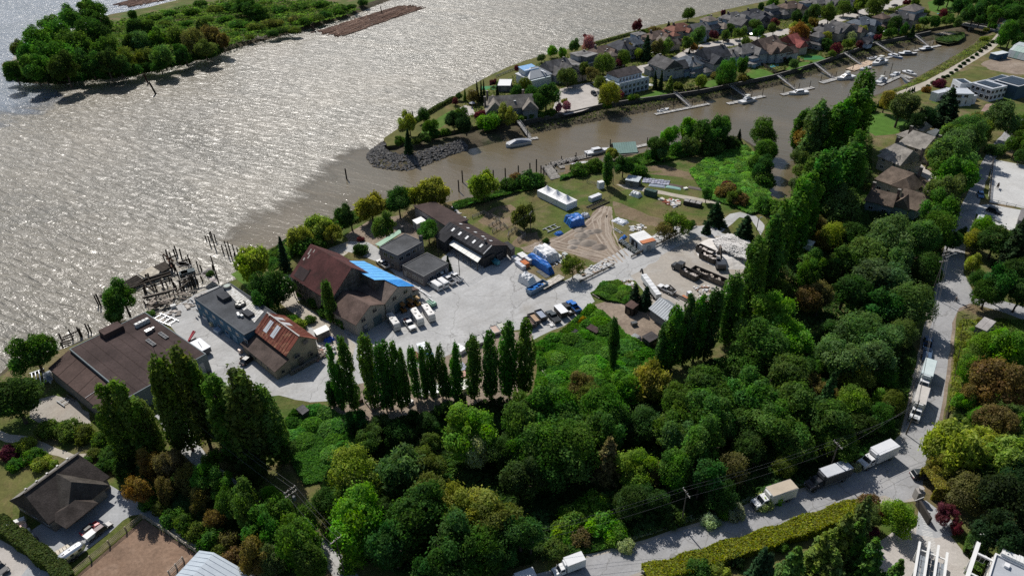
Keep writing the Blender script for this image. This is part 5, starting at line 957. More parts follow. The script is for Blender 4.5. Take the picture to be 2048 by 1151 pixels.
def boat(name, label, kind, loc, rz, s=1.0, hullc=(.70, .71, .72), cabc=(.68, .69, .70), group='boats in the canal', water=True, r=None):
    r = r or T(name, label, 'boat', (loc[0], loc[1], ZW if water else loc[2]), rz, group); L, Wd = 4.6 * s, 1.5 * s
    st = [(-1, .92, .05), (-.5, 1, 0), (.2, .96, 0), (.65, .62, .08), (.9, .25, .16), (1.0, .03, .2)]; P = []
    for x, w_, sh in st: P += [(x * L, -Wd * w_, (1.0 + sh) * s), (x * L, Wd * w_, (1.0 + sh) * s), (x * L, Wd * w_ * .72, -.25 * s), (x * L, -Wd * w_ * .72, -.25 * s)]
    fs = [(3, 2, 1, 0)] + [(i * 4 + a, i * 4 + b_, i * 4 + 4 + b_, i * 4 + 4 + a) for i in range(5) for a, b_ in ((0, 1), (1, 2), (2, 3), (3, 0))] + [(20, 21, 22, 23)]
    h = MB().pts(P, fs).build('hull', M['paint'], r, hullc); d = MB()
    for i in range(5):
        a, c = st[i], st[i + 1]; d.pts([(a[0] * L, -Wd * a[1] * .9, (1.03 + a[2]) * s), (a[0] * L, Wd * a[1] * .9, (1.03 + a[2]) * s), (c[0] * L, Wd * c[1] * .9, (1.03 + c[2]) * s), (c[0] * L, -Wd * c[1] * .9, (1.03 + c[2]) * s)], [(0, 3, 2, 1)])
    d.build('deck', M['white'], r, tuple(c * .95 for c in cabc))
    if kind in ('cabin', 'cruiser'):
        bodyshell([(.45 * L, 1.05 * s), (.18 * L, 1.9 * s), (-.45 * L, 1.95 * s), (-.5 * L, 1.05 * s)], Wd * .72, .2 * s, s, 2 * s).build('cabin', M['paint'], r, cabc)
        for sg in (-1, 1): MB().slab([(.2 * L, sg * Wd * .67, 1.75 * s), (-.42 * L, sg * Wd * .67, 1.78 * s), (-.42 * L, sg * Wd * .72, 1.35 * s), (.28 * L, sg * Wd * .72, 1.3 * s)], .05).build('cabin_window', M['glass'], r)
        MB().slab([(.4 * L, -Wd * .5, 1.3 * s), (.4 * L, Wd * .5, 1.3 * s), (.22 * L, Wd * .48, 1.82 * s), (.22 * L, -Wd * .48, 1.82 * s)], .06).build('windshield', M['glass'], r)
    if kind == 'cruiser':
        bodyshell([(.1 * L, 1.95 * s), (.0, 2.4 * s), (-.36 * L, 2.35 * s), (-.4 * L, 1.95 * s)], Wd * .6, .1, 1.9 * s, 2.4 * s).build('flybridge', M['paint'], r, cabc)
        for sx in (.02, -.32):
            for sg in (-1, 1): MB().cyl((sx * L, sg * Wd * .5, 2.3 * s), (sx * L, sg * Wd * .5, 3.1 * s), .04).build('canopy_post', M['metal'], r, (.6, .6, .6))
        MB().box(-.16 * L, 0, 3.1 * s, .42 * L, Wd * 1.1, .08).build('canopy', M['white'], r, (.6, .6, .56))
    if kind == 'open':
        MB().box(-.25 * L, 0, 1.04 * s, .9 * L, Wd * 1.2, .04).build('cockpit', M['rubber'], r, (.12, .12, .13)); MB().slab([(.22 * L, -Wd * .6, 1.1 * s), (.22 * L, Wd * .6, 1.1 * s), (.1 * L, Wd * .55, 1.6 * s), (.1 * L, -Wd * .55, 1.6 * s)], .05).build('windshield', M['glass'], r)
        MB().box(-.98 * L, 0, .7 * s, .35 * s, .4 * s, .8 * s).build('outboard_motor', M['paint'], r, (.04, .04, .05)); MB().box(-.3 * L, 0, 1.08 * s, .5, .9, .5).build('seat', M['white'], r, (.5, .5, .5))
    if kind == 'cover':
        bodyshell([(.85 * L, 1.2 * s), (.2 * L, 2.1 * s), (-.2 * L, 2.0 * s), (-.95 * L, 1.2 * s)], Wd * .95, .7 * s, 1.1 * s, 2.1 * s).build('cover', M['tarp'], r, (.25, .27, .31))
    MB().beam((.3 * L, -Wd * .8, 1.35 * s), (.98 * L, 0, 1.5 * s), .04, .04).beam((.3 * L, Wd * .8, 1.35 * s), (.98 * L, 0, 1.5 * s), .04, .04).build('bow_rail', M['metal'], r, (.6, .6, .6)); return r
boat('', '', 'cover', (0, 0, .35), 0, .6, group=None, r=r); wheels(r, (-.6,), 1.0, .3)
boat('motor_boat', 'cabin boat under a grey cover at the first dock by the point', 'cover', G(1036, 290, ZW), head(1060, 281, 1015, 290), 1.25, (.66, .68, .70))
boat('motor_boat', 'small dark-canopied runabout at the long dock below the white villa', 'open', G(1327, 222, ZW), head(1318, 225, 1340, 219), .75)
boat('motor_boat', 'white cruiser with a flybridge at the second dock along the wall', 'cruiser', G(1496, 204, ZW), head(1480, 208, 1516, 199), 1.15)
boat('motor_boat', 'white low cabin cruiser at the third dock along the wall', 'cabin', G(1596, 188, ZW), head(1612, 186, 1580, 189), 1.1)
boat('motor_boat', 'white and navy cruiser at the dock beside the tall poplar tip', 'cruiser', G(1690, 158, ZW), head(1706, 156, 1676, 161), 1.2)
boat('motor_boat', 'white sport boat alongside the tan timber dock', 'open', G(1729, 139, ZW), head(1736, 137, 1720, 141), .9)
boat('motor_boat', 'largest white motor yacht moored beyond the tan dock', 'cruiser', G(1757, 128, ZW), head(1770, 124, 1744, 132), 1.35)
boat('motor_boat', 'small white boat between the tan dock and the wall', 'open', G(1745, 118, ZW), head(1738, 119, 1752, 116), .8)
boat('motor_boat', 'blue-hulled boat with a pale canopy', 'cabin', G(1791, 115, ZW), head(1785, 113, 1800, 117), .95, (.12, .22, .42))
boat('motor_boat', 'white cabin boat with a dark hull next to the blue one', 'cabin', G(1815, 110, ZW), head(1806, 110, 1827, 110), 1.1, (.10, .11, .12))
boat('motor_boat', 'white cabin boat at the last dock before the bridge', 'cabin', G(1853, 100, ZW), head(1844, 101, 1864, 98), 1.1, (.08, .09, .1))
boat('motor_boat', 'cluttered white boat on the trail side dock', 'cruiser', G(1763, 164, ZW), head(1752, 168, 1776, 158), 1.05)
boat('motor_boat', 'white cabin boat in the middle of the trail side dock', 'cabin', G(1791, 151, ZW), head(1782, 154, 1800, 147), .9)
boat('motor_boat', 'white boat with a hard top at the end of the trail side dock', 'cabin', G(1819, 149, ZW), head(1810, 146, 1828, 152), .95)
boat('motor_boat', 'white cabin boat with a dark stern by the pile dock', 'cabin', G(1195, 306, ZW), head(1182, 308, 1212, 302), 1.2)
boat('motor_boat', 'small red and white boat on the debris raft', 'open', G(1159, 330, ZW), head(1150, 331, 1168, 328), .8, (.45, .10, .06))
boat('rowing_boat', 'little dark boat off the wooded island tip', 'open', G(18, 151, ZW), .3, .6, (.12, .08, .07), group=None)
boat('white_dinghy', 'white upturned dinghy beside the lean-to', 'cover', G(99, 756), head(96, 745, 104, 768), .55, (.7, .7, .68), group=None, water=False)
# ------------------------------------------------ docks, piles, wharf
WD = (.20, .185, .165)
def pile(px, py, ytop, label, r=.22, group='mooring piles', z=ZW, lean=0.0, col=(.035, .028, .022)):
    g = G(px, py, z); lo, hi = z, z + 14
    for _ in range(25):
        m = (lo + hi) / 2
        if PJ((g.x, g.y, m))[1] > ytop: lo = m
        else: hi = m
    o = MB().cyl((0, 0, -1.5), (lean, 0, lo - z), r, r * .9, 9).build('mooring_pile', M['wood'], None, col); o.location = (g.x, g.y, z); return tag(o, label, 'piling', group)
def dock(label, a, b, wd, group='floating docks', col=(.40, .39, .37)):
    A, B_ = G(*a, ZW), G(*b, ZW); L = (B_ - A).length; m = (A + B_) / 2; r = T('floating_dock', label, 'dock', (m.x, m.y, ZW), ang(A, B_), group)
    MB().box(0, 0, -.3, L, wd, .62).build('float', M['wood'], r, (.12, .11, .10)); n = max(3, int(L / 1.1)); me = None
    for i in range(n):
        if me is None: me = MB().box(0, 0, 0, L / n * .9, wd + .1, .08).mesh('dock_plank', M['wood'], fix=False)
        put('dock_plank', me, r, shd(col, .8, 1.15), (-L / 2 + (i + .5) * L / n, 0, .33))
    return r
def gangway(label, a, b, za=.4, zb=ZW + .5, wd=1.3, col=(.42, .43, .44)):
    A, B_ = G(*a, za), G(*b, zb); L = (B_ - A).length; r = T('gangway', label, 'gangway', (0, 0, 0), 0, 'gangways down to the docks')
    MB().beam(A, B_, wd, .12).build('ramp_deck', M['wood'], r, (.30, .29, .28)); d = (B_ - A); s = Vector((-d.y, d.x, 0)).normalized() * wd / 2
    for sg in (-1, 1):
        MB().beam(A + s * sg + Vector((0, 0, 1.0)), B_ + s * sg + Vector((0, 0, 1.0)), .09, .09).build('handrail', M['metal'], r, col); MB().beam(A + s * sg + Vector((0, 0, .1)), B_ + s * sg + Vector((0, 0, .1)), .1, .3).build('side_truss', M['metal'], r, col)
        n = max(3, int(L / 1.8))
        for i in range(n + 1):
            p = A.lerp(B_, i / n) + s * sg; MB().beam(p, p + Vector((0, 0, 1.0)), .07, .07).build('rail_post', M['metal'], r, col)
    return r
for (lab, ga, gb, da, db, wd, piles) in (
    ('at the point house', (1037, 244), (1060, 276), (1045, 281), (1076, 277), 2.2, ((1055, 278, 256),)),
    ('below the white villa', (1349, 186), (1381, 214), (1310, 230), (1418, 209), 2.0, ((1319, 224, 208), (1346, 219, 202), (1384, 212, 200), (1409, 208, 192))),
    ('by the flybridge cruiser', (1459, 171), (1492, 194), (1455, 209), (1529, 193), 2.6, ((1464, 205, 188), (1524, 194, 178), (1502, 199, 184))),
    ('by the low cabin cruiser', (1555, 151), (1589, 178), (1563, 191), (1626, 176), 2.6, ((1566, 187, 174), (1597, 180, 166), (1587, 178, 168), (1619, 176, 162))),
    ('by the tall poplar tip', (1628, 126), (1666, 156), (1642, 167), (1684, 155), 3.0, ((1641, 164, 150), (1662, 157, 146), (1671, 155, 143), (1691, 151, 138))),
    ('with the tan timber deck', (1688, 106), (1721, 129), (1700, 141), (1744, 124), 5.0, ((1705, 140, 126), (1721, 128, 118), (1728, 126, 116), (1668, 155, 150))),
    ('by the blue-hulled boat', (1751, 86), (1788, 109), (1766, 119), (1800, 110), 2.2, ((1768, 117, 104), (1785, 112, 102), (1795, 110, 98), (1811, 107, 95))),
    ('nearest the bridge', (1830, 71), (1857, 93), (1828, 103), (1880, 92), 2.2, ((1829, 101, 93), (1858, 94, 85), (1865, 92, 83), (1872, 90, 81)))):
    gangway(f'grey metal gangway down to the dock {lab}', ga, gb); dock(f'narrow floating dock {lab}', da, db, wd, col=(.52, .40, .30) if 'tan' in lab else (.40, .39, .37))
    for p in piles: pile(*p, f'thin dark mooring pile at the dock {lab}', .16)
dock('floating dock of the trail side moorings', (1758, 172), (1806, 150), 2.4); gangway('short gangway from the trail to the moorings', (1818, 164), (1802, 152), -.5)
dock('short cross dock at the trail side moorings', (1806, 152), (1822, 158), 3.0)
for p in ((1769, 170, 160), (1785, 160, 150), (1779, 152, 126), (1768, 152, 142), (1801, 150, 140)): pile(*p, 'thin dark pile at the trail side moorings', .15)
# old canal pier
for p in ((918, 383, 360), (925.5, 365, 341), (987, 357, 340), (1011, 359, 336), (1037, 354, 331), (1060, 349, 326), (1150, 318, 311)): pile(*p, 'dark pile standing alone along the canal shore', .26)
for p in ((1123, 322, 312), (1152, 317, 305), (1174, 310, 303), (1173, 316, 306), (1220, 296, 279), (1222, 340, 333), (1294, 291, 275), (1221, 300, 290)): pile(*p, 'thin dark pile around the old canal pier', .2)
pile(693.5, 358, 337, 'dark pile alone in the river off the meadow', .3); pile(297, 167, 148, 'reddish pile in the river nearest the island', .45, lean=-1.0, col=(.05, .025, .02)); pile(313, 188, 164, 'taller leaning pile in the river off the island', .5, lean=-2.0)
for p in ((629, 63, 45), (626, 62, 47), (763, 27, 13)): pile(*p, 'dark pile beside the log boom', .4, 'log boom piles')
r = T('old_pier', 'weathered grey timber pier ramp on dark piles at the canal', 'pier', (0, 0, 0)); A, B_ = G(1092, 331, .2), G(1112, 357, .2); n = 22
for i in range(n): MB().beam(A.lerp(B_, (i + .5) / n) - Vector((1.9, 1.0, 0)) * 1.0, A.lerp(B_, (i + .5) / n) + Vector((1.9, 1.0, 0)), .46, .1).build('pier_plank', M['wood'], r, shd((.26, .245, .225), .8, 1.2))
for t, s_ in ((0, -2), (0, 2), (.3, -2), (.3, 2), (.55, -2), (.55, 2), (.05, -4), (.0, 0)):
    p = A.lerp(B_, t) + Vector((s_, s_ * .4, 0)); MB().cyl((p.x, p.y, ZW - 1), (p.x, p.y, .3 + (3.6 if s_ == -4 else random.uniform(.2, 1.4))), .24, n=8).build('pile', M['wood'], r, (.035, .03, .025))
for s_ in (-1.9, 1.9): MB().beam(A + Vector((s_, s_ * .52, 1.0)), B_ + Vector((s_, s_ * .52, 1.0)), .12, .12).build('handrail', M['wood'], r, (.2, .19, .17)); MB().beam(A + Vector((s_, s_ * .52, -.2)), B_ + Vector((s_, s_ * .52, -.2)), .3, .4).build('bearer', M['wood'], r, (.08, .07, .06))
dock('long old float covered with grey timber debris', (1100, 331), (1180, 312), 3.0, col=(.27, .255, .235)); dock('float leading from the debris raft to the white cabin boat', (1150, 320), (1210, 303), 2.2, col=(.30, .285, .26)); dock('low dark raft holding the small red boat', (1118, 336), (1172, 326), 2.6, col=(.24, .225, .2)); dock('float beside the green-roofed boathouse', (1268, 296), (1296, 290), 2.0)
b = MB()
for i in range(90):
    t = random.random(); p = G(1102 + 50 * t, 330 - 11 * t + random.uniform(-4, 3), ZW + .4); a = random.uniform(0, 3.1) if random.random() < .4 else random.gauss(.9, .25); l = random.uniform(.8, 3); b.beam((p.x - math.cos(a) * l / 2, p.y - math.sin(a) * l / 2, p.z + random.uniform(0, .5)), (p.x + math.cos(a) * l / 2, p.y + math.sin(a) * l / 2, p.z + random.uniform(.1, .8)), .25, .14)
stuff(tag(b.build('driftwood_debris', M['wood'], None, (.26, .245, .225)), 'heap of grey broken timbers on the old float', 'debris'))

# ruined wharf
RWC = (.045, .037, .030)
r = T('ruined_wharf', 'ruined timber wharf of black piles and fallen beams on the river bank', 'wharf', (0, 0, 0))
def vpost(px, py, ytop, rr=.2, z=ZW):
    g = G(px, py, z); lo, hi = z, z + 14
    for _ in range(22):
        m = (lo + hi) / 2
        if PJ((g.x, g.y, m))[1] > ytop: lo = m
        else: hi = m
    MB().cyl((g.x, g.y, z - .8), (g.x + random.uniform(-.3, .3), g.y + random.uniform(-.2, .2), lo), rr * random.uniform(.85, 1.2), n=7).build('pile', M['wood'], r, shd(RWC, .7, 1.4))
c7 = lambda x, y: (180 + x / 5.005, 450 + y / 5.005)
for x, y, yt in ((85, 800, 700), (110, 810, 690), (150, 800, 745), (570, 690, 590), (550, 690, 620), (600, 560, 480), (575, 560, 490), (745, 640, 560), (730, 610, 540), (660, 640, 580), (835, 600, 520), (800, 560, 500), (760, 380, 300), (800, 400, 245), (830, 400, 270), (820, 430, 330), (875, 300, 210), (870, 350, 240), (915, 330, 240), (850, 450, 370), (870, 470, 390), (900, 560, 470), (910, 640, 560), (945, 660, 590), (1005, 410, 295), (985, 400, 320), (1030, 520, 440), (1010, 560, 480), (1040, 620, 500), (1060, 610, 490), (1080, 590, 480), (990, 620, 540), (1020, 640, 520), (1000, 600, 500), (1050, 590, 520), (1085, 445, 355), (1120, 450, 400), (965, 600, 500), (940, 570, 480), (880, 680, 600), (955, 690, 610), (925, 690, 610), (560, 800, 755), (590, 820, 780), (620, 790, 740), (640, 820, 770), (680, 780, 720), (720, 790, 740), (760, 750, 700), (800, 720, 660), (840, 700, 650), (1240, 490, 400), (1130, 560, 510), (780, 620, 560), (850, 630, 570), (690, 700, 640), (640, 660, 600), (1010, 390, 330)): vpost(*c7(x, y), c7(x, yt)[1])
def lbeam(x0, y0, x1, y1, z0=-1.2, z1=-1.2, w_=.35, h_=.35, col=RWC, nm='beam'):
    MB().beam(G(*c7(x0, y0), z0), G(*c7(x1, y1), z1), w_, h_).build(nm, M['wood'], r, shd(col, .7, 1.4))
for k in range(5): lbeam(100 + k * 14, 715 + k * 12, 470 + k * 18, 505 + k * 12, -2.0, -2.0, .7, .5)
for k in range(7): lbeam(640 + k * 16, 420 - k * 8, 730 + k * 16, 470 - k * 8, -1.4, -1.4, .55, .45)
lbeam(540, 545, 800, 470, -1.6, -1.6, .6, .5); lbeam(560, 570, 810, 490, -1.7, -1.7, .5, .5); lbeam(400, 600, 560, 545, -1.9, -1.8); lbeam(430, 625, 570, 565, -1.9, -1.8); lbeam(730, 290, 840, 360, 2.5, .2, .3, .3, (.13, .07, .045)); lbeam(760, 340, 870, 300, 1.4, 1.6); lbeam(760, 310, 820, 420, 1.0, -.5, .3, .3, (.12, .07, .05))
lbeam(525, 725, 860, 640, -1.0, -.8, .6, .5, (.15, .13, .11)); lbeam(540, 735, 800, 668, -1.5, -1.4); lbeam(560, 750, 760, 720, -1.5, -1.5); lbeam(860, 670, 990, 560, -1.5, .6, .4, .4, (.2, .17, .14)); lbeam(640, 800, 860, 730, -1.6, -1.5); lbeam(610, 830, 830, 760, -1.7, -1.7); lbeam(580, 790, 640, 850, -1.4, -1.6); lbeam(870, 560, 1110, 480, .2, .3, .5, .3, (.22, .205, .185)); lbeam(900, 580, 1000, 545, .1, .1); lbeam(560, 490, 620, 600, .3, -1.4); lbeam(545, 600, 700, 690, -1.5, -1.6); lbeam(700, 560, 760, 660, -1.3, -1.6); lbeam(890, 420, 1010, 380, .1, .3); lbeam(880, 380, 980, 340, .2, .1)
for i in range(34):
    x, y = random.uniform(560, 980), 0; y = 830 - (x - 560) * .33 + random.uniform(-60, 10); a = random.gauss(-.35, .5); l = random.uniform(30, 110); lbeam(x, y, x + l * math.cos(a), y + l * math.sin(a), -1.5 + random.uniform(0, .5), -1.5 + random.uniform(0, .5), random.uniform(.25, .5), .2, random.choice([(.30, .26, .22), (.22, .19, .16), (.12, .10, .085)]), 'fallen_plank')
for i in range(9): lbeam(860 + i * 12, 372 + i * 0, 850 + i * 12 + 60, 400 + i * 1.5, .3, .3, .7, .1, (.19, .185, .18), 'deck_plank')
for i in range(8): lbeam(1120 + i * 9, 485 + i * 3, 1195 + i * 10, 430 + i * 7, .25, .25, .75, .12, (.24, .225, .215), 'deck_plank')
for i in range(9): lbeam(1120 + i * 16, 500 + i * 9, 1160 + i * 14, 478 + i * 9, .2, .2, .8, .12, (.36, .32, .31), 'deck_plank')
for i in range(6): lbeam(960 + i * 10, 510 - i * 2, 1010 + i * 12, 520 - i * 5, .3, .3, .5, .1, (.22, .21, .2), 'deck_plank')
for x, y, w_, h_ in ((980, 465, 4, 2.2), (935, 480, 2.5, 2)): g = G(*c7(x, y), 0); MB().box(g.x, g.y, -1.2, w_, h_, 1.5, .5).build('ruined_cabin', M['wood'], r, (.10, .12, .125))
b = MB(); g0 = [G(*c7(x, y), -1.45) for x, y in ((480, 490), (620, 415), (710, 430), (690, 490), (560, 535))]; b.prism([(p.x, p.y) for p in g0], -1.9, -1.25); b.build('collapsed_slab', M['rock'], r, (.42, .38, .31))
for x, y, yt in ((1165, 150, 103), (1205, 200, 108), (1250, 218, 62), (1262, 165, 88), (1210, 130, 70), (1335, 275, 195), (1385, 305, 160), (1420, 328, 165), (1450, 290, 195), (1458, 345, 280), (1480, 270, 225), (1512, 270, 232)): pile(*c7(x, y), c7(x, yt)[1], 'thin black pile in the river cluster upstream of the wharf', .2)
pile(*c7(1278, 545), c7(1205, 308)[1], 'tall black pile rising beside the wharf deck', .2, z=-.5)
r = T('jetty_frame', 'broken timber jetty frame behind the warehouse', 'jetty', (0, 0, 0)); c3 = lambda x, y: (x / 5.753, 640 + y / 5.753)
for x, y, yt in ((840, 220, 170), (945, 185, 105), (930, 190, 150), (1050, 140, 60), (1020, 145, 115), (740, 350, 320), (720, 250, 215)):
    g = G(*c3(x, y), ZW); MB().cyl((g.x, g.y, ZW - .5), (g.x, g.y, ZW + 2.6 + random.random()), .2, n=7).build('pile', M['wood'], r, RWC)
for q in ((720, 200, 925, 110), (700, 230, 850, 175), (700, 260, 830, 225), (690, 285, 820, 255), (720, 310, 800, 280)): MB().beam(G(*c3(*q[:2]), -.8), G(*c3(*q[2:]), -.8), .3, .3).build('beam', M['wood'], r, (.08, .07, .06))

# log booms: each log a part
def boom(name, label, quad, n, rows):
    q = [G(*p, ZW) for p in quad]; c = sum(q, Vector()) / 4; r = T(name, label, 'log boom', (c.x, c.y, ZW)); L = 12.0
    mes = [MB().cyl((-L * s_ / 2, 0, 0), (L * s_ / 2, 0, 0), .42 * s_, .34, 7).mesh('log', M['wood'], fix=False) for s_ in (.7, 1.0, 1.2)]; a = ang(q[0], q[1])
    for i in range(n):
        u = (i % rows + .5) / rows + random.uniform(-.04, .04); v = (i // rows + random.random()) / math.ceil(n / rows); p = q[0].lerp(q[1], u).lerp(q[3].lerp(q[2], u), v); o = put('log', random.choice(mes), r, shd(random.choice([(.25, .16, .115), (.21, .13, .095), (.30, .20, .15)]), .7, 1.25))
        o.location = (p.x - c.x, p.y - c.y, .12 + random.uniform(-.1, .25)); o.rotation_euler.z = a + random.gauss(0, .10 if random.random() < .85 else .5)
boom('log_boom', 'large raft of floating reddish logs along the island shore', [(632, 64), (798, 12), (846, 18), (690, 72)], 290, 8)
boom('log_boom', 'smaller log raft off the far side of the island at the top edge', [(236, 8), (300, -12), (366, -4), (268, 13)], 110, 6)
# driftwood on the island and at the marsh
for lab, area, n, z in (('bleached driftwood pile on the island shore', [(470, 64), (535, 68), (530, 78), (480, 84)], 60, -.7), ('pale driftwood on the marsh flat by the bridge', [(1872, 68), (1895, 63), (1912, 68), (1890, 72)], 34, -1.4), ('bleached logs along the island tip waterline', [(215, 153), (345, 133), (345, 137), (225, 158)], 30, -2.6)):
    b = MB(); q = [G(*p, z) for p in area]
    for i in range(n):
        u, v = random.random(), random.random(); p = q[0].lerp(q[1], u).lerp(q[3].lerp(q[2], u), v); a = random.gauss(.35, .6); l = random.uniform(1.5, 6); b.cyl((p.x - math.cos(a) * l / 2, p.y - math.sin(a) * l / 2, z + random.uniform(0, .5)), (p.x + math.cos(a) * l / 2, p.y + math.sin(a) * l / 2, z + random.uniform(0, .4)), .2, .13, 5)
    stuff(tag(b.build('driftwood', M['wood'], None, (.42, .37, .31)), lab, 'driftwood'))
# riprap at the tip of the peninsula and along the canal bank
def rocks(name, label, path, n, w_, z0, z1, smin, smax, col):
    b = MB(); P = [(G(*a, z0), G(*c, z1)) for a, c in path]
    for i in range(n):
        t = random.random() * (len(P) - 1); k = int(t); f = t - k; o = P[k][0].lerp(P[k + 1][0], f); q = P[k][1].lerp(P[k + 1][1], f); p = o.lerp(q, random.random()); s_ = random.uniform(smin, smax); V = []
        for d in ((1, 0, 0), (0, 1, 0), (-1, 0, 0), (0, -1, 0)): V.append((p.x + d[0] * s_ * random.uniform(.6, 1.2) + random.uniform(-.2, .2) * s_, p.y + d[1] * s_ * random.uniform(.6, 1.2), p.z + random.uniform(-.1, .35) * s_))
        V += [(p.x + random.uniform(-.3, .3) * s_, p.y, p.z + s_ * random.uniform(.4, .8)), (p.x, p.y, p.z - s_ * .6)]; b.pts(V, [(0, 1, 4), (1, 2, 4), (2, 3, 4), (3, 0, 4), (1, 0, 5), (2, 1, 5), (3, 2, 5), (0, 3, 5)])
    return stuff(tag(b.build(name, M['rock'], None, col), label, 'rocks'))
rocks('riprap', 'bank of dark broken rock around the peninsula tip', [((768, 284), (772, 287)), ((742, 300), (768, 292)), ((732, 314), (770, 298)), ((746, 333), (785, 305)), ((775, 340), (800, 308)), ((812, 342), (825, 306)), ((846, 332), (850, 300)), ((882, 319), (880, 290)), ((918, 305), (905, 284)), ((938, 300), (925, 280))], 1500, 0, ZW, -.3, .35, .95, (.13, .125, .12))
rocks('bank_stones', 'scattered grey stones and weed along the canal bank', [((1000, 285), (1010, 270)), ((1145, 251), (1145, 240)), ((1291, 225), (1291, 212)), ((1419, 201), (1419, 190)), ((1558, 172), (1558, 160)), ((1697, 130), (1697, 120)), ((1850, 86), (1850, 78))], 500, 0, ZW, -1.6, .2, .5, (.10, .095, .08))

# ------------------------------------------------ yard clutter
def lump(name, label, a, b_, c, h, mat, col, cat, power=.35, n=10, wr=.12, group=None):
    """something bulky under a sheet: a rounded, creased block"""
    m, rz, L, W = rect(a, b_, c, h * .5); o_ = MB(); P = []
    for i in range(n + 1):
        for j in range(n + 1):
            u, v = i / n * 2 - 1, j / n * 2 - 1; e = max(0, (1 - abs(u) ** 6) * (1 - abs(v) ** 6)); z = h * (e ** power) * (.86 + .2 * mnoise.noise(Vector((m.x + u * 2.2, m.y + v * 2.2, 0)))) + random.uniform(-1, 1) * wr * (.2 if e < .05 else 1); P.append((u * L / 2 * (1 + .05 * random.uniform(-1, 1)), v * W / 2 * (1 + .05 * random.uniform(-1, 1)), max(.0, z)))
    o = o_.pts(P, [(i * (n + 1) + j, (i + 1) * (n + 1) + j, (i + 1) * (n + 1) + j + 1, i * (n + 1) + j + 1) for i in range(n) for j in range(n)]).build(name, M[mat], None, col, smooth=False)
    o.location = (m.x, m.y, .0); o.rotation_euler.z = rz; return tag(o, label, cat, group)
BLU = (.025, .16, .52)
lump('tarp_stack', 'big stack under a bright blue tarpaulin beside the dirt tracks', (1127, 434), (1141, 448), (1168, 438), 3.0, 'tarp', BLU, 'stack', .2, 12, .12)
lump('tarp_tube', 'long rounded load under a blue tarpaulin in the yard', (1050, 510), (1098, 542), (1108, 536), 3.2, 'tarp', BLU, 'stack', .5, 12, .08)
lump('wrapped_bundle', 'large white-wrapped bundle behind the blue tarpaulin load', (1062, 498), (1094, 520), (1112, 503), 3.4, 'tarp', (.70, .70, .71), 'stack', .35, 12, .1)
lump('wrapped_bundle', 'white shrink-wrapped machine standing alone in the yard', (1034, 554), (1058, 566), (1072, 556), 3.0, 'tarp', (.68, .69, .70), 'stack', .45, 9, .3)
lump('blue_sheet', 'crumpled blue tarpaulin heap beside the white-roofed lean-to', (640, 676), (654, 686), (664, 672), .7, 'tarp', (.03, .11, .50), 'tarpaulin', .6, 8, .2)
lump('blue_sheet', 'crumpled blue sheet on the dirt west of the tracks', (1107, 466), (1116, 471), (1124, 463), .7, 'tarp', BLU, 'tarpaulin', .6, 8, .2)
lump('blue_sheet', 'small blue tarpaulin roll left of the site cabin', (1237, 478), (1243, 480), (1248, 468), .8, 'tarp', BLU, 'tarpaulin', .6, 6, .15)
lump('white_sheet_heap', 'white sheet heap with a blue patch in the upper meadow', (1222, 440), (1246, 450), (1252, 440), .7, 'tarp', (.66, .68, .72), 'sheeting', .6, 9, .25)
lump('white_sheet_heap', 'white sheeting pulled over a frame by the farm track', (1258, 386), (1277, 393), (1283, 387), 1.6, 'tarp', (.70, .71, .72), 'sheeting', .5, 9, .25)
lump('white_sheet_heap', 'crumpled white wrap beside the blue tarpaulin stack', (1158, 430), (1168, 435), (1174, 426), 1.4, 'tarp', (.62, .64, .68), 'sheeting', .5, 8, .3)
def crate(name, label, px, py, sx, sy, h, col, rz, cat, mat='rough', lid=None, z=0.0, group=None):
    g = G(px, py); r = T(name, label, cat, (g.x, g.y, z), rz, group); MB().box(0, 0, 0, sx, sy, h).build('body', M[mat], r, col, bevel=.03)
    for i in range(3): MB().box(-sx * .35 + i * sx * .35, 0, h, sx * .28, sy * .96, .05).build('lid_board', M[mat], r, lid or tuple(min(.8, c * 1.08) for c in col))
    return r
YA = head(1030, 530, 1060, 552)
for px, py, sx, sy, h, c, lab in ((1033, 523, 3.6, 1.6, 1.3, (.62, .62, .63), 'long white crate nearest the black shed'), (1045, 518, 3.0, 2.2, 1.6, (.70, .69, .67), 'white crate stack with a pale lid behind the orange one'), (1050, 532, 2.4, 1.8, 1.4, (.50, .17, .07), 'orange container among the white crates'), (1057, 524, 3.0, 1.6, 1.5, (.64, .65, .68), 'white crate between the orange one and the blue tarpaulin load'), (1041, 534, 4.0, 1.4, 1.2, (.52, .54, .58), 'low grey-white crate at the yard side'), (1116, 515, 2.2, 1.8, .8, (.55, .58, .56), 'pale pallet load beside the white-wrapped bundle'), (1122, 524, 1.6, 1.4, .3, (.70, .71, .70), 'white board lying in the grass east of the bundles'), (1086, 548, 5, 1.6, .1, (.10, .105, .11), 'dark flat panel behind the plank trailer'), (1130, 510, 1.6, 1.2, .6, (.5, .52, .5), 'grey crate at the grass edge')):
    crate('storage_crate', lab, px, py, sx, sy, h, c, YA, 'crate', group='crates stacked in the main yard')
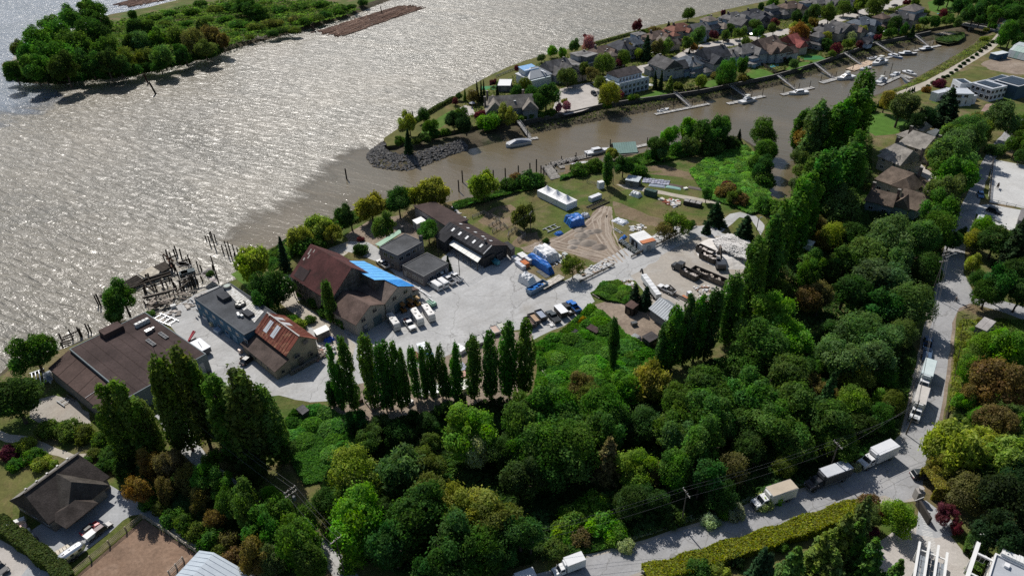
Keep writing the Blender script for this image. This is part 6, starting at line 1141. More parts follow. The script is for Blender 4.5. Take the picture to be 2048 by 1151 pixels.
# blue skip and plank trailer
def skip(label, px, py, rz, col, load, L=5.2, W=2.2, h=1.5, cat='skip', name='waste_skip', group=None):
    g = G(px, py); r = T(name, label, cat, (g.x, g.y, 0), rz, group); P = []
    for z, l in ((.15, .86), (h, 1.0)): P += [(-L / 2 * l, -W / 2, z), (L / 2 * l, -W / 2, z), (L / 2 * l, W / 2, z), (-L / 2 * l, W / 2, z)]
    for z in (h, .3): P += [(-L / 2 * .97, -W / 2 + .1, z), (L / 2 * .97, -W / 2 + .1, z), (L / 2 * .97, W / 2 - .1, z), (-L / 2 * .97, W / 2 - .1, z)]
    fs = [(3, 2, 1, 0)] + [(a, (a + 1) % 4, 4 + (a + 1) % 4, 4 + a) for a in range(4)] + [(4 + a, 4 + (a + 1) % 4, 8 + (a + 1) % 4, 8 + a) for a in range(4)] + [(8 + (a + 1) % 4, 8 + a, 12 + a, 12 + (a + 1) % 4) for a in range(4)] + [(12, 13, 14, 15)]
    MB().pts(P, fs).build('body', M['paint'], r, col, fix=False)
    for sg in (-1, 1):
        for i in range(5): MB().box(-L * .4 + i * L * .2, sg * (W / 2 + .05), .3, .12, .1, h - .35).build('side_rib', M['paint'], r, col)
    if load:
        for i in range(14): MB().box(random.uniform(-L * .38, L * .38), random.uniform(-W * .3, W * .3), h * random.uniform(.4, .7), random.uniform(.5, 1.4), random.uniform(.3, .8), .3, random.uniform(0, 3)).build('rubbish', M['rough'], r, shd(load, .6, 1.1))
    return r
sa = head(1066, 582, 1092, 568); skip('long skip lined with a bright blue tarpaulin at the yard crossing', 1074, 580, sa, (.12, .20, .30), (.03, .2, .6), 7, 2.4, 1.7)
g = G(1104, 568); r = T('plank_trailer', 'flat trailer decked with pale planks beside the blue-lined skip', 'trailer', (g.x, g.y, 0), sa)
for i in range(14): MB().box(-4.2 + i * .62, 0, .9, .56, 2.6, .12).build('deck_plank', M['wood'], r, shd((.50, .46, .41), .9, 1.1))
MB().box(0, 0, .6, 8.6, 1.0, .28).build('chassis', M['rubber'], r, (.04, .04, .04)); wheels(r, (-2.4, -1.4), 1.1, .45)
# wrecking yard
wa = head(1400, 505, 1432, 520); DK = (.035, .030, .026)
for px, py, lab in ((1410, 507, 'black skip with white rubble closest to the access road'), (1417, 520, 'black skip of white rubble under the excavator arm'), (1379, 553, 'black skip with pinkish rubble beside the parked lorry')): skip(lab, px, py, wa, DK, (.62, .56, .52), 6.0, 2.5, 1.9, 'skip', 'rubble_skip', 'rubble skips')
skip('long brown open trailer body in the wrecking yard', 1417, 557, head(1392, 546, 1444, 568), (.075, .062, .052), (.4, .35, .3), 11, 2.5, 1.8, 'trailer', 'open_trailer')
box = G(1362, 541); r = T('lorry_tractor', 'dark grey lorry tractor unit without a trailer', 'truck', box, head(1378, 545, 1352, 534)); bodyshell([(2.9, .6), (2.95, 1.5), (1.6, 1.7), (1.2, 2.7), (-.6, 2.8), (-.6, .6)], 1.15, .1, 1.2, 2.7).build('cab', M['paint'], r, (.045, .05, .055), bevel=.05)
MB().slab([(1.68, -.9, 1.75), (1.68, .9, 1.75), (1.28, .85, 2.6), (1.28, -.85, 2.6)], .05).build('windshield', M['glass'], r); MB().box(-2.2, 0, .7, 3.6, 1.0, .3).build('chassis', M['rubber'], r, (.03, .03, .03)); MB().cyl((-.8, .9, 1), (-.8, .9, 3.2), .1).build('exhaust', M['metal'], r, (.4, .4, .4)); wheels(r, (2.0, -1.9, -3.1), 1.05, .5, .4); lights(r, 2.95, .85, 1.1)
# excavator
g = G(1440, 534); r = T('excavator', 'dark tracked excavator reaching over the rubble heap', 'excavator', (g.x, g.y, 0), head(1443, 538, 1434, 510))
for sg in (-1, 1): bodyshell([(-1.9, .3), (-1.5, 0), (1.5, 0), (1.9, .3), (1.9, .6), (1.5, .85), (-1.5, .85), (-1.9, .6)], .3, 0, 0, 9).build('track', M['rubber'], r, (.04, .038, .035)).location.y = sg * 1.1
MB().box(-.5, 0, .95, 3.2, 2.6, 1.3).build('engine_deck', M['paint'], r, (.05, .055, .065), bevel=.08); MB().box(.7, .8, .95, 1.4, 1.0, 1.9, 0, .9).build('cab', M['glass'], r); MB().box(.7, .8, 2.86, 1.3, .95, .08).build('cab_roof', M['paint'], r, (.05, .055, .06)); MB().box(-2.1, 0, .9, .8, 2.5, 1.2).build('counterweight', M['paint'], r, (.045, .045, .05), bevel=.08)
MB().beam((.9, -.3, 1.5), (3.4, -.3, 4.6), .45, .6).beam((3.3, -.3, 4.5), (5.2, -.3, 4.3), .45, .55).build('boom', M['paint'], r, (.13, .095, .07)); MB().beam((5.1, -.3, 4.4), (6.0, -.3, 1.8), .35, .4).build('stick', M['paint'], r, (.10, .075, .06)); MB().beam((1.2, -.3, 1.2), (3.0, -.3, 3.6), .15, .15).build('ram', M['metal'], r, (.5, .5, .5)); bodyshell([(5.5, 1.9), (6.4, 1.8), (6.5, 1.1), (5.8, .7), (5.3, 1.2)], .5, 0, 0, 9).build('bucket', M['metal'], r, (.15, .13, .12)).location.y = -.3
# rubble heap
b = MB(); cen = G(1462, 505); n = 26; P = []
hp_ = [G(*p) for p in ((1425, 492), (1455, 476), (1492, 480), (1500, 505), (1490, 530), (1462, 520), (1436, 510))]
def inpoly(x, y, poly):
    c = False; n = len(poly); j = n - 1
    for i in range(n):
        if (poly[i].y > y) != (poly[j].y > y) and x < (poly[j].x - poly[i].x) * (y - poly[i].y) / (poly[j].y - poly[i].y) + poly[i].x: c = not c
        j = i
    return c
xs = [p.x for p in hp_]; ys = [p.y for p in hp_]
k = 0
while k < 2600:
    x, y = random.uniform(min(xs), max(xs)), random.uniform(min(ys), max(ys))
    if not inpoly(x, y, hp_): continue
    k += 1; h = 2.6 * max(0, 1 - ((x - cen.x) ** 2 + (y - cen.y) ** 2) / 150) + .9 * mnoise.noise(Vector((x * .25, y * .25, 3))); s_ = random.uniform(.15, .6); b.box(x, y, max(0, h) - s_ * .2, s_ * random.uniform(1, 2), s_, s_ * random.uniform(.3, .8), random.uniform(0, 3), random.uniform(.5, 1))
stuff(tag(b.build('rubble_heap', M['rough'], None, (.58, .56, .54), fix=False), 'big heap of white plaster rubble by the gate conifers', 'rubble'))
P = []; n = 14
for i in range(n + 1):
    for j in range(n + 1):
        u, v = i / n * 2 - 1, j / n * 2 - 1; d = max(0, 1 - u * u - v * v); P.append((cen.x + u * 11, cen.y + v * 10, -.1 + 2.3 * d * (.8 + .4 * mnoise.noise(Vector((u * 3, v * 3, 0))))))
stuff(tag(MB().pts(P, [(i * (n + 1) + j, (i + 1) * (n + 1) + j, (i + 1) * (n + 1) + j + 1, i * (n + 1) + j + 1) for i in range(n) for j in range(n)]).build('rubble_mound', M['rough'], None, (.6, .57, .54)), 'grey mound of fine rubble under the white heap', 'rubble'))
# long white boom trailer, crane truck
g = G(1301, 582); r = T('conveyor_trailer', 'long white trailer with a black jib at its yard end', 'trailer', (g.x, g.y, 0), head(1316, 602, 1288, 564)); MB().box(0, 0, 1.0, 11, 1.6, 1.5).build('body', M['white'], r, (.68, .69, .70), bevel=.04)
for i in range(6): MB().box(-4.5 + i * 1.8, 0, 2.5, .12, 1.6, .06).build('roof_rib', M['white'], r, (.6, .6, .6))
MB().beam((5.4, 0, 1.6), (7.2, 0, 3.2), .4, .5).beam((7.1, 0, 3.2), (8.0, 0, 1.6), .3, .4).build('jib', M['paint'], r, (.03, .03, .03)); MB().box(0, 0, .6, 10, .9, .35).build('chassis', M['rubber'], r, (.03, .03, .03)); wheels(r, (-3.6, -2.6), .8, .45)
r = pickup('white flatbed truck with a folded black crane arm beside the metal shed', (.70, .70, .70), G(1332, 582), head(1348, 590, 1322, 577), None); MB().beam((-.9, .4, 1.2), (-3.4, .4, 2.2), .3, .35).beam((-3.3, .4, 2.2), (-1.2, .4, 2.9), .25, .3).beam((-2.9, 0, .6), (-8, 0, .7), .5, .35).build('crane_arm', M['paint'], r, (.05, .045, .04))
crate('water_tank', 'white square tank beside the orange boom', 1378, 592, 1.2, 1.2, 1.4, (.70, .71, .73), .4, 'tank', 'white'); g = G(1385, 606); r = T('orange_barrier', 'long orange and white barrier beam beside the metal shed', 'barrier', (g.x, g.y, .2), head(1370, 597, 1398, 614)); MB().box(-1, 0, 0, 5.5, .8, .5).build('orange_beam', M['paint'], r, (.50, .19, .08)); MB().box(3.2, .3, 0, 3.2, .9, .4).build('white_beam', M['white'], r, (.68, .68, .68))
crate('generator', 'dark wheeled generator on the dirt pad', 1268, 650, 1.6, 1.1, 1.0, (.10, .105, .11), .3, 'generator', 'paint'); lump('gravel_pile', 'grey gravel pile beside the dark hut', (1254, 676), (1270, 684), (1284, 672), 1.2, 'rough', (.30, .31, .32), 'gravel pile', .9, 12, .05)
# soil mounds on the dirt tracks
for i, (px, py, s_, c) in enumerate(((1164, 471, 2.6, (.27, .235, .20)), (1176, 486, 3.0, (.25, .215, .18)), (1150, 484, 2.4, (.32, .28, .24)), (1192, 462, 2.2, (.24, .205, .17)), (1199, 494, 2.6, (.22, .185, .155)), (1180, 464, 2.2, (.30, .26, .22)), (1160, 460, 2.0, (.29, .25, .21)), (1145, 494, 1.8, (.32, .28, .24)), (1162, 482, 2.2, (.23, .2, .17)))):
    g = G(px, py); P = []; n = 10
    for a in range(n + 1):
        for q in range(n + 1):
            u, v = a / n * 2 - 1, q / n * 2 - 1; d = max(0, 1 - math.hypot(u, v)); P.append((u * s_, v * s_ * .8, -.03 + s_ * .55 * d ** .9 * (.8 + .5 * mnoise.noise(Vector((u * 2 + i, v * 2, i))))))
    o = MB().pts(P, [(a * (n + 1) + q, (a + 1) * (n + 1) + q, (a + 1) * (n + 1) + q + 1, a * (n + 1) + q + 1) for a in range(n) for q in range(n)]).build('soil_mound', M['rough'], None, c, smooth=True); o.location = g; tag(o, f'{("grey-brown", "dark brown", "pale brown")[0 if i % 3 == 0 else 1 if c[0] < .255 else 2]} soil mound among the dirt tracks', 'soil mound', 'soil mounds on the dirt tracks')
# frames, tracks, bits
def frame(label, a, b_, wd, n, col, name='metal_frame', cat='frame', h=.35, group=None):  # plain metal frames: two side rails joined by rungs
    A, B_ = G(*a), G(*b_); L = (B_ - A).length; m = (A + B_) / 2; r = T(name, label, cat, (m.x, m.y, 0), ang(A, B_), group)
    for sg in (-1, 1): MB().box(0, sg * wd / 2, .05, L, .16, h).build('side_rail', M['metal'], r, col)
    for i in range(n): MB().box(-L / 2 + L * (i + .5) / n, 0, .08 + h * .6, .2, wd, .12).build('rung', M['metal'], r, col)
    return r
frame('black ladder-like conveyor frame with white rungs by the dirt tracks', (1178, 418), (1214, 402), 2.6, 9, (.08, .075, .075)); frame('white metal frame lying beside the blue sheet', (1090, 463), (1116, 452), 2.4, 3, (.62, .63, .64)); frame('white pipe frame leaning near the site cabin path', (1228, 458), (1244, 468), .8, 2, (.66, .67, .68)); frame('white boat cradle frame at the river end of the left yard', (312, 632), (350, 648), 2.6, 4, (.62, .63, .64)); frame('rectangular steel frame on the work yard soil', (124, 797), (140, 808), 2.4, 2, (.16, .17, .18)); frame('white lifting frame beside the lean-to', (63, 762), (92, 752), 6, 4, (.55, .57, .6), h=.5)
for i in range(7): frame(f'stacked grey-green scaffold rack by the site cabin', (1240 + i * 4.6, 488 + i * 3.2), (1248 + i * 4.6, 484 + i * 3.2), 1.6, 3, (.22, .26, .25) if i % 2 else (.5, .52, .52), 'scaffold_rack', 'rack', .9, 'scaffold racks by the site cabin')
crate('white_machine', 'white generator box on a stand near the old pier', 1201, 376, 2.2, 1.8, 2.6, (.70, .71, .73), .4, 'generator', 'white'); crate('white_tank_trailer', 'white tank trailer beside the conveyor frame', 1190, 399, 5.0, 1.8, 1.6, (.64, .65, .67), head(1180, 403, 1200, 395), 'trailer', 'white'); crate('green_container', 'dark green open container by the farm track', 1301, 391, 4.4, 2.0, 2.2, (.05, .085, .075), head(1292, 389, 1310, 394), 'container', 'rough'); crate('timber_stack', 'dark stack of weathered timber by the gate conifers', 1385, 410, 6, 2.4, 1.5, (.06, .055, .05), head(1374, 408, 1398, 413), 'timber stack', 'wood', (.28, .27, .26)); crate('garden_box', 'white box beside the seed bed strip', 1371, 378, 1.4, 1.2, .5, (.72, .72, .68), .3, 'box'); crate('yard_bin', 'white bin standing alone by the wharf edge', 348, 616, 1.4, 1.2, 1.1, (.6, .6, .58), .5, 'bin')
g = G(1312, 364); r = T('glass_frames', 'bed of pale glass cold frames by the garden shed', 'cold frame', (g.x, g.y, 0), head(1294, 362, 1328, 366))
for i in range(9):
    for j in range(3): MB().box(-4.4 + i * 1.1, -1.4 + j * 1.4, .02, .98, 1.25, .28 + .06 * ((i + j) % 3)).build('cold_frame_pane', M['white'], r, random.choice([(.30, .31, .40), (.38, .39, .46), (.24, .25, .31)]))
for a, b_, c, lab in (((1298, 370), (1330, 374), (.26, .30, .36), 'blue-grey cloche row beside the glass frames'), ((1332, 373), (1362, 378), (.22, .36, .33), 'green netted bed beside the white box'), ((1332, 368), (1366, 375), (.10, .075, .065), 'bare dark seed bed behind the green netted bed'), ((1376, 374), (1408, 380), (.13, .11, .10), 'long grey-brown seed bed at the end of the strip')):
    A, B_ = G(*a), G(*b_); m = (A + B_) / 2; o = MB().box(0, 0, 0, (B_ - A).length, 2.2, .22, 0, .8).build('garden_bed', M['rough'], None, c); o.location = (m.x, m.y, 0); o.rotation_euler.z = ang(A, B_); tag(o, lab, 'garden bed', 'garden beds in the meadow')
# equipment against the buildings
MC = (.30, .13, .03)
for px, py, lab, c in ((806, 622, 'orange scissor lift nearest the workshop wall', MC), (822, 615, 'orange machine arm between the lift and the motorhomes', MC), (834, 609, 'yellow-orange digger arm behind the motorhomes', (.34, .19, .03))):
    g = G(px, py); r = T('lift_machine', lab, 'machine', (g.x, g.y, 0), YA, 'machines behind the motorhomes'); MB().box(0, 0, .4, 2.4, 1.3, .7).build('chassis', M['paint'], r, c, bevel=.04); wheels(r, (-.8, .8), .7, .38)
    for i in range(3): MB().beam((-.9, 0, 1.1 + i * .45), (.9, 0, 1.5 + i * .45), .2, .12).beam((.9, .2, 1.1 + i * .45), (-.9, .2, 1.5 + i * .45), .2, .12).build('scissor_arm', M['paint'], r, (.15, .12, .1))
    MB().box(0, 0, 2.5, 2.2, 1.2, .12).build('platform', M['paint'], r, c)
g = G(857, 606); r = T('boom_lift', 'white boom lift with a green base beside the motorhomes', 'boom lift', (g.x, g.y, 0), head(844, 596, 872, 616)); MB().box(1.5, 0, .4, 2.6, 1.8, .9).build('base', M['paint'], r, (.22, .42, .30), bevel=.05); MB().beam((2.0, .3, 1.4), (-4.2, .3, 2.4), .35, .4).build('lower_boom', M['paint'], r, (.62, .62, .62)); MB().beam((-4.2, -.1, 2.6), (1.8, -.1, 3.0), .3, .32).build('upper_boom', M['paint'], r, (.66, .66, .66)); MB().box(-4.6, 0, 1.8, .9, 1.4, 1.0).build('basket', M['paint'], r, (.4, .4, .4)); wheels(r, (.7, 2.3), .95, .42)
crate('grey_tank', 'grey square tank behind the boom lift', 834, 596, 1.8, 1.6, 1.5, (.36, .36, .34), YA, 'tank'); 
g = G(985, 524); r = T('teal_lift', 'teal knuckle-boom lift at the mouth of the black shed', 'boom lift', (g.x, g.y, 0), head(975, 516, 997, 530)); MB().box(.6, 0, .4, 2.8, 1.7, 1.0).build('base', M['paint'], r, (.05, .22, .27), bevel=.05); MB().beam((1.2, .2, 1.4), (-3.0, .2, 2.2), .3, .35).build('lower_boom', M['paint'], r, (.05, .22, .28)); MB().beam((-3.0, -.2, 2.3), (.8, -.2, 2.7), .28, .3).build('upper_boom', M['paint'], r, (.06, .26, .32)); MB().box(2.5, 0, .5, 1.1, 1.3, 1.1).build('basket', M['paint'], r, (.07, .26, .31)); wheels(r, (-.2, 1.4), .9, .42)
g = G(384, 688); r = T('red_lift', 'red articulated lift folded beside the warehouse', 'boom lift', (g.x, g.y, 0), head(376, 694, 393, 678)); MB().box(0, 0, .4, 2.6, 1.6, .9).build('base', M['paint'], r, (.05, .04, .045), bevel=.05); MB().beam((-1, .2, 1.2), (2.2, .2, 2.8), .35, .4).build('boom', M['paint'], r, (.36, .02, .04)); MB().beam((2.2, -.2, 2.7), (-.6, -.2, 1.8), .3, .3).build('jib', M['paint'], r, (.32, .02, .03)); wheels(r, (-.8, .9), .8, .4)
g = G(405, 702); r = T('flat_deck_trailer', 'white flat-decked box trailer parked beside the warehouse', 'trailer', (g.x, g.y, 0), head(392, 692, 414, 710)); MB().box(0, 0, .7, 5.6, 2.6, 1.4).build('body', M['rough'], r, (.12, .12, .13)); MB().box(0, 0, 2.1, 5.8, 2.8, .12).build('deck', M['white'], r, (.60, .62, .66)); MB().beam((-1.5, .2, 2.24), (1.4, -.3, 2.24), .12, .08).build('pole', M['wood'], r, (.1, .1, .1)); wheels(r, (-.5, .6), 1.2, .4)
for i, (px, py, c) in enumerate(((416, 638, (.50, .51, .53)), (424, 651, (.55, .47, .30)), (438, 664, (.24, .34, .46)), (462, 672, (.12, .22, .34)), (478, 682, (.30, .42, .55)), (494, 685, (.30, .3, .3)), (482, 705, (.62, .45, .38)))):
    crate('yard_container', ('white-lidded container nearest the river beside the blue building', 'small bin with a cream lid next to the white one', 'pale blue flat tank against the blue wall', 'dark blue container against the blue wall', 'light blue container near the blue building corner', 'grey bin at the corner of the lean-to', 'pinkish crate on the paving off the blue building')[i], px, py, 2.2 if i not in (1, 6) else 1.0, 1.6 if i not in (1, 6) else .9, 1.1, c, head(400, 640, 490, 695), 'container', 'paint', group='containers along the blue building')
crate('wall_unit', 'dark machine box at the warehouse corner door', 408, 728, 2.0, 1.6, 1.6, (.10, .11, .12), .5, 'machine', 'paint'); crate('pallet', 'small plywood pallet near the warehouse corner', 408, 741, 1.2, 1.0, .4, (.5, .36, .27), .3, 'pallet', 'wood')
lump('brush_pile', 'small brown brush pile beside the black sedan', (478, 716), (484, 721), (489, 715), .6, 'rough', (.16, .12, .08), 'brush pile', .8, 6, .2)
# patio things at the bottom-left house
for i, (px, py, sx, sy, h, c, lab) in enumerate(((33, 1049, 3.4, 1.0, 1.0, (.70, .70, .70), 'white outdoor counter by the hedge'), (46, 1060, 1.8, 1.4, .9, (.70, .52, .48), 'pinkish armchair on the patio by the hedge'), (54, 1066, 1.4, 1.2, .7, (.68, .68, .67), 'white patio table beyond the pink armchair'), (60, 1076, 1.6, 1.0, .7, (.66, .66, .66), 'white framed chair at the patio corner'), (72, 1083, 1.0, 1.0, .9, (.10, .10, .10), 'black barbecue at the end of the patio'), (42, 1070, 1.2, 1.0, .6, (.62, .6, .57), 'cream bench by the hedge foot'))):
    crate('patio_furniture', lab, px, py, sx, sy, h, c, .5, 'furniture', group='patio furniture')
g = G(118, 1108); r = T('wooden_ramp', 'tan wooden ramp lying beside the silver travel trailer', 'ramp', (g.x, g.y, 0), head(104, 1114, 132, 1098))
for i in range(9): MB().box(-2.4 + i * .6, 0, .25, .5, 2.0, .1).build('ramp_board', M['wood'], r, shd((.56, .50, .42), .9, 1.1))
MB().box(0, .8, 0, 5.2, .12, .25).box(0, -.8, 0, 5.2, .12, .25).build('bearer', M['wood'], r, (.3, .26, .2))
# storage rows behind the poplars
SM = [(780, 735, 3, .9, (.66, .63, .58)), (806, 772, 2.4, .7, (.70, .69, .67)), (838, 786, 2.6, 1.0, (.68, .67, .66)), (846, 790, 2.0, .8, (.6, .56, .5)), (866, 786, 3, .9, (.68, .68, .69)), (872, 778, 2, 1.0, (.64, .62, .58)), (882, 780, 2, 1.2, (.6, .6, .6)), (896, 782, 2.4, 1.0, (.7, .7, .7)), (905, 786, 1.8, 1.4, (.72, .72, .72)), (931, 775, 3.4, 1.2, (.66, .64, .58)), (925, 752, 3.0, .8, (.5, .3, .25)), (924, 738, 3.0, .9, (.30, .30, .36)), (920, 702, 3.0, 1.2, (.68, .68, .68)), (846, 702, 3.4, 1.6, (.62, .66, .70)), (860, 712, 2.0, 1.0, (.04, .22, .50)), (746, 748, 2.2, 1.4, (.04, .26, .55)), (740, 741, 1.4, 1.0, (.7, .7, .72)), (832, 715, 2.6, 1.0, (.22, .10, .07)), (772, 800, 2.4, .8, (.66, .65, .64)), (815, 805, 2.6, .8, (.62, .6, .58)), (780, 812, 1.6, .9, (.7, .7, .7)), (714, 800, 3, 1.0, (.14, .10, .085)), (748, 808, 4.2, .6, (.30, .24, .22))]
for i, (px, py, s_, h, c) in enumerate(SM): crate('stored_load', 'covered load stored behind the poplar row' if c[0] > .55 else 'coloured load stored behind the poplar row', px, py, s_, s_ * .7, h, c, YA + random.uniform(-.3, .3), 'stored load', 'tarp' if c[2] > .45 else 'rough', group='loads stored behind the poplars')
# scattered litter
def litter(name, label, poly, n, cols, smax, hmax, flat_=True):
    q = [G(*p) for p in poly]; xs = [p.x for p in q]; ys = [p.y for p in q]; r = T(name, label, 'debris', (sum(xs) / len(xs), sum(ys) / len(ys), 0)); k = 0; ox, oy = r.location.x, r.location.y; bb = [MB() for _ in cols]
    while k < n:
        x, y = random.uniform(min(xs), max(xs)), random.uniform(min(ys), max(ys))
        if inpoly(x, y, q): k += 1; s_ = random.uniform(.25, 1) * smax; random.choice(bb).box(x - ox, y - oy, .02 + random.uniform(0, .1), s_, s_ * random.uniform(.15, .9), hmax * random.uniform(.15, 1), random.uniform(0, 3.1))
    for b, c in zip(bb, cols):
        if b.v: stuff(b.build('scrap', M['rough'], r, c, fix=False))
WS = [(.66, .66, .65), (.58, .53, .47), (.45, .46, .48)]
litter('scrap_heap', 'white and rust scrap heap on the grass by the farm track', [(1318, 398), (1336, 396), (1362, 404), (1350, 416), (1332, 410)], 46, WS + [(.24, .08, .05)], 1.8, .6)
litter('scrap_heap', 'pale debris strip beside the site cabin', [(1258, 452), (1290, 450), (1296, 460), (1262, 464)], 40, WS, 1.4, .4); litter('scrap_heap', 'white and tan rubbish below the bare roadside tree', [(1318, 452), (1330, 456), (1326, 482), (1300, 488), (1306, 478)], 30, WS, 1.1, .4)
litter('scrap_heap', 'white scrap along the road edge under the bare tree', [(1160, 545), (1190, 528), (1226, 520), (1228, 532), (1190, 545), (1170, 556)], 44, WS + [(.3, .22, .16)], 1.3, .4); litter('scrap_heap', 'demolition debris between the lorry and the poplars', [(1385, 570), (1425, 575), (1440, 600), (1410, 610), (1396, 590)], 60, WS + [(.3, .2, .15)], 1.1, .5)
litter('scrap_heap', 'pale rubble strip at the foot of the metal shed', [(1316, 622), (1340, 640), (1346, 660), (1330, 662), (1312, 636)], 50, WS + [(.25, .19, .15)], 1.1, .5); litter('scrap_heap', 'broken boards at the mouth of the wrecking yard', [(1232, 562), (1262, 560), (1274, 578), (1256, 580)], 50, WS + [(.32, .22, .17)], 1.2, .3); litter('scrap_heap', 'clutter heap beside the blue crumpled tarpaulin', [(632, 690), (652, 700), (668, 690), (672, 706), (640, 712)], 36, WS + [(.2, .15, .12)], 1.0, .8)
litter('scrap_heap', 'litter on the paving edge behind the rusty shed', [(622, 702), (646, 690), (652, 716), (636, 722)], 30, [(.3, .25, .2), (.15, .13, .12), (.42, .24, .2)], 1.0, .7); litter('scrap_heap', 'white rubbish on the grass in front of the parked trailers', [(1090, 642), (1106, 645), (1110, 652), (1096, 652)], 24, WS, 1.0, .3); litter('scrap_heap', 'pale boards on the far side of the long black shed', [(906, 415), (918, 424), (930, 436), (922, 436), (910, 424)], 16, WS, 1.6, .3)
litter('scrap_heap', 'scrap left at the wharf landing', [(300, 655), (360, 610), (415, 580), (420, 590), (370, 625), (320, 652)], 46, [(.34, .30, .26), (.2, .18, .16), (.46, .42, .38)], 2.0, .3); litter('scrap_heap', 'white wrap and boards beside the pale bundles', [(1104, 520), (1128, 506), (1138, 514), (1118, 530), (1104, 534)], 26, WS, 1.4, .4)
# ------------------------------------------------ trees: every crown is a cloud of leaf clumps on lobes
def leafmesh(name, P, Nn, size, asp, tint, mat, up=None):
    n = len(P); Nn = Nn / (np.linalg.norm(Nn, axis=1, keepdims=True) + 1e-9)
    ref = rng.normal(size=(n, 3)) if up is None else up
    U = np.cross(Nn, ref); U /= np.linalg.norm(U, axis=1, keepdims=True) + 1e-9; V = np.cross(Nn, U)
    s = (size * rng.uniform(.6, 1.35, n))[:, None]; a = s * asp * .5; c = s * .5
    bend = Nn * s * rng.uniform(-.25, .25, (n, 1))
    Q = np.stack([P - V * a, P + U * c * rng.uniform(.7, 1.1, (n, 1)) + bend, P + V * a, P - U * c * rng.uniform(.7, 1.1, (n, 1)) + bend], 1).reshape(-1, 3)
    me = bpy.data.meshes.new(name); me.vertices.add(4 * n); me.loops.add(4 * n); me.polygons.add(n)
    me.vertices.foreach_set('co', Q.astype(np.float32).ravel()); me.loops.foreach_set('vertex_index', np.arange(4 * n, dtype=np.int32))
    me.polygons.foreach_set('loop_start', np.arange(0, 4 * n, 4, dtype=np.int32)); me.materials.append(M[mat]); me.update(calc_edges=True)
    at = me.color_attributes.new('tint', 'FLOAT_COLOR', 'POINT'); t4 = np.concatenate([np.clip(tint, 0, 1), np.ones((n, 1))], 1)
    at.data.foreach_set('color', np.repeat(t4, 4, 0).astype(np.float32).ravel()); return me
def rdir(n):
    v = rng.normal(size=(n, 3)); return v / np.linalg.norm(v, axis=1, keepdims=True)
def lobed(name, C, R, n, size, asp=1.3, mat='leaf', zs=None, out=.95, shell=(.72, 1.06), droop=None, zmin=.12):
    """leaves over lobes with centres C, radii R (zs stretches the lobes upward)"""
    k = len(C); zs = np.ones(k) if zs is None else zs
    pr = R ** 2 * zs; idx = rng.choice(k, n * 2, p=pr / pr.sum()); d = rdir(n * 2)
    rr = R[idx] * np.where(rng.random(n * 2) < .14, rng.uniform(1, 1.5, n * 2), rng.uniform(*shell, n * 2)); off = d * rr[:, None]; off[:, 2] *= zs[idx]; P = C[idx] + off
    keep = P[:, 2] > zmin
    for j in range(k):
        q = P - C[j]; q = np.stack([q[:, 0], q[:, 1], q[:, 2] / zs[j]], 1)
        keep &= ~((np.linalg.norm(q, axis=1) < R[j] * .62) & (idx != j))
    sel = np.nonzero(keep)[0][:n]; P = P[sel]; d = d[sel]; idx = idx[sel]
    lt = rng.uniform(0, 1, (k, 3)); tint = lt[idx] * .55 + rng.uniform(0, 1, (len(P), 3)) * .45
    Nn = d * out + rng.normal(size=P.shape) * .5; Nn[:, 2] += .15; P[:, :2] /= np.percentile(np.linalg.norm(P[:, :2], axis=1), 97)
    return leafmesh(name, P, Nn, size, asp, tint, mat, droop(len(P)) if droop else None)
def trunkmesh(name, h, r, limbs=6, spread=.6, lean=.02):
    b = MB(); p = Vector((0, 0, -.02)); k = 4
    for i in range(k):
        q = Vector((random.uniform(-lean, lean), random.uniform(-lean, lean), h * (i + 1) / k)); b.cyl(p, q, r * (1 - .7 * i / k), r * (1 - .7 * (i + 1) / k), 7, False); p = q
    for i in range(limbs):
        t = 2 * math.pi * i / limbs + random.uniform(-.3, .3); z = h * random.uniform(.4, .85)
        b.cyl((0, 0, z), (math.cos(t) * spread * random.uniform(.6, 1), math.sin(t) * spread * random.uniform(.6, 1), z + h * random.uniform(.25, .5)), r * .4, r * .1, 5, False)
    return b.mesh(name, M['wood'], True, fix=False)
VAR = {}; TRK = {}
def mk_round(i, n, size, top=.95, cz=1.25, kk=58, lr=(.13, .40), **k):
    d = rdir(kk * 3); d = d[d[:, 2] > -.75][:kk]; C = d * rng.uniform(.45, .9, (len(d), 1)) * np.array([1, 1, top]) * rng.uniform(.85, 1.08, (len(d), 1)); C[:, 2] += cz
    C = np.concatenate([C, [[0, 0, cz]]]); R = np.append(rng.uniform(*lr, len(d)), .5)
    return lobed('crown', C, R, n, size, **k)
def mk_crown(n, size):
    C = []; R = []
    for j in range(random.choice((2, 3, 3, 4))):
        a, q, r = random.uniform(0, 6.28), random.uniform(.15, .55), random.uniform(.45, .75); d = rdir(60); d = d[d[:, 2] > -.7][:24]; c = d * r * rng.uniform(.5, .95, (len(d), 1)) * np.array([1, 1, 1.15]); c += np.array([q * math.cos(a), q * math.sin(a), random.uniform(.95, 1.5)]); C.append(c); R.append(rng.uniform(.1, .36, len(d)) * (.6 + .5 * r))
    return lobed('crown', np.concatenate(C), np.concatenate(R), n, size)
VAR['R'] = [mk_round(i, 11500, .066) for i in range(2)] + [mk_crown(11500, .066) for i in range(6)]; TRK['R'] = trunkmesh('trunk', 1.35, .07)
VAR['B'] = [mk_round(i, 3400, .115, .6, .42, 26, (.22, .45), zmin=0) for i in range(3)]; TRK['B'] = trunkmesh('trunk', .4, .06, 5, .4)
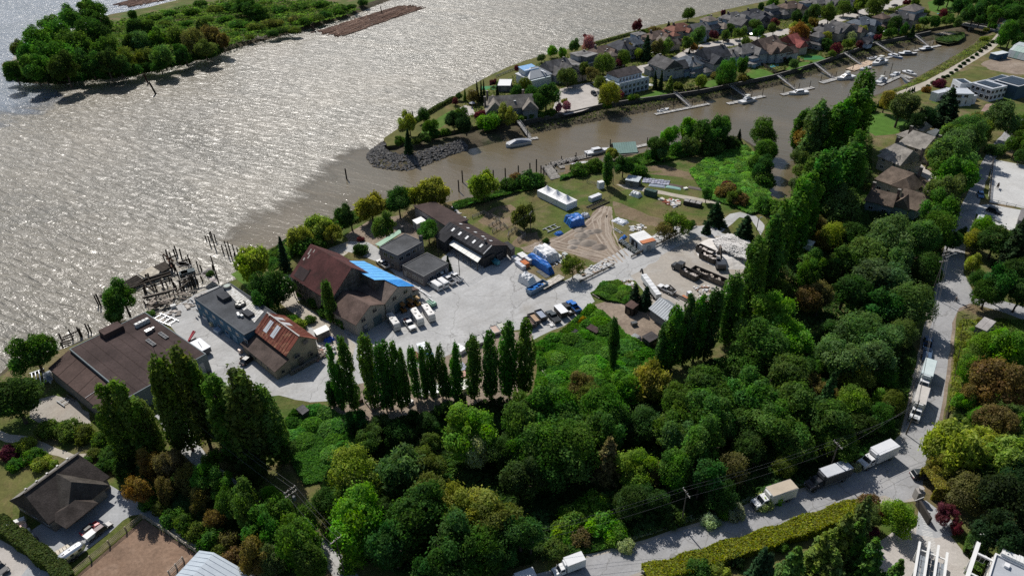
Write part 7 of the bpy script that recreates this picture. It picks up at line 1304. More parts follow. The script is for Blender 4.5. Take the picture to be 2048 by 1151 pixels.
def mk_poplar():
    Hh = 9.0; k = 84; t = rng.uniform(.05, .965, k); prof = np.minimum(1, (t / .22) ** .5) * (1 - np.clip((t - .5) / .5, 0, 1) ** 2.4 * .72)
    a = rng.uniform(0, 2 * np.pi, k); rr = prof * rng.uniform(.15, .85, k)
    C = np.stack([rr * np.cos(a), rr * np.sin(a), t * Hh], 1); R = rng.uniform(.2, .36, k) * (.55 + .6 * prof)
    return lobed('crown', C, R, 6500, .17, 1.5, zs=rng.uniform(1.8, 3.4, k), zmin=.5)
VAR['P'] = [mk_poplar() for i in range(6)]; TRK['P'] = trunkmesh('trunk', 7.5, .13, 5, .35)
def mk_cone(n, size, Hh, tiers, per, droop, gap, mat='needle', base=.04, prof=1.0):
    P = []; Nn = []; tn = []
    for i in range(tiers):
        t = (i + .5) / tiers; z = Hh * (base + (1 - base) * t); L = (1 - t) ** prof * 1.02 + .05
        kb = max(4, int(per * (.35 + .65 * (1 - t)))); a0 = rng.uniform(0, 7)
        for j in range(kb):
            a = a0 + 2 * np.pi * j / kb + rng.normal() * .2; l = L * rng.uniform(.72, 1.08); m = max(3, int(n / (tiers * per) * (.5 + l)))
            u = rng.uniform(.12, 1, m) ** .8; wv = .17 * l * (1.15 - u) + .03
            x = u * l; sid = rng.normal(size=m) * wv; zz = z + droop * (x ** 2) * 1.0 - abs(sid) * gap + rng.normal(size=m) * .03
            P.append(np.stack([x * np.cos(a) - sid * np.sin(a), x * np.sin(a) + sid * np.cos(a), zz], 1))
            nv = np.tile([np.cos(a) * .35, np.sin(a) * .35, 1.0], (m, 1)) + rng.normal(size=(m, 3)) * .45; Nn.append(nv)
            tn.append(np.tile(rng.uniform(0, 1, 3), (m, 1)) * .6 + rng.uniform(0, .4, (m, 3)))
    P = np.concatenate(P); P[:, 2] = np.maximum(P[:, 2], .05)
    return leafmesh('crown', P, np.concatenate(Nn), size, 1.6, np.concatenate(tn), mat)
VAR['C'] = [mk_cone(4200, .17, 4.2, 26, 9, -.3, .3, prof=.8) for i in range(2)]; TRK['C'] = trunkmesh('trunk', 3.6, .1, 0)
VAR['F'] = [mk_cone(6500, .105, 2.5, 15, 10, -.3, .25, prof=.75) for i in range(3)]; TRK['F'] = trunkmesh('trunk', 2.3, .07, 0)
def mk_willow():
    d = rdir(140); d = d[d[:, 2] > -.5][:46]; C = d * rng.uniform(.5, .85, (len(d), 1)) * np.array([1, 1, .8]); C[:, 2] += 1.1
    return lobed('crown', C, rng.uniform(.16, .34, len(d)), 9000, .075, 2.4, zs=rng.uniform(1.0, 1.7, len(d)), out=.5, droop=lambda n: np.tile([0, 0, 1.0], (n, 1)) + rng.normal(size=(n, 3)) * .45)
VAR['W'] = [mk_willow() for i in range(3)]; TRK['W'] = trunkmesh('trunk', 1.2, .07)
def mk_twig():
    d = rdir(90); d = d[d[:, 2] > -.35][:34]; C = d * rng.uniform(.45, .85, (len(d), 1)) * np.array([1, 1, .85]); C[:, 2] += 1.05
    return lobed('crown', C, rng.uniform(.15, .35, len(d)), 2900, .06, 3.6, out=.2)
VAR['T'] = [mk_twig() for i in range(2)]; TRK['T'] = trunkmesh('trunk', 1.5, .05, 14, .85)
KW = dict(R=('broadleaf_tree', 'broadleaf tree', 1.2), B=('bush', 'bush', .42), P=('poplar_tree', 'columnar poplar', 4.5), C=('conifer_tree', 'narrow conifer', 1.6), F=('conifer_tree', 'spreading conifer', 1.0), W=('willow_tree', 'feathery tree', 1.05), T=('bare_tree', 'half-bare tree', 1.0))
CW = dict(d=('dark green', (.027, .058, .015)), g=('mid-green', (.041, .085, .017)), l=('bright green', (.070, .135, .018)), y=('yellow-green', (.125, .140, .028)), o=('olive-brown', (.088, .074, .030)), r=('purple-red', (.075, .020, .030)), k=('blackish green', (.016, .032, .014)), p=('pink-blossomed', (.21, .085, .11)), s=('grey-green', (.054, .088, .030)), a=('orange-brown', (.11, .075, .022)), w=('white-blossomed', (.20, .21, .12)), m=('olive-green', (.060, .086, .020)))
def tree(kind, col, place, group, c, wpx, base=None, tilt=True, hs=1.0):
    nm, word, cz = KW[kind]; cw, rgb = CW[col]
    if base is not None: g = G(*base); s = SC(*base)
    else:
        s = SC(*c); zc = cz * wpx / 2 / s * hs; s = SC(*c, zc); g = G(*c, wpx / 2 / s * cz * hs)
    R_ = wpx / 2 / s * (.9 if kind == 'P' else 1); me = random.choice(VAR[kind])
    tl = .035 if kind == 'P' else .05
    if kind == 'P': zs = zup(base[0], base[1], c[1]) / 9.0
    elif base is not None and kind in 'CF': zs = zup(base[0], base[1], c[1]) / (4.2 if kind == 'C' else 2.5)
    else: zs = R_ * hs
    o = T(nm, f'{cw} {word} {place}', 'bush' if kind == 'B' else 'tree', (g.x, g.y, 0), random.uniform(0, 6.28), group)
    sx_ = random.uniform(.9, 1.12); o.rotation_euler = (random.uniform(-tl, tl), random.uniform(-tl, tl), random.uniform(0, 6.28))
    v = [random.uniform(.86, 1.14) for _ in range(3)]
    for part, mm, cc in (('crown', me, tuple(a * b for a, b in zip(rgb, v))), ('trunk', TRK[kind], (.09, .07, .055))):
        p = put(part, mm, o, cc); p.scale = (R_ * sx_, R_ / sx_, zs)
    return o
def trees(place, group, text, hs=1.0, top=False, big=1.0):
    for it in text.split():
        k, col, *v = it.split(','); v = [float(x) for x in v]
        if k == 'P' or len(v) == 4: tree(k, col, place, group, (v[0], v[1]), v[3], base=(v[0] - top * (v[0] - 1085) * (v[2] - v[1]) / (2700 - v[1]), v[2]))
        else: tree(k, col, place, group, (v[0], v[1]), v[2] * big * random.uniform(.92, 1.08), hs=hs * random.uniform(.9, 1.12))
# columns: kind,colour,x,y of the crown's middle,width  or  kind,colour,x of the foot,row of the top,row of the foot,width
trees('in the row of poplars along the storage yard', 'row of poplars beside the yard', 'P,g,710,676,821,34 P,g,688,690,821,28 P,m,750,666,818,36 P,g,774,681,821,30 P,g,786,686,818,27 P,g,803,685,821,30 P,g,818,698,814,21 P,g,836,690,798,24 P,g,853,693,796,24 P,g,868,684,796,26 P,g,886,686,796,24 P,g,898,732,798,17 P,g,916,685,798,29 P,g,949,672,798,36 P,g,983,662,798,40 P,g,1019,645,796,43 P,g,1047,641,790,41 P,d,668,762,814,30')
trees('standing alone in the bramble field', 'lone poplar', 'P,d,1226,634,736,25')
trees('along the brown warehouse and dyke lane', 'tall poplars by the brown warehouse', 'P,g,262,775,918,54 P,m,300,757,908,62 P,m,322,800,905,40 P,m,386,708,900,54 P,m,422,701,896,62 P,g,450,722,890,46 P,m,362,748,908,42')
trees('in the tall bank along the creek mouth', 'tall poplars by the creek', 'P,g,1742,138,290,50 P,g,1722,176,310,64 P,g,1696,196,330,66 R,g,1660,262,64 P,s,1645,200,325,54 P,g,1612,218,300,40 P,g,1722,262,400,54 P,g,1712,285,420,62 R,s,1700,330,70 P,g,1668,300,440,66 P,g,1640,310,430,60', top=True)
trees('in the diagonal belt beside the wrecking yard', 'tall poplars by the wrecking yard', 'P,g,1630,345,490,62 P,g,1608,365,520,58 R,s,1592,440,64 P,g,1570,400,570,58 P,g,1553,430,600,54 R,g,1540,515,64 P,g,1518,470,645,52 R,s,1494,590,58 P,g,1476,545,690,46 R,g,1452,640,54 P,d,1430,575,720,44 P,g,1406,588,722,42 P,d,1384,590,730,40 P,g,1356,610,738,46 P,d,1332,648,735,34', top=True)
trees('on the river bank by the old barn', 'river bank trees', 'W,y,507,528,72 R,d,545,570,74 R,g,530,600,56 W,y,598,478,52 W,y,640,456,54 B,d,620,492,60 W,y,662,468,40 R,d,700,432,56 W,y,742,416,58 R,d,797,404,52 W,y,828,396,44 W,y,868,386,62 R,m,770,456,58 R,g,856,462,46 C,k,898,510,540,15 B,r,722,478,14 B,d,720,500,34')
trees('beside the river behind the barn', 'river bank trees', 'C,k,572,474,540,27')
trees('at the ruined wharf', 'wharf trees', 'R,g,247,598,68 R,g,218,634,54 B,g,300,628,22 B,d,420,548,18')
trees('hugging the old barn wall', 'barn side plants', 'P,g,668,560,645,30 B,g,612,582,40 B,g,636,602,42 B,d,656,620,40 B,g,690,640,38 B,d,715,650,30 B,y,598,650,34 B,l,582,640,30 B,g,620,640,26')
trees('on the shore of the meadow', 'shore trees', 'W,y,968,374,60 B,d,1018,370,42 B,o,1030,356,30 B,d,1058,364,48 B,g,1072,360,34 B,g,1160,340,40 B,g,1190,332,38 P,g,1214,306,373,24 R,d,1246,332,42 W,y,1224,308,26 B,d,1266,326,26 B,g,1275,340,40')
trees('in the meadow', 'meadow trees', 'W,m,1048,436,46 T,m,1146,536,52 T,m,1352,452,56 R,d,1378,452,30 T,o,1330,462,44 B,d,1092,482,16')
trees('by the gate of the access road', 'gate conifers', 'F,k,1430,404,448,46 F,k,1486,430,482,52 C,k,1412,440,466,22 R,g,1413,390,30 B,o,1450,384,44 B,r,1458,372,26 B,o,1478,400,40 R,m,1470,390,30')
trees('beside the small dark shed', 'shed conifers', 'F,k,1268,566,612,34 F,k,1290,572,616,34')
trees('on the south bank of the canal', 'south bank trees', 'R,d,1318,294,44 R,l,1340,272,44 R,l,1366,258,50 R,g,1398,270,54 R,s,1380,290,40 R,g,1432,262,56 R,g,1450,246,36 C,k,1477,258,287,14 R,s,1330,306,36 B,g,1425,296,50 B,d,1304,312,34 B,g,1360,300,40 B,d,1460,286,40 R,g,1527,266,52 R,g,1524,300,54 R,d,1532,335,50 R,g,1514,330,40 B,g,1530,360,44')
trees('beside the tidal creek', 'creek trees', 'R,a,1617,278,60 R,s,1600,316,40 R,g,1640,362,64 R,d,1665,390,70 R,s,1690,412,80 B,g,1598,290,30 B,m,1606,345,40 B,s,1600,370,36 R,g,1630,400,60 B,g,1560,418,50 B,g,1530,412,44 R,d,1600,420,60')
trees('by the riverside trail', 'trail side trees', 'C,k,1760,185,215,16 R,y,1772,200,40 R,s,1800,218,66 B,d,1740,215,30 F,k,1886,175,250,70 R,k,1850,235,44 R,k,1830,246,40 B,r,1880,168,24 B,a,1852,180,20 C,k,1860,226,252,20')
trees('by the lane below the warehouse', 'trees below the warehouse', 'P,g,482,748,925,74 P,m,530,738,940,84 P,m,566,775,930,56 P,g,506,790,935,50 R,d,470,880,60 R,d,560,890,60 R,g,480,905,44 R,d,505,940,60')
trees('along the garden path behind the work yard', 'path side trees', 'R,d,28,800,104 R,g,66,704,96 B,m,100,858,52 B,m,140,860,58 B,m,172,868,44 B,g,205,880,40 B,d,230,905,44 B,r,18,905,40 B,y,48,890,44 B,g,72,912,46 B,y,84,925,36 B,g,30,930,36 B,y,108,928,22 B,g,170,925,30 B,d,215,930,40 B,d,250,940,44 B,m,190,905,30')
trees('on the bank beside the house driveway', 'driveway bank trees', 'R,a,300,930,52 R,a,278,975,50 R,o,345,930,54 R,o,330,980,40 R,o,375,960,44 B,g,300,1000,40 B,m,322,1018,36 B,g,345,1036,44 B,g,372,1050,40 B,m,398,1066,40 B,g,425,1080,46 R,g,412,960,56 R,g,440,975,60 R,g,470,1000,64 R,l,428,930,44 R,g,500,1018,74 R,g,545,1040,78 R,g,520,1065,70 R,g,585,1085,90 R,l,540,1005,44 B,o,455,1082,40 R,o,500,1120,64 B,o,470,1120,44 R,s,545,1125,54 R,g,610,1120,80 B,m,440,1105,34 R,g,620,1050,64 T,o,400,1000,44 T,o,430,1040,40', hs=1.4, big=1.1)
trees('in the woods left of the forest clearing', 'woods below the poplar row', 'R,y,712,950,92 R,l,722,1050,112 R,g,690,1000,50 W,s,800,945,84 R,m,850,985,80 R,d,840,1040,130 R,d,790,1095,96 R,d,900,1085,110 R,y,945,1005,104 R,m,920,1050,70 R,d,1048,965,92 R,m,1000,1040,96 R,d,1040,1065,90 R,g,965,1100,90 R,d,870,1130,90 B,l,700,1130,40 R,d,760,1020,50 R,d,660,1010,60 R,g,740,880,60 R,d,700,850,56 R,d,760,850,44 R,d,1000,1110,70 R,g,930,1130,70', big=1.12)
trees('in the heart of the woods', 'woods below the bramble field', 'R,l,930,868,104 R,w,950,900,56 R,m,860,930,66 R,m,850,890,44 R,g,1040,835,96 R,g,1100,820,100 R,g,1150,850,104 R,g,1090,880,108 R,g,1040,880,90 R,g,1140,900,100 R,g,1210,825,84 R,o,1160,775,46 R,m,1190,800,56 R,g,1200,870,80 R,d,1010,905,56 R,d,1090,935,80 R,d,980,860,50 R,d,850,850,46 R,d,890,820,34 R,d,920,800,30 R,d,800,870,50 R,d,830,830,34', big=1.15)
trees('beside the golden tree in the middle woods', 'middle woods', 'R,l,1256,770,60 W,y,1302,766,74 R,g,1350,800,84 R,g,1392,770,90 R,g,1395,830,90 R,g,1350,860,86 R,g,1430,800,80 R,d,1290,850,64 R,g,1450,850,80 R,s,1366,880,86 R,g,1410,900,90 R,d,1260,860,60 F,o,1214,875,960,74 R,l,1270,945,78 R,o,1316,945,60 R,g,1360,930,80 R,d,1310,1000,60 R,d,1400,960,80 R,o,1460,935,66 R,d,1440,990,60 R,d,1260,1000,60 B,d,1340,1030,50 B,d,1230,960,40', big=1.12)
trees('on the bright mound above the south road', 'mound shrubs', 'B,l,1150,1030,70 B,l,1190,1010,60 B,l,1130,1060,56 B,l,1205,1050,64 B,o,1160,1075,46 B,l,1230,1070,50 B,w,1250,1090,40 B,m,1110,1100,50 B,w,1530,1005,40 B,l,1545,990,44 B,l,1450,1020,40 B,w,1470,1025,40 B,w,1420,1042,36 B,w,1710,935,24')
trees('in the woods west of the vertical road', 'woods west of the road', 'R,l,1540,632,96 R,l,1580,680,80 R,g,1520,690,100 R,g,1480,740,86 R,g,1560,750,96 R,d,1600,740,70 R,g,1520,790,100 R,g,1580,810,96 R,g,1640,850,104 R,g,1560,860,110 R,g,1500,860,90 R,g,1586,892,80 R,d,1512,905,76 R,g,1672,886,76 R,m,1560,930,50 R,o,1612,592,64 R,o,1640,600,70 R,m,1570,580,50 R,d,1690,580,80 R,s,1735,560,90 R,s,1790,560,96 R,s,1818,612,80 R,d,1770,610,90 R,d,1650,660,60 R,s,1720,670,96 R,s,1768,684,88 R,s,1800,668,54 R,s,1690,720,96 R,s,1745,735,96 R,d,1768,745,64 R,o,1660,790,50 T,o,1620,770,56 F,d,1640,745,840,50 R,y,1715,750,56 R,l,1720,810,84 R,l,1765,800,50 R,d,1758,832,60 R,d,1718,850,64 R,m,1784,806,44 R,g,1640,730,44 R,d,1786,702,54 R,d,1590,870,60 R,d,1460,780,60', hs=.86, big=1.08)
trees('in the grove by the brown-roofed houses', 'grove by the brown-roofed houses', 'R,d,1680,412,64 R,s,1730,510,84 R,s,1780,480,96 R,s,1832,470,92 R,s,1810,520,80 R,g,1872,460,76 R,g,1885,420,80 R,s,1888,385,74 R,g,1905,355,84 R,s,1890,320,80 R,y,1862,306,60 R,s,1920,300,76 R,s,1940,285,64 R,m,1900,275,56 R,s,1930,262,60 B,o,1960,240,44 R,s,1990,240,66 R,m,1965,262,44 R,s,1945,340,44 R,o,1632,446,44 R,y,1664,472,50 R,a,1640,480,40 R,g,1620,530,66 R,d,1700,470,60 R,g,1690,520,70 R,d,1655,540,50 B,r,1836,302,22 R,g,2035,288,46 B,s,1990,300,40 R,d,2040,314,30 R,g,2045,255,50 R,d,1855,540,60 R,d,1900,480,40')
trees('east of the upper road', 'trees east of the upper road', 'R,y,1945,478,52 R,l,1965,455,40 R,d,1990,485,66 F,k,2012,430,540,70 R,y,1950,530,44 R,d,1995,560,78 R,d,1975,590,58 R,d,2030,540,70 R,d,2040,590,60 R,d,1925,470,24 R,d,1960,560,40 R,d,2045,470,50 B,y,1960,640,14 B,l,1945,660,16 B,y,1935,690,15')
trees('east of the roadside ditch', 'trees east of the ditch', 'R,l,1960,700,64 R,l,2000,700,76 R,l,1950,740,60 R,l,2035,720,66 R,o,1988,772,112 R,o,1950,790,54 R,l,1930,800,40 R,o,1990,840,70 R,l,1960,830,40 R,l,2030,840,50 W,y,1910,900,104 R,y,1880,925,60 W,y,1975,890,84 W,y,2010,920,90 R,d,2040,890,60 R,o,1935,985,84 R,k,2010,1010,110 R,k,2045,960,90 R,k,1990,1070,90 R,k,2035,1080,80 R,r,1888,1030,44 R,r,1912,1050,30 R,d,1960,950,50 B,l,1942,1142,24 B,g,1936,1080,18 B,g,1950,1110,22 R,d,1925,930,50')
trees('in the mansion garden by the south road', 'mansion garden trees', 'R,l,1796,1034,70 B,o,1745,1012,56 R,m,1735,1030,50 F,m,1712,990,1075,56 F,m,1660,1025,1125,80 F,g,1690,1040,1130,70 F,m,1620,1060,1160,84 F,g,1725,1080,1170,80 F,g,1570,1090,1180,80 C,k,1500,1090,1180,50 F,k,1520,1100,1185,56 B,y,1440,1140,40 B,g,1395,1140,50 F,g,1770,1120,1190,60 F,m,1650,1100,1190,80 R,r,1748,1062,22 B,g,1400,1120,40 B,g,1560,1090,36 B,k,1470,1120,40')
trees('on the wooded end of the island', 'island wood', 'R,g,48,120,60 R,g,80,85,64 R,g,110,110,70 R,g,120,65,60 R,g,155,90,64 R,g,150,40,56 R,g,182,28,54 R,d,185,70,60 R,g,70,140,60 R,d,130,140,60 R,d,180,125,60 R,g,215,100,50 R,d,215,130,50 R,g,250,90,44 R,m,245,120,44 R,s,280,85,44 R,m,290,112,44 R,g,320,80,46 R,s,325,110,44 R,g,355,105,40 R,m,350,75,44 R,o,385,85,46 R,o,425,72,44 R,m,405,60,40 R,o,445,85,36 R,m,410,100,40 R,d,270,60,40 R,d,30,145,40 R,d,90,150,40 R,d,240,135,40 P,g,270,20,45,20 P,g,185,-4,45,30 R,d,320,130,34 R,d,370,112,34 R,s,100,50,40 R,m,40,100,36 R,d,200,45,40 R,g,300,58,36 T,o,20,132,24 ' + ' '.join(f'B,d,{26+i*17},{155+i*.8-i*i*.125:.0f},{24+i%3*5}' for i in range(25)), .9, big=1.1)
trees('along the open side of the island', 'island bushes', 'B,g,480,50,36 B,m,510,55,40 B,m,545,48,44 B,g,520,35,36 B,d,565,62,34 B,o,590,40,30 B,g,610,44,34 B,m,635,38,30 B,d,650,30,30 B,g,680,22,34 R,d,490,12,54 R,d,505,20,44 B,g,560,20,40 B,m,600,15,40 B,g,640,10,30 B,g,460,15,36 B,m,430,20,34 B,g,380,25,34 B,g,340,28,30 B,m,310,35,28 B,d,700,15,26 B,d,725,6,26 B,g,450,40,30 B,g,370,48,30 B,m,330,48,30 B,g,415,40,30 B,g,400,8,30 B,m,590,62,26 B,d,545,68,28 B,g,470,70,24 B,m,500,75,20', hs=.6)
trees('on the peninsula tip', 'trees on the point', 'R,y,818,246,44 R,g,798,284,24 C,k,818,258,306,22 R,d,847,231,25 R,g,861,253,30 R,k,907,243,40 R,k,932,246,42 R,g,920,230,34 C,k,957,160,204,9 C,k,963,160,206,9 C,k,969,160,206,9 C,l,930,177,202,9 R,o,946,192,26 R,r,910,203,14 R,d,918,193,16 B,r,960,230,26 B,l,975,245,44 B,g,985,240,40 R,y,1010,226,42 C,k,995,166,196,10 R,d,1035,182,34 R,d,1062,186,40 R,d,1092,195,48 R,d,1075,205,36 R,m,1050,170,26 R,p,1117,214,20 R,p,1133,212,18 R,y,1130,204,14 B,g,1060,232,22 B,g,1080,230,20 B,g,1100,226,22 B,g,1040,236,18 R,r,986,164,16 R,r,1036,137,15 B,g,1000,168,16 C,k,812,224,235,5 C,k,818,222,233,5 C,k,825,222,233,5 B,g,870,268,24 B,g,890,264,24 B,d,850,276,26 B,m,832,282,22')
trees('among the houses by the cul-de-sac', 'cul-de-sac trees', 'R,l,1102,102,28 R,l,1122,106,26 R,s,1083,116,16 R,s,1150,94,26 R,p,1177,88,27 R,m,1135,152,42 R,m,1165,142,30 R,o,1182,150,30 R,m,1207,128,38 R,m,1250,116,34 R,r,1240,124,20 R,a,1260,98,20 R,y,1276,106,24 F,k,1292,70,120,32 R,m,1200,166,26 R,y,1218,188,42 R,r,1238,192,18 R,r,1226,160,16 B,m,1250,150,24 B,r,1170,72,10 R,m,1330,92,36 R,o,1316,98,28 R,r,1312,100,14 R,m,1368,86,32 B,m,1334,122,20 C,k,1310,142,178,14 C,k,1320,142,180,14 C,y,1338,152,182,22 R,y,1398,163,28 B,m,1356,172,22 R,r,1276,54,24 C,k,1337,42,56,10 B,o,1310,62,26 B,m,1290,66,18 R,a,1388,96,16 R,g,1377,28,28 C,k,1378,96,108,6 B,g,1262,196,16 B,m,1272,194,16 B,g,1215,210,20')
trees('among the mid-peninsula houses', 'mid-peninsula trees', 'R,g,1468,140,44 R,g,1490,134,38 R,g,1450,148,40 R,s,1398,72,38 R,r,1428,70,18 R,m,1448,72,24 R,m,1482,64,28 R,g,1512,52,26 R,d,1516,66,24 R,r,1550,46,20 R,m,1548,56,22 R,m,1528,80,20 R,m,1490,84,24 R,y,1500,88,18 R,d,1460,58,18 R,a,1402,100,16 R,r,1448,28,14 B,g,1418,34,12 R,g,1544,6,26 R,d,1520,14,16 R,d,1600,34,34 F,d,1605,20,62,24 R,m,1622,26,34 R,m,1660,24,40 R,y,1590,56,26 R,a,1600,70,38 R,m,1615,64,26 R,a,1626,46,26 R,y,1648,76,28 R,d,1652,88,22 R,w,1702,74,20 R,m,1698,86,26 R,r,1672,98,22 R,r,1716,90,18 R,m,1664,108,16 R,r,1566,116,13 R,s,1588,128,18 B,d,1575,118,20 B,d,1660,96,24 B,m,1440,162,22 B,o,1430,152,20 B,o,1486,156,22')
trees('at the bridge end of the peninsula', 'bridge end trees', 'R,y,1724,62,24 R,m,1690,16,30 R,m,1720,8,30 F,k,1708,-6,26,14 R,m,1750,14,34 R,m,1770,2,28 R,d,1790,48,26 R,d,1808,56,20 C,d,1822,50,74,15 R,g,1850,44,24 R,y,1836,55,12 R,d,1872,44,26 R,g,1895,42,26 R,s,1914,42,22 R,r,1756,74,14 R,g,1780,66,22 B,y,1808,68,16 R,m,1760,58,18 R,r,1888,28,18 B,m,1848,26,20 R,d,1880,4,30 B,m,1800,20,20 B,m,1830,4,20 R,r,1815,4,14 B,r,1745,22,12')
trees('in the far wood beyond the bridge', 'far wood', 'R,d,1922,12,40 R,d,1950,24,44 R,d,1935,0,40 R,d,1975,10,46 R,g,1985,34,36 R,d,2005,20,46 R,d,2030,34,46 R,d,2020,-4,50 R,d,2048,10,44 R,g,1925,30,24 R,d,1960,40,26 R,g,2024,66,46 R,g,2005,80,26 R,g,2040,80,40 B,g,1985,52,20 B,m,1972,60,14 B,y,1968,78,16 R,d,2046,50,40 R,d,1900,-10,40 R,d,1960,-14,50 R,d,1994,-10,40')
trees('in the trimmed row beside the trail', 'clipped trees beside the trail', ' '.join(f'B,k,{1856+i*10.2:.0f},{172-i*6.0:.0f},9' for i in range(4)) + ' ' + ' '.join(f'B,k,{1895+i*8.3:.0f},{152-i*6.2:.0f},9' for i in range(12)) + ' ' + ' '.join(f'C,k,{1805+i*4.4:.0f},{184-i*2.2:.0f},{194-i*2.2:.0f},6' for i in range(6)))
# ------------------------------------------------ fences
def fence(name, label, pts, h, gap, rails, col, post=.14, rh=.12, mat='wood', z=0.0, cat='fence', spc=None):
    P = [G(*p) for p in pts]; r = T(name, label, cat, (P[0].x, P[0].y, z)); o = Vector((P[0].x, P[0].y, 0)); pm = MB().box(0, 0, 0, post, post, h + .12).mesh('fence_post', M[mat], fix=False)
    for i in range(len(P) - 1):
        L = (P[i + 1] - P[i]).length; n = max(1, round(L / gap)); a = ang(P[i], P[i + 1])
        rm = MB().box(0, 0, 0, L / n * .985, .05, rh).mesh('fence_rail', M[mat], fix=False)
        for j in range(n + (i == len(P) - 2)): put('fence_post', pm, r, col, P[i].lerp(P[i + 1], j / n) - o, a)
        for j in range(n):
            m = P[i].lerp(P[i + 1], (j + .5) / n) - o
            for k in range(rails): put('fence_rail', rm, r, shd(col, .85, 1.1), (m.x, m.y, h * (k + .7) / rails), a)
    return r
TAN = (.36, .31, .22)
fence('paddock_fence', 'tan four-rail paddock fence along the lawn strip', [(286, 1036), (220, 1090), (145, 1152), (110, 1182)], 1.4, 3.4, 4, TAN, .22)
fence('paddock_fence', 'tan rail fence between the paddock and the gravel drive', [(288, 1036), (340, 1070), (394, 1106)], 1.4, 3.0, 4, (.40, .37, .31), .22)
fence('paddock_gate', 'pale three-rail gate inside the paddock beside the metal barn', [(368, 1122), (340, 1150)], 1.3, 1.6, 3, (.45, .42, .38), .2, cat='gate')
for pts, lab in ((((945, 437), (968, 428), (977, 433)), 'grey corral fence nearest the long black shed'), (((984, 435), (1000, 442), (978, 456)), 'grey corral fence in the middle of the pens'), (((1000, 442), (999, 448)), 'short grey corral fence panel between the pens'), (((985, 466), (1008, 452), (1016, 460)), 'grey slatted corral fence beside the small bush'), (((1016, 478), (1017, 470), (1030, 460), (1051, 472), (1036, 484)), 'grey three-sided corral nearest the utility pole')): fence('corral_fence', lab, pts, 1.3, 2.0, 3, (.30, .275, .25), .16, .16)
fence('yard_fence', 'dark low fence between the meadow and the access road', [(1160, 566), (1196, 548), (1228, 532)], .9, 2.5, 3, (.10, .085, .07), .12, .2); fence('yard_fence', 'dark low fence below the site cabin along the road', [(1262, 516), (1300, 498), (1340, 478), (1392, 452)], .9, 3, 3, (.10, .085, .07), .12, .2)
fence('meadow_fence', 'thin wire-like fence across the meadow by the marquee', [(1140, 432), (1176, 420), (1220, 395)], 1.1, 3, 2, (.10, .09, .08), .1, .04); fence('meadow_fence', 'grey rail fence beside the farm track', [(1174, 366), (1190, 370), (1204, 372)], 1.1, 2.5, 2, (.22, .2, .18), .12)
fence('arena_fence', 'white rail fence along the near edge of the riding arena', [(1978, 404), (2012, 411), (2048, 420), (2090, 430)], 1.2, 3, 2, (.6, .6, .58), .16); fence('arena_fence', 'long dark board fence up the trail side of the riding arena', [(1978, 404), (1982, 360), (1986, 318)], 1.2, 3, 3, (.12, .11, .1), .18, .2); fence('arena_fence', 'pale kerb rail along the arena side', [(1976, 396), (1984, 318)], .5, 4, 1, (.55, .54, .52), .16, .3)
fence('roadside_fence', 'weathered rail fence beside the concrete shelter', [(1976, 660), (2000, 668), (2030, 682)], 1.1, 2.4, 3, (.26, .23, .2), .16); fence('roadside_fence', 'thin wire fence along the east road below the trees', [(1850, 690), (1838, 735), (1822, 790), (1812, 850)], 1.2, 4, 2, (.12, .12, .11), .1, .05)
fence('peninsula_fence', 'dark board fence dividing two canal side gardens', [(1508, 124), (1530, 136), (1552, 148)], 1.6, 2.5, 3, (.07, .06, .05), .14, .45); fence('peninsula_fence', 'grey river wall rail on the point', [(992, 155), (1034, 138)], 1.0, 2, 2, (.35, .34, .32), .14, .3)
r = T('garden_wall', 'dark green metal garden fence behind the clipped hedge', 'fence', (0, 0, 0)); P = [G(0, 1066), G(60, 1108), G(124, 1156), G(160, 1180)]
for i in range(3):
    for j in range(4): a, b_ = P[i].lerp(P[i + 1], j / 4), P[i].lerp(P[i + 1], (j + .98) / 4); MB().beam((a.x, a.y, .9), (b_.x, b_.y, .9), .08, 1.8).build('fence_panel', M['paint'], r, (.07, .12, .12))
# gate pillars at the mansion
r = T('estate_gate', 'dark stone gate wall with a lamp and pale urn at the mansion drive', 'gate', G(1836, 1015)); MB().box(0, -1.6, 0, .45, 4.6, 1.9).build('gate_wall', M['rough'], r, (.05, .045, .042)); MB().box(.9, 2.2, 0, 1.4, 1.4, 2.4).build('pillar', M['rough'], r, (.3, .28, .26)); MB().cyl((.9, 2.2, 2.4), (.9, 2.2, 3.2), .3, .5, 10).build('urn', M['rough'], r, (.42, .39, .36)); MB().beam((-.9, .4, 1.6), (.8, .6, 2.4), .16, .2).build('gate_bar', M['paint'], r, (.08, .08, .08))

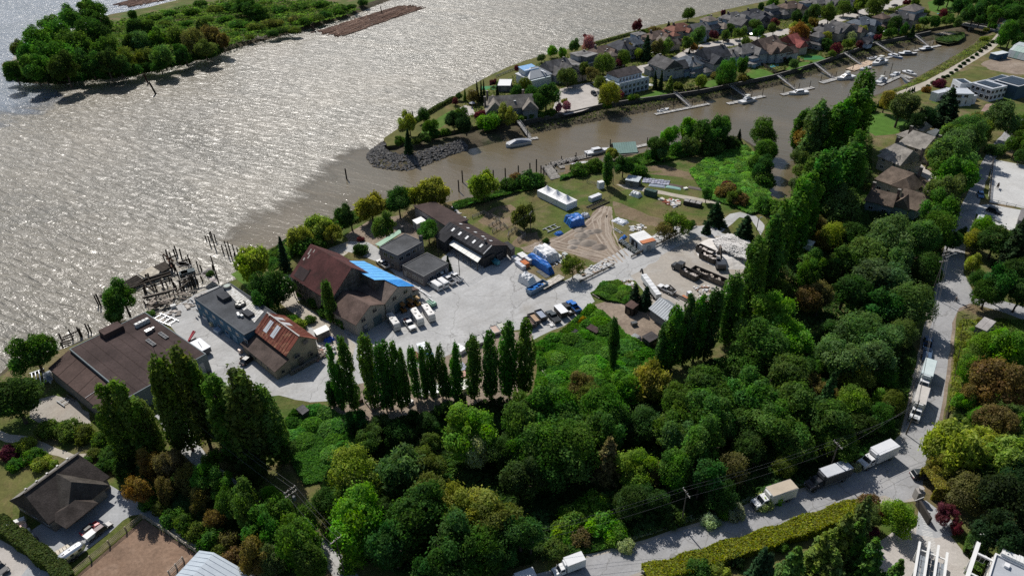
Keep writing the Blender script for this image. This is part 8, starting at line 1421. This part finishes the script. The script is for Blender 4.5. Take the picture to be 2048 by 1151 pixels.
# ------------------------------------------------ utility poles and wires
PT = {}
def upole(key, label, base, ytop, arms=1, armdir=0.0, light=None, col=(.11, .095, .08), r_=.15, group='utility poles'):
    g = G(*base); h = zup(base[0], base[1], ytop); r = T('utility_pole', label, 'utility pole', g, 0, group); MB().cyl((0, 0, -.2), (0, 0, h), r_, r_ * .7, 8).build('pole', M['wood'], r, col); tops = []
    for k in range(arms):
        z = h - .4 - k * 1.1; c, s = math.cos(armdir), math.sin(armdir); MB().beam((-1.25 * c, -1.25 * s, z), (1.25 * c, 1.25 * s, z), .14, .16).build('crossarm', M['wood'], r, (.30, .27, .24))
        for u in (-1.1, -.4, .4, 1.1):
            MB().cyl((u * c, u * s, z + .08), (u * c, u * s, z + .32), .06, n=6).build('insulator', M['white'], r, (.5, .5, .5))
            if k == 0 and u != -.4: tops.append(Vector((g.x + u * c, g.y + u * s, z + .3)))
    if not arms: tops = [Vector((g.x, g.y, h)), Vector((g.x, g.y, h - 1)), Vector((g.x, g.y, h - 1.8))]
    if arms > 1: MB().cyl((.35, 0, h - 3.2), (.35, 0, h - 2.2), .3, n=10).build('transformer', M['rough'], r, (.16, .16, .17))
    if light: MB().beam((0, 0, h * .78), (light[0] * .6, light[1] * .6, h * .78 + .7), .1, .1).beam((light[0] * .6, light[1] * .6, h * .78 + .7), (light[0], light[1], h * .78 + .8), .1, .1).build('lamp_arm', M['metal'], r, (.45, .45, .44)); MB().box(light[0], light[1], h * .78 + .68, .8, .3, .16).build('lamp_head', M['metal'], r, (.5, .5, .5))
    PT[key] = tops; return r
def wires(label, a, b_, n=3, sag=.7, rad_=.025):
    r = T('overhead_wire', label, 'wire', (0, 0, 0), 0, 'overhead wires')
    for i in range(n):
        p, q = PT[a][i], PT[b_][i]; b = MB(); k = 8; prev = p
        for j in range(1, k + 1):
            t = j / k; c = p.lerp(q, t); c.z -= sag * 4 * t * (1 - t); b.cyl(prev, c, rad_, n=4, cap=False); prev = c
        b.build('wire_strand', M['rubber'], r, (.10, .10, .10))
ra = head(1365, 1060, 1668, 960)
upole('a', 'tall pole with a crossarm at the lower end of the south road, over the mound', (1062, 1110), 1070, 1, ra + 1.57); upole('b', 'pole with a pale crossarm beside the south road at the box truck', (1362, 1050), 982, 1, ra + 1.57); upole('c', 'pole with a pale crossarm in the trees above the dark box truck', (1658, 944), 886, 1, ra + 1.57); upole('d', 'leaning pole at the road bend beside the white truck', (1812, 868), 800, 0, 0); upole('e', 'pole with a street lamp arm at the junction', (1866, 578), 500, 2, .3, (3.6, 1.4)); upole('j', 'dark pole whose shadow crosses the road below the junction', (1861, 592), 520, 1, .2)
upole('f', 'double-armed pole in the wooded bank beside the dyke lane', (604, 1062), 976, 2, head(420, 870, 640, 1075) + 1.57); upole('g', 'pole hidden in the trees at the upper end of the dyke lane', (424, 900), 838, 1, .8); upole('h', 'pole at the lower edge of the dyke lane', (690, 1150), 1076, 1, .8); upole('i', 'pole at the mouth of the lane under the poplars', (452, 880), 800, 0)
upole('k', 'slim dark pole standing in the yard in front of the office annex', (919.5, 551), 508, 0, 0, None, (.05, .045, .04), .12); upole('l', 'slim dark pole beside the round tree at the office', (877, 511), 478, 0, 0, None, (.06, .055, .05), .12); upole('m', 'dark pole with a short crossarm in the meadow by the corral', (1061.5, 467), 424, 1, 1.2, None, (.06, .05, .045)); upole('n', 'slim dark pole at the corner of the workshop', (826.5, 588), 556, 0, 0, None, (.04, .04, .04), .11); upole('o', 'pale pole in the shrubs beside the poplar by the canal', (1226, 369), 333, 0, 0, None, (.16, .15, .14), .12); upole('p', 'pole with a lamp at the gate of the access road', (1513, 460), 435, 0, 0, (1.0, .6)); upole('q', 'dark pole at the clutter beside the blue crumpled tarpaulin', (666, 690), 655, 0, 0, None, (.03, .03, .03), .1)
for a, b_, lab in (('a', 'b', 'three wires along the south road between the mound and the middle pole'), ('b', 'c', 'three wires along the south road above the parked box trucks'), ('c', 'd', 'wires from the south road up to the road bend'), ('d', 'e', 'wires up the east road to the junction lamp pole'), ('f', 'g', 'wires from the double-armed pole up the dyke lane'), ('f', 'h', 'wires from the double-armed pole down the dyke lane'), ('m', 'k', 'wire from the meadow pole to the yard pole'), ('m', 'o', 'wire from the meadow pole to the canal poplar pole')): wires(lab, a, b_)

# ------------------------------------------------ people and the horse
def skin(name, bones, parent, col, mat='rough', sub=1):
    """one continuous body grown over a skeleton: {joint: (x, y, z, radius, parent joint)}"""
    keys = list(bones); me = bpy.data.meshes.new(name); me.from_pydata([bones[k][:3] for k in keys], [(keys.index(bones[k][4]), keys.index(k)) for k in keys if bones[k][4]], []); me.materials.append(M[mat])
    o = put(name, me, parent, col); o.modifiers.new('skin', 'SKIN'); l = me.skin_vertices[0].data
    for i, k in enumerate(keys): l[i].radius = (bones[k][3],) * 2; l[i].use_root = i == 0
    if sub: m = o.modifiers.new('sub', 'SUBSURF'); m.levels = m.render_levels = sub
    return o
def person(label, loc, rz, shirt, legs, hair=(.05, .035, .025), stride=.28, group=None):
    r = T('person', label, 'person', loc, rz, group)
    B = dict(pelvis=(0, 0, .95, .13, None), belly=(0, 0, 1.1, .125, 'pelvis'), chest=(.02, 0, 1.33, .15, 'belly'), neck=(.03, 0, 1.5, .055, 'chest'), head0=(.04, 0, 1.58, .08, 'neck'), head1=(.05, 0, 1.70, .095, 'head0'))
    for s, n in ((1, 'l'), (-1, 'r')):
        f = stride * s; B.update({n + 'hip': (0, s * .09, .9, .1, 'pelvis'), n + 'knee': (f * .55 + .04, s * .1, .5, .065, n + 'hip'), n + 'ank': (f - .04, s * .1, .09, .045, n + 'knee'), n + 'toe': (f + .14, s * .11, .04, .04, n + 'ank'), n + 'sho': (.02, s * .2, 1.42, .065, 'chest'), n + 'elb': (-f * .5, s * .25, 1.15, .045, n + 'sho'), n + 'wri': (-f * .7 + .14, s * .24, .95, .035, n + 'elb'), n + 'han': (-f * .7 + .2, s * .23, .87, .032, n + 'wri')})
    skin('body', B, r, (.42, .29, .22))
    skin('shirt', {k: (v[0], v[1], v[2], v[3] * 1.18 + .012, v[4]) for k, v in B.items() if k in ('pelvis', 'belly', 'chest', 'lsho', 'rsho', 'lelb', 'relb')}, r, shirt); skin('trousers', {k: (v[0], v[1], v[2], v[3] * 1.14 + .01, v[4]) for k, v in B.items() if k in ('pelvis', 'lhip', 'rhip', 'lknee', 'rknee', 'lank', 'rank')}, r, legs)
    skin('hair', dict(a=(.02, 0, 1.74, .098, None), b=(-.03, 0, 1.66, .09, 'a')), r, hair); return r
person('walker in dark clothes crossing the junction', G(1911, 603), 2.6, (.05, .05, .06), (.04, .045, .06))
person('walker in a dark jacket on the pale trail, nearer the hedge', G(1970, 101), .7, (.03, .035, .05), (.03, .03, .04)); person('walker in black on the pale trail beside the grass', G(1961, 99), .8, (.05, .03, .03), (.02, .02, .03)); person('walker in a light top at the lower end of the pale trail', G(1812, 181), .6, (.35, .3, .28), (.06, .06, .08)); person('walker in dark trousers on the trail below the clipped trees', G(1784, 194), .6, (.3, .1, .1), (.04, .04, .05)); person('cyclist-like figure in dark clothes on the bridge', G(1958, 52), .2, (.06, .07, .1), (.03, .03, .04))
g = G(1994, 377); rzh = head(1999, 372, 1990, 380) + .0; r = T('horse', 'dark brown horse trotting in the riding arena', 'horse', g, rzh)
HB = dict(croup=(-.65, 0, 1.45, .27, None), barrel=(-.1, 0, 1.32, .32, 'croup'), chest=(.5, 0, 1.32, .28, 'barrel'), neck=(.95, 0, 1.75, .16, 'chest'), poll=(1.25, 0, 2.05, .12, 'neck'), muzzle=(1.62, 0, 1.78, .07, 'poll'), dock=(-.95, 0, 1.4, .08, 'croup'), tail=(-1.15, 0, .8, .06, 'dock'))
for s, n in ((1, 'l'), (-1, 'r')):
    d = .18 * s; HB.update({n + 'st': (-.55, s * .2, 1.05, .16, 'croup'), n + 'hock': (-.85 + d, s * .2, .6, .07, n + 'st'), n + 'fet': (-.75 + d, s * .2, .16, .05, n + 'hock'), n + 'hf': (-.68 + d, s * .2, .05, .06, n + 'fet'), n + 'elb': (.5, s * .19, 1.0, .11, 'chest'), n + 'kn': (.58 - d, s * .19, .56, .06, n + 'elb'), n + 'ff': (.5 - d, s * .19, .15, .045, n + 'kn'), n + 'fh': (.56 - d, s * .19, .05, .055, n + 'ff')})
skin('body', HB, r, (.045, .03, .022)); skin('mane', dict(a=(1.2, 0, 2.15, .05, None), b=(.85, 0, 1.92, .05, 'a'), c=(.6, 0, 1.68, .04, 'b')), r, (.015, .012, .01))
p = person('rider in dark clothes on the trotting horse', (g.x, g.y, .62), rzh, (.05, .05, .06), (.08, .07, .06), stride=.02); p.location = (g.x - .05 * math.cos(rzh), g.y - .05 * math.sin(rzh), .68)

# ------------------------------------------------ hedges, brambles, reeds (nobody could count their leaves)
def pinpoly(X, Y, q):
    c = np.zeros(len(X), bool); j = len(q) - 1
    for i in range(len(q)):
        xi, yi, xj, yj = q[i].x, q[i].y, q[j].x, q[j].y; m = ((yi > Y) != (yj > Y)) & (X < (xj - xi) * (Y - yi) / ((yj - yi) or 1e-9) + xi); c ^= m; j = i
    return c
def scrub(name, label, poly, h, n, col, leaf=.55, lump=4.0, base=.2, asp=1.4, z0=0.0, cat='ground cover', ex=()):
    """leafy cover over uneven lumps"""
    q = [G(a, b, z0) for a, b in poly]; xs = [p.x for p in q]; ys = [p.y for p in q]; X = rng.uniform(min(xs), max(xs), n * 4); Y = rng.uniform(min(ys), max(ys), n * 4); mk = pinpoly(X, Y, q)
    for e in ex: mk &= ~pinpoly(X, Y, [G(*p) for p in e])
    k = np.nonzero(mk)[0][:n]; X, Y = X[k], Y[k]; K = max(6, int((max(xs) - min(xs)) * (max(ys) - min(ys)) / lump ** 2 * .9)); cx_, cy_, cr, ch = rng.uniform(min(xs), max(xs), K), rng.uniform(min(ys), max(ys), K), rng.uniform(.5, 1.3, K) * lump * .75, rng.uniform(.3, 1, K); ct = rng.uniform(0, 1, (K, 3)); Z = np.zeros(len(X)); Tn = np.full((len(X), 3), .5); gx = np.zeros(len(X)); gy = np.zeros(len(X))
    for i in range(K):
        dx, dy = (X - cx_[i]) / cr[i], (Y - cy_[i]) / cr[i]; d = dx * dx + dy * dy; v = ch[i] * np.sqrt(np.clip(1 - d, 0, 1)); m = v > Z; Z[m] = v[m]; Tn[m] = ct[i]; gx[m] = dx[m]; gy[m] = dy[m]
    Z = h * (base + (1 - base) * Z) * rng.uniform(.75, 1.08, len(X)) + z0; Nn = np.stack([gx * .8, gy * .8, np.full(len(X), .8)], 1) + rng.normal(size=(len(X), 3)) * .5
    me = leafmesh(name, np.stack([X, Y, Z], 1), Nn, leaf, asp, Tn * .6 + rng.uniform(0, 1, (len(X), 3)) * .4, 'leaf'); return stuff(tag(put(name, me, None, col), label, cat))
GR = (.048, .115, .018)
scrub('brambles', 'bright green bramble thicket between the parked trailers and the woods', [(1066, 690), (1130, 660), (1180, 615), (1205, 622), (1240, 655), (1262, 680), (1300, 700), (1330, 720), (1330, 800), (1230, 830), (1100, 830), (1066, 790), (1075, 740)], 1.7, 42000, GR, .5, 3.5)
scrub('brambles', 'green bramble patch beside the firs and the brown hut', [(1182, 588), (1204, 570), (1236, 562), (1262, 580), (1268, 612), (1240, 606), (1212, 602)], 1.5, 9000, (.055, .11, .022), .45, 3)
scrub('brambles', 'bright green bramble clearing among the woods left of the poplars', [(566, 850), (590, 830), (640, 815), (690, 840), (740, 870), (700, 910), (660, 960), (610, 970), (580, 920)], 2.2, 22000, (.045, .105, .022), .5, 4)
scrub('brambles', 'bright green mound of brambles above the south road', [(1100, 1080), (1130, 1030), (1170, 1000), (1210, 1000), (1240, 1040), (1260, 1080), (1200, 1100), (1130, 1112)], 2.4, 16000, (.055, .12, .022), .45, 4)
scrub('reed_bed', 'wavy green reed bed beside the tidal creek', [(1378, 345), (1410, 320), (1460, 300), (1490, 292), (1520, 320), (1536, 372), (1545, 420), (1500, 430), (1470, 415), (1420, 400), (1402, 380)], 1.1, 34000, (.075, .15, .035), .45, 2.6, .5, 2.2)
scrub('shore_scrub', 'dark green scrub along the meadow shore', [(905, 410), (940, 400), (990, 388), (1045, 368), (1086, 358), (1086, 370), (1050, 382), (990, 400), (930, 416), (908, 420)], 1.4, 9000, (.035, .075, .02), .5, 3.5)
scrub('shore_scrub', 'green scrub between the old pier and the canal poplar', [(1122, 352), (1160, 342), (1200, 332), (1230, 325), (1230, 334), (1190, 345), (1150, 354), (1120, 362)], 1.2, 5000, (.04, .085, .02), .5, 3)
scrub('shore_scrub', 'green scrub along the canal bank behind the boathouse', [(1235, 326), (1275, 313), (1320, 300), (1380, 290), (1440, 284), (1480, 282), (1490, 296), (1440, 302), (1380, 312), (1330, 325), (1270, 335)], 1.8, 15000, (.045, .09, .022), .5, 4)
scrub('shore_scrub', 'undergrowth on the river bank behind the barn', [(520, 512), (560, 492), (600, 466), (650, 448), (700, 428), (750, 412), (800, 398), (850, 394), (860, 402), (800, 412), (740, 432), (680, 460), (620, 490), (580, 520), (540, 545)], 1.5, 13000, (.04, .08, .02), .5, 3)
scrub('undergrowth', 'deep green undergrowth filling the middle woods', [(700, 860), (840, 830), (1000, 800), (1100, 830), (1330, 800), (1420, 720), (1500, 720), (1560, 700), (1700, 640), (1810, 640), (1830, 720), (1806, 830), (1780, 895), (1690, 930), (1600, 970), (1500, 998), (1350, 1052), (1180, 1105), (1000, 1140), (800, 1150), (700, 1110), (660, 1060), (640, 980)], 1.6, 60000, (.026, .052, .015), .75, 5)
scrub('undergrowth', 'dark undergrowth under the poplars along the dyke lane', [(180, 900), (240, 880), (330, 900), (400, 950), (480, 1000), (560, 1060), (640, 1120), (640, 1150), (540, 1150), (460, 1090), (380, 1040), (300, 1000), (240, 960)], 1.5, 22000, (.036, .065, .02), .55, 4)
scrub('undergrowth', 'dark undergrowth beneath the trees above the junction', [(1600, 440), (1700, 420), (1850, 440), (1880, 420), (1900, 350), (1880, 300), (1960, 270), (1950, 330), (1915, 410), (1888, 480), (1872, 560), (1862, 620), (1700, 640), (1560, 680), (1540, 600)], 1.5, 24000, (.03, .055, .018), .7, 5)
scrub('undergrowth', 'dark undergrowth on the island under the trees', [(20, 145), (45, 158), (120, 162), (220, 150), (330, 130), (420, 108), (480, 86), (560, 66), (640, 46), (720, 22), (640, 0), (480, -2), (360, 16), (250, 40), (150, 70), (60, 120)], 1.8, 30000, (.05, .085, .022), 1.1, 7)
scrub('undergrowth', 'low green cover along the ditch and garden east of the road', [(1925, 640), (1948, 650), (1940, 700), (1925, 770), (1905, 840), (1890, 900), (1960, 900), (2060, 900), (2060, 640), (1990, 640), (1960, 660)], 1.0, 16000, (.055, .085, .022), .6, 4)
scrub('undergrowth', 'dark undergrowth between the creek and the grey houses', [(1595, 300), (1640, 260), (1720, 240), (1745, 280), (1740, 400), (1700, 470), (1640, 520), (1560, 520), (1550, 430), (1590, 400)], 1.5, 16000, (.036, .065, .02), .6, 4)
scrub('garden_shrubs', 'mixed shrubs filling the gardens of the peninsula', [(900, 222), (1000, 165), (1100, 118), (1260, 76), (1400, 44), (1560, 6), (1700, -20), (1830, 20), (1860, 58), (1760, 82), (1640, 120), (1500, 158), (1350, 186), (1200, 206), (1060, 236), (960, 250)], .7, 26000, (.055, .072, .025), .8, 4, ex=PAVE)
scrub('bank_grass', 'rough grass on the bank between the canal and the trail', [(1770, 190), (1816, 167), (1846, 150), (1876, 133), (1921, 106), (1950, 87), (1964, 76), (1990, 70), (1978, 86), (1940, 112), (1895, 138), (1850, 162), (1800, 181)], .5, 16000, (.085, .10, .035), .5, 3, .4)
scrub('marsh_grass', 'dark green marsh grass on the flat near the bridge', [(1870, 80), (1885, 74), (1912, 70), (1928, 66), (1928, 76), (1916, 83), (1895, 86)], .6, 5000, (.035, .06, .025), .5, 3, .5, 2, -1.5)
scrub('bank_weed', 'green weed along the muddy bank under the canal wall', [(1060, 262), (1145, 244), (1221, 231), (1291, 217), (1343, 204), (1419, 193), (1499, 176), (1558, 163), (1638, 138), (1697, 121), (1760, 99), (1850, 78), (1850, 74), (1750, 92), (1628, 133), (1545, 158), (1350, 194), (1145, 230), (1060, 248)], .5, 12000, (.045, .055, .025), .6, 3, .4, 1.4, -1.7)
scrub('roadside_weeds', 'yellow-green weeds on both sides of the ditch', [(1912, 660), (1922, 640), (1955, 640), (1940, 700), (1920, 780), (1900, 830), (1892, 820), (1905, 740)], .8, 5000, (.12, .14, .03), .4, 2.5, .3)
scrub('roadside_weeds', 'white-flowered weeds along the south road verge', [(1240, 1092), (1350, 1054), (1440, 1026), (1520, 998), (1600, 974), (1690, 930), (1690, 926), (1600, 968), (1510, 994), (1440, 1018), (1350, 1044), (1250, 1080)], .9, 8000, (.13, .16, .10), .35, 2, .3)
scrub('broom_flowers', 'orange-yellow broom flowers among the brambles', [(1148, 646), (1166, 636), (1172, 644), (1156, 652)], 1.6, 260, (.16, .12, .012), .35, 1.5)
def hedge(name, label, pts, wd, h, n, col, leaf=.3, group=None):
    P = [G(*p) for p in pts]; seg = [(P[i], P[i + 1], (P[i + 1] - P[i]).length) for i in range(len(P) - 1)]; tot = sum(s[2] for s in seg); PP = []; NN = []
    for a, b_, L in seg:
        m = int(n * L / tot); t = rng.uniform(-.01, 1.01, m); d = (b_ - a).normalized(); s = Vector((-d.y, d.x, 0)); per = rng.uniform(0, wd + 2 * h, m); u = np.where(per < h, -wd / 2, np.where(per < h + wd, per - h - wd / 2, wd / 2)); z = np.where(per < h, per, np.where(per < h + wd, h, wd + 2 * h - per)); nz = np.where((per >= h) & (per < h + wd), 1.0, .1); nu = np.where(per < h, -1.0, np.where(per < h + wd, 0, 1.0))
        bump_ = 1 + .12 * np.sin(t * L * .9) + rng.normal(size=m) * .05; u = u * bump_; z = z * (1 + .08 * np.sin(t * L * .6 + 1)) + rng.normal(size=m) * .06
        PP.append(np.stack([a.x + d.x * t * L + s.x * u, a.y + d.y * t * L + s.y * u, z], 1)); NN.append(np.stack([s.x * nu, s.y * nu, nz], 1) + rng.normal(size=(m, 3)) * .4)
    P_ = np.concatenate(PP); o = put(name, leafmesh(name, P_, np.concatenate(NN), leaf, 1.3, rng.uniform(0, 1, (len(P_), 3)), 'leaf'), None, col); return tag(o, label, 'hedge', group)
hedge('clipped_hedge', 'long golden clipped hedge between the south road and the mansion garden', [(1290, 1158), (1360, 1140), (1440, 1114), (1520, 1090), (1600, 1062), (1680, 1034), (1730, 1020)], 3.4, 1.9, 26000, (.105, .115, .015), .34); hedge('clipped_hedge', 'dark clipped hedge beside the neighbour drive and patio', [(2, 1052), (40, 1080), (80, 1112), (120, 1142), (140, 1170)], 2.6, 2.4, 14000, (.04, .055, .018), .3); hedge('clipped_hedge', 'boxy olive clipped hedge at the mansion gate', [(1848, 978), (1888, 976)], 5.0, 3.2, 9000, (.12, .11, .025), .28); hedge('clipped_hedge', 'green clipped hedge beside the white mansion wall', [(1946, 1151), (1960, 1092)], 1.6, 1.8, 5000, (.05, .085, .02), .25); hedge('clipped_hedge', 'second green hedge along the mansion court', [(1936, 1110), (1944, 1075)], 1.6, 1.6, 3500, (.045, .08, .02), .25); hedge('clipped_hedge', 'dark hedge along the river edge of the point lawn', [(800, 262), (842, 237), (875, 217), (908, 199)], 1.5, 1.6, 5000, (.035, .05, .018), .4); hedge('clipped_hedge', 'dark hedge above the canal wall by the point house', [(1038, 240), (1090, 231), (1112, 227)], 1.4, 1.5, 3500, (.04, .065, .02), .35); hedge('clipped_hedge', 'dark hedge dividing the canal side gardens near the putting lawn', [(1552, 116), (1580, 130), (1590, 136)], 1.6, 1.8, 3000, (.03, .045, .018), .35); hedge('clipped_hedge', 'dark hedge along the river edge of the peninsula houses', [(1190, 90), (1254, 72), (1310, 58)], 1.2, 1.4, 4000, (.035, .05, .02), .4)
# ditch beside the east road
struct(sheet('ditch', [(1926, 634), (1938, 634), (1934, 680), (1918, 760), (1898, 840), (1888, 870), (1884, 860), (1894, 820), (1910, 750), (1922, 680)], 'mud', .018, 1.5, .2)); fence('ditch_edge', 'dark timber edging of the roadside ditch', [(1925, 634), (1920, 690), (1906, 770), (1890, 850)], .35, 3, 1, (.06, .05, .04), .1, .3, cat='edging')
# pools and play surfaces
o = MB().box(0, 0, 0, 8, 4, .06).build('swimming_pool', M['pool'], None); g = G(1544, 132); o.location = (g.x, g.y, .012); o.rotation_euler.z = AX; tag(o, 'turquoise swimming pool in a canal side garden', 'pool'); o = MB().box(0, 0, 0, 5, 2.6, .1).build('pond', M['pool'], None); g = G(1883, 28); o.location = (g.x, g.y, .02); tag(o, 'small pale blue pond on the lawn near the bridge', 'pond')
o = MB().box(0, 0, 0, 12, 7, .05).build('putting_green', M['rough'], None, (.03, .15, .045)); g = G(1624, 116); o.location = (g.x, g.y, .012); o.rotation_euler.z = AX - .5; tag(o, 'vivid green artificial lawn beside the canal wall', 'lawn'); o = MB().box(0, 0, 0, 10, 6, .05).build('tennis_court', M['rough'], None, (.05, .20, .08)); g = G(982, 176); o.location = (g.x, g.y, .012); tag(o, 'small bright green court at the peninsula tip', 'court')
for px, py, lab in ((1300, 178, 'white garden umbrella beside the white villa'), (948, 190, 'white garden umbrella on the point terrace'), (945, 214, 'dark blue patio umbrella on the point terrace'), (1770, 70, 'white garden umbrella near the clipped shrubs'), (1602, 104, 'white garden umbrella behind the vivid green lawn')):
    g = G(px, py); r = T('garden_umbrella', lab, 'umbrella', g); MB().cyl((0, 0, 0), (0, 0, 2.5), .05, n=6).build('pole', M['wood'], r, (.3, .28, .25)); MB().cyl((0, 0, 2.0), (0, 0, 2.7), 1.6, .05, 8).build('canopy', M['white'], r, (.05, .07, .12) if 'blue' in lab else (.68, .68, .66))
for i in range(7):
    g = G(1800 + i * 6, 434 + (i % 3) * 3); crate('garden_chair', 'white garden chair on the shaded lawn', 1797 + i * 6, 432 + (i % 3) * 3, .7, .7, .8, (.5, .5, .48), i, 'chair', 'white', group='garden chairs on the shaded lawn')
for x0, y0, x1, y1, lab in ((1185, 590, 1330, 655, 'old pale fallen branch on the dirt pad edge'), (1075, 720, 1092, 745, 'fallen grey trunk beside the twin poplars'), (1190, 692, 1206, 702, 'grey fallen branches in the brambles'), (1078, 735, 1095, 756, 'pair of fallen trunks below the twin poplars')):
    if x1 - x0 > 60: x1, y1 = x0 + 14, y0 + 8
    a, b_ = G(x0, y0), G(x1, y1); tag(MB().cyl((a.x, a.y, .4), (b_.x, b_.y, .25), .22, .12, 7).build('fallen_log', M['wood'], None, (.28, .25, .21)), lab, 'log')

# ------------------------------------------------ every label singles out one thing
seen = {}
for o in THINGS: seen.setdefault(o['label'].lower(), []).append(o)
ORD = 'first second third fourth fifth sixth seventh eighth ninth tenth eleventh twelfth thirteenth fourteenth fifteenth sixteenth seventeenth eighteenth nineteenth twentieth'.split()
TENS = {20: 'twenty', 30: 'thirty', 40: 'forty', 50: 'fifty', 60: 'sixty'}
def ordn(i): return ORD[i] if i < 20 else TENS.get((i + 1) // 10 * 10, 'seventy') + ('-' + ORD[(i + 1) % 10 - 1] if (i + 1) % 10 else 'th')
for l, v in seen.items():
    if len(v) > 1:
        v.sort(key=lambda o: PJ(o.matrix_basis.translation)[0])
        for i, o in enumerate(v): o['label'] = f"{o['label']}, {ordn(i)} from the left" if len(v) > 2 else f"{o['label']}, {('left', 'right')[i]} one of two"
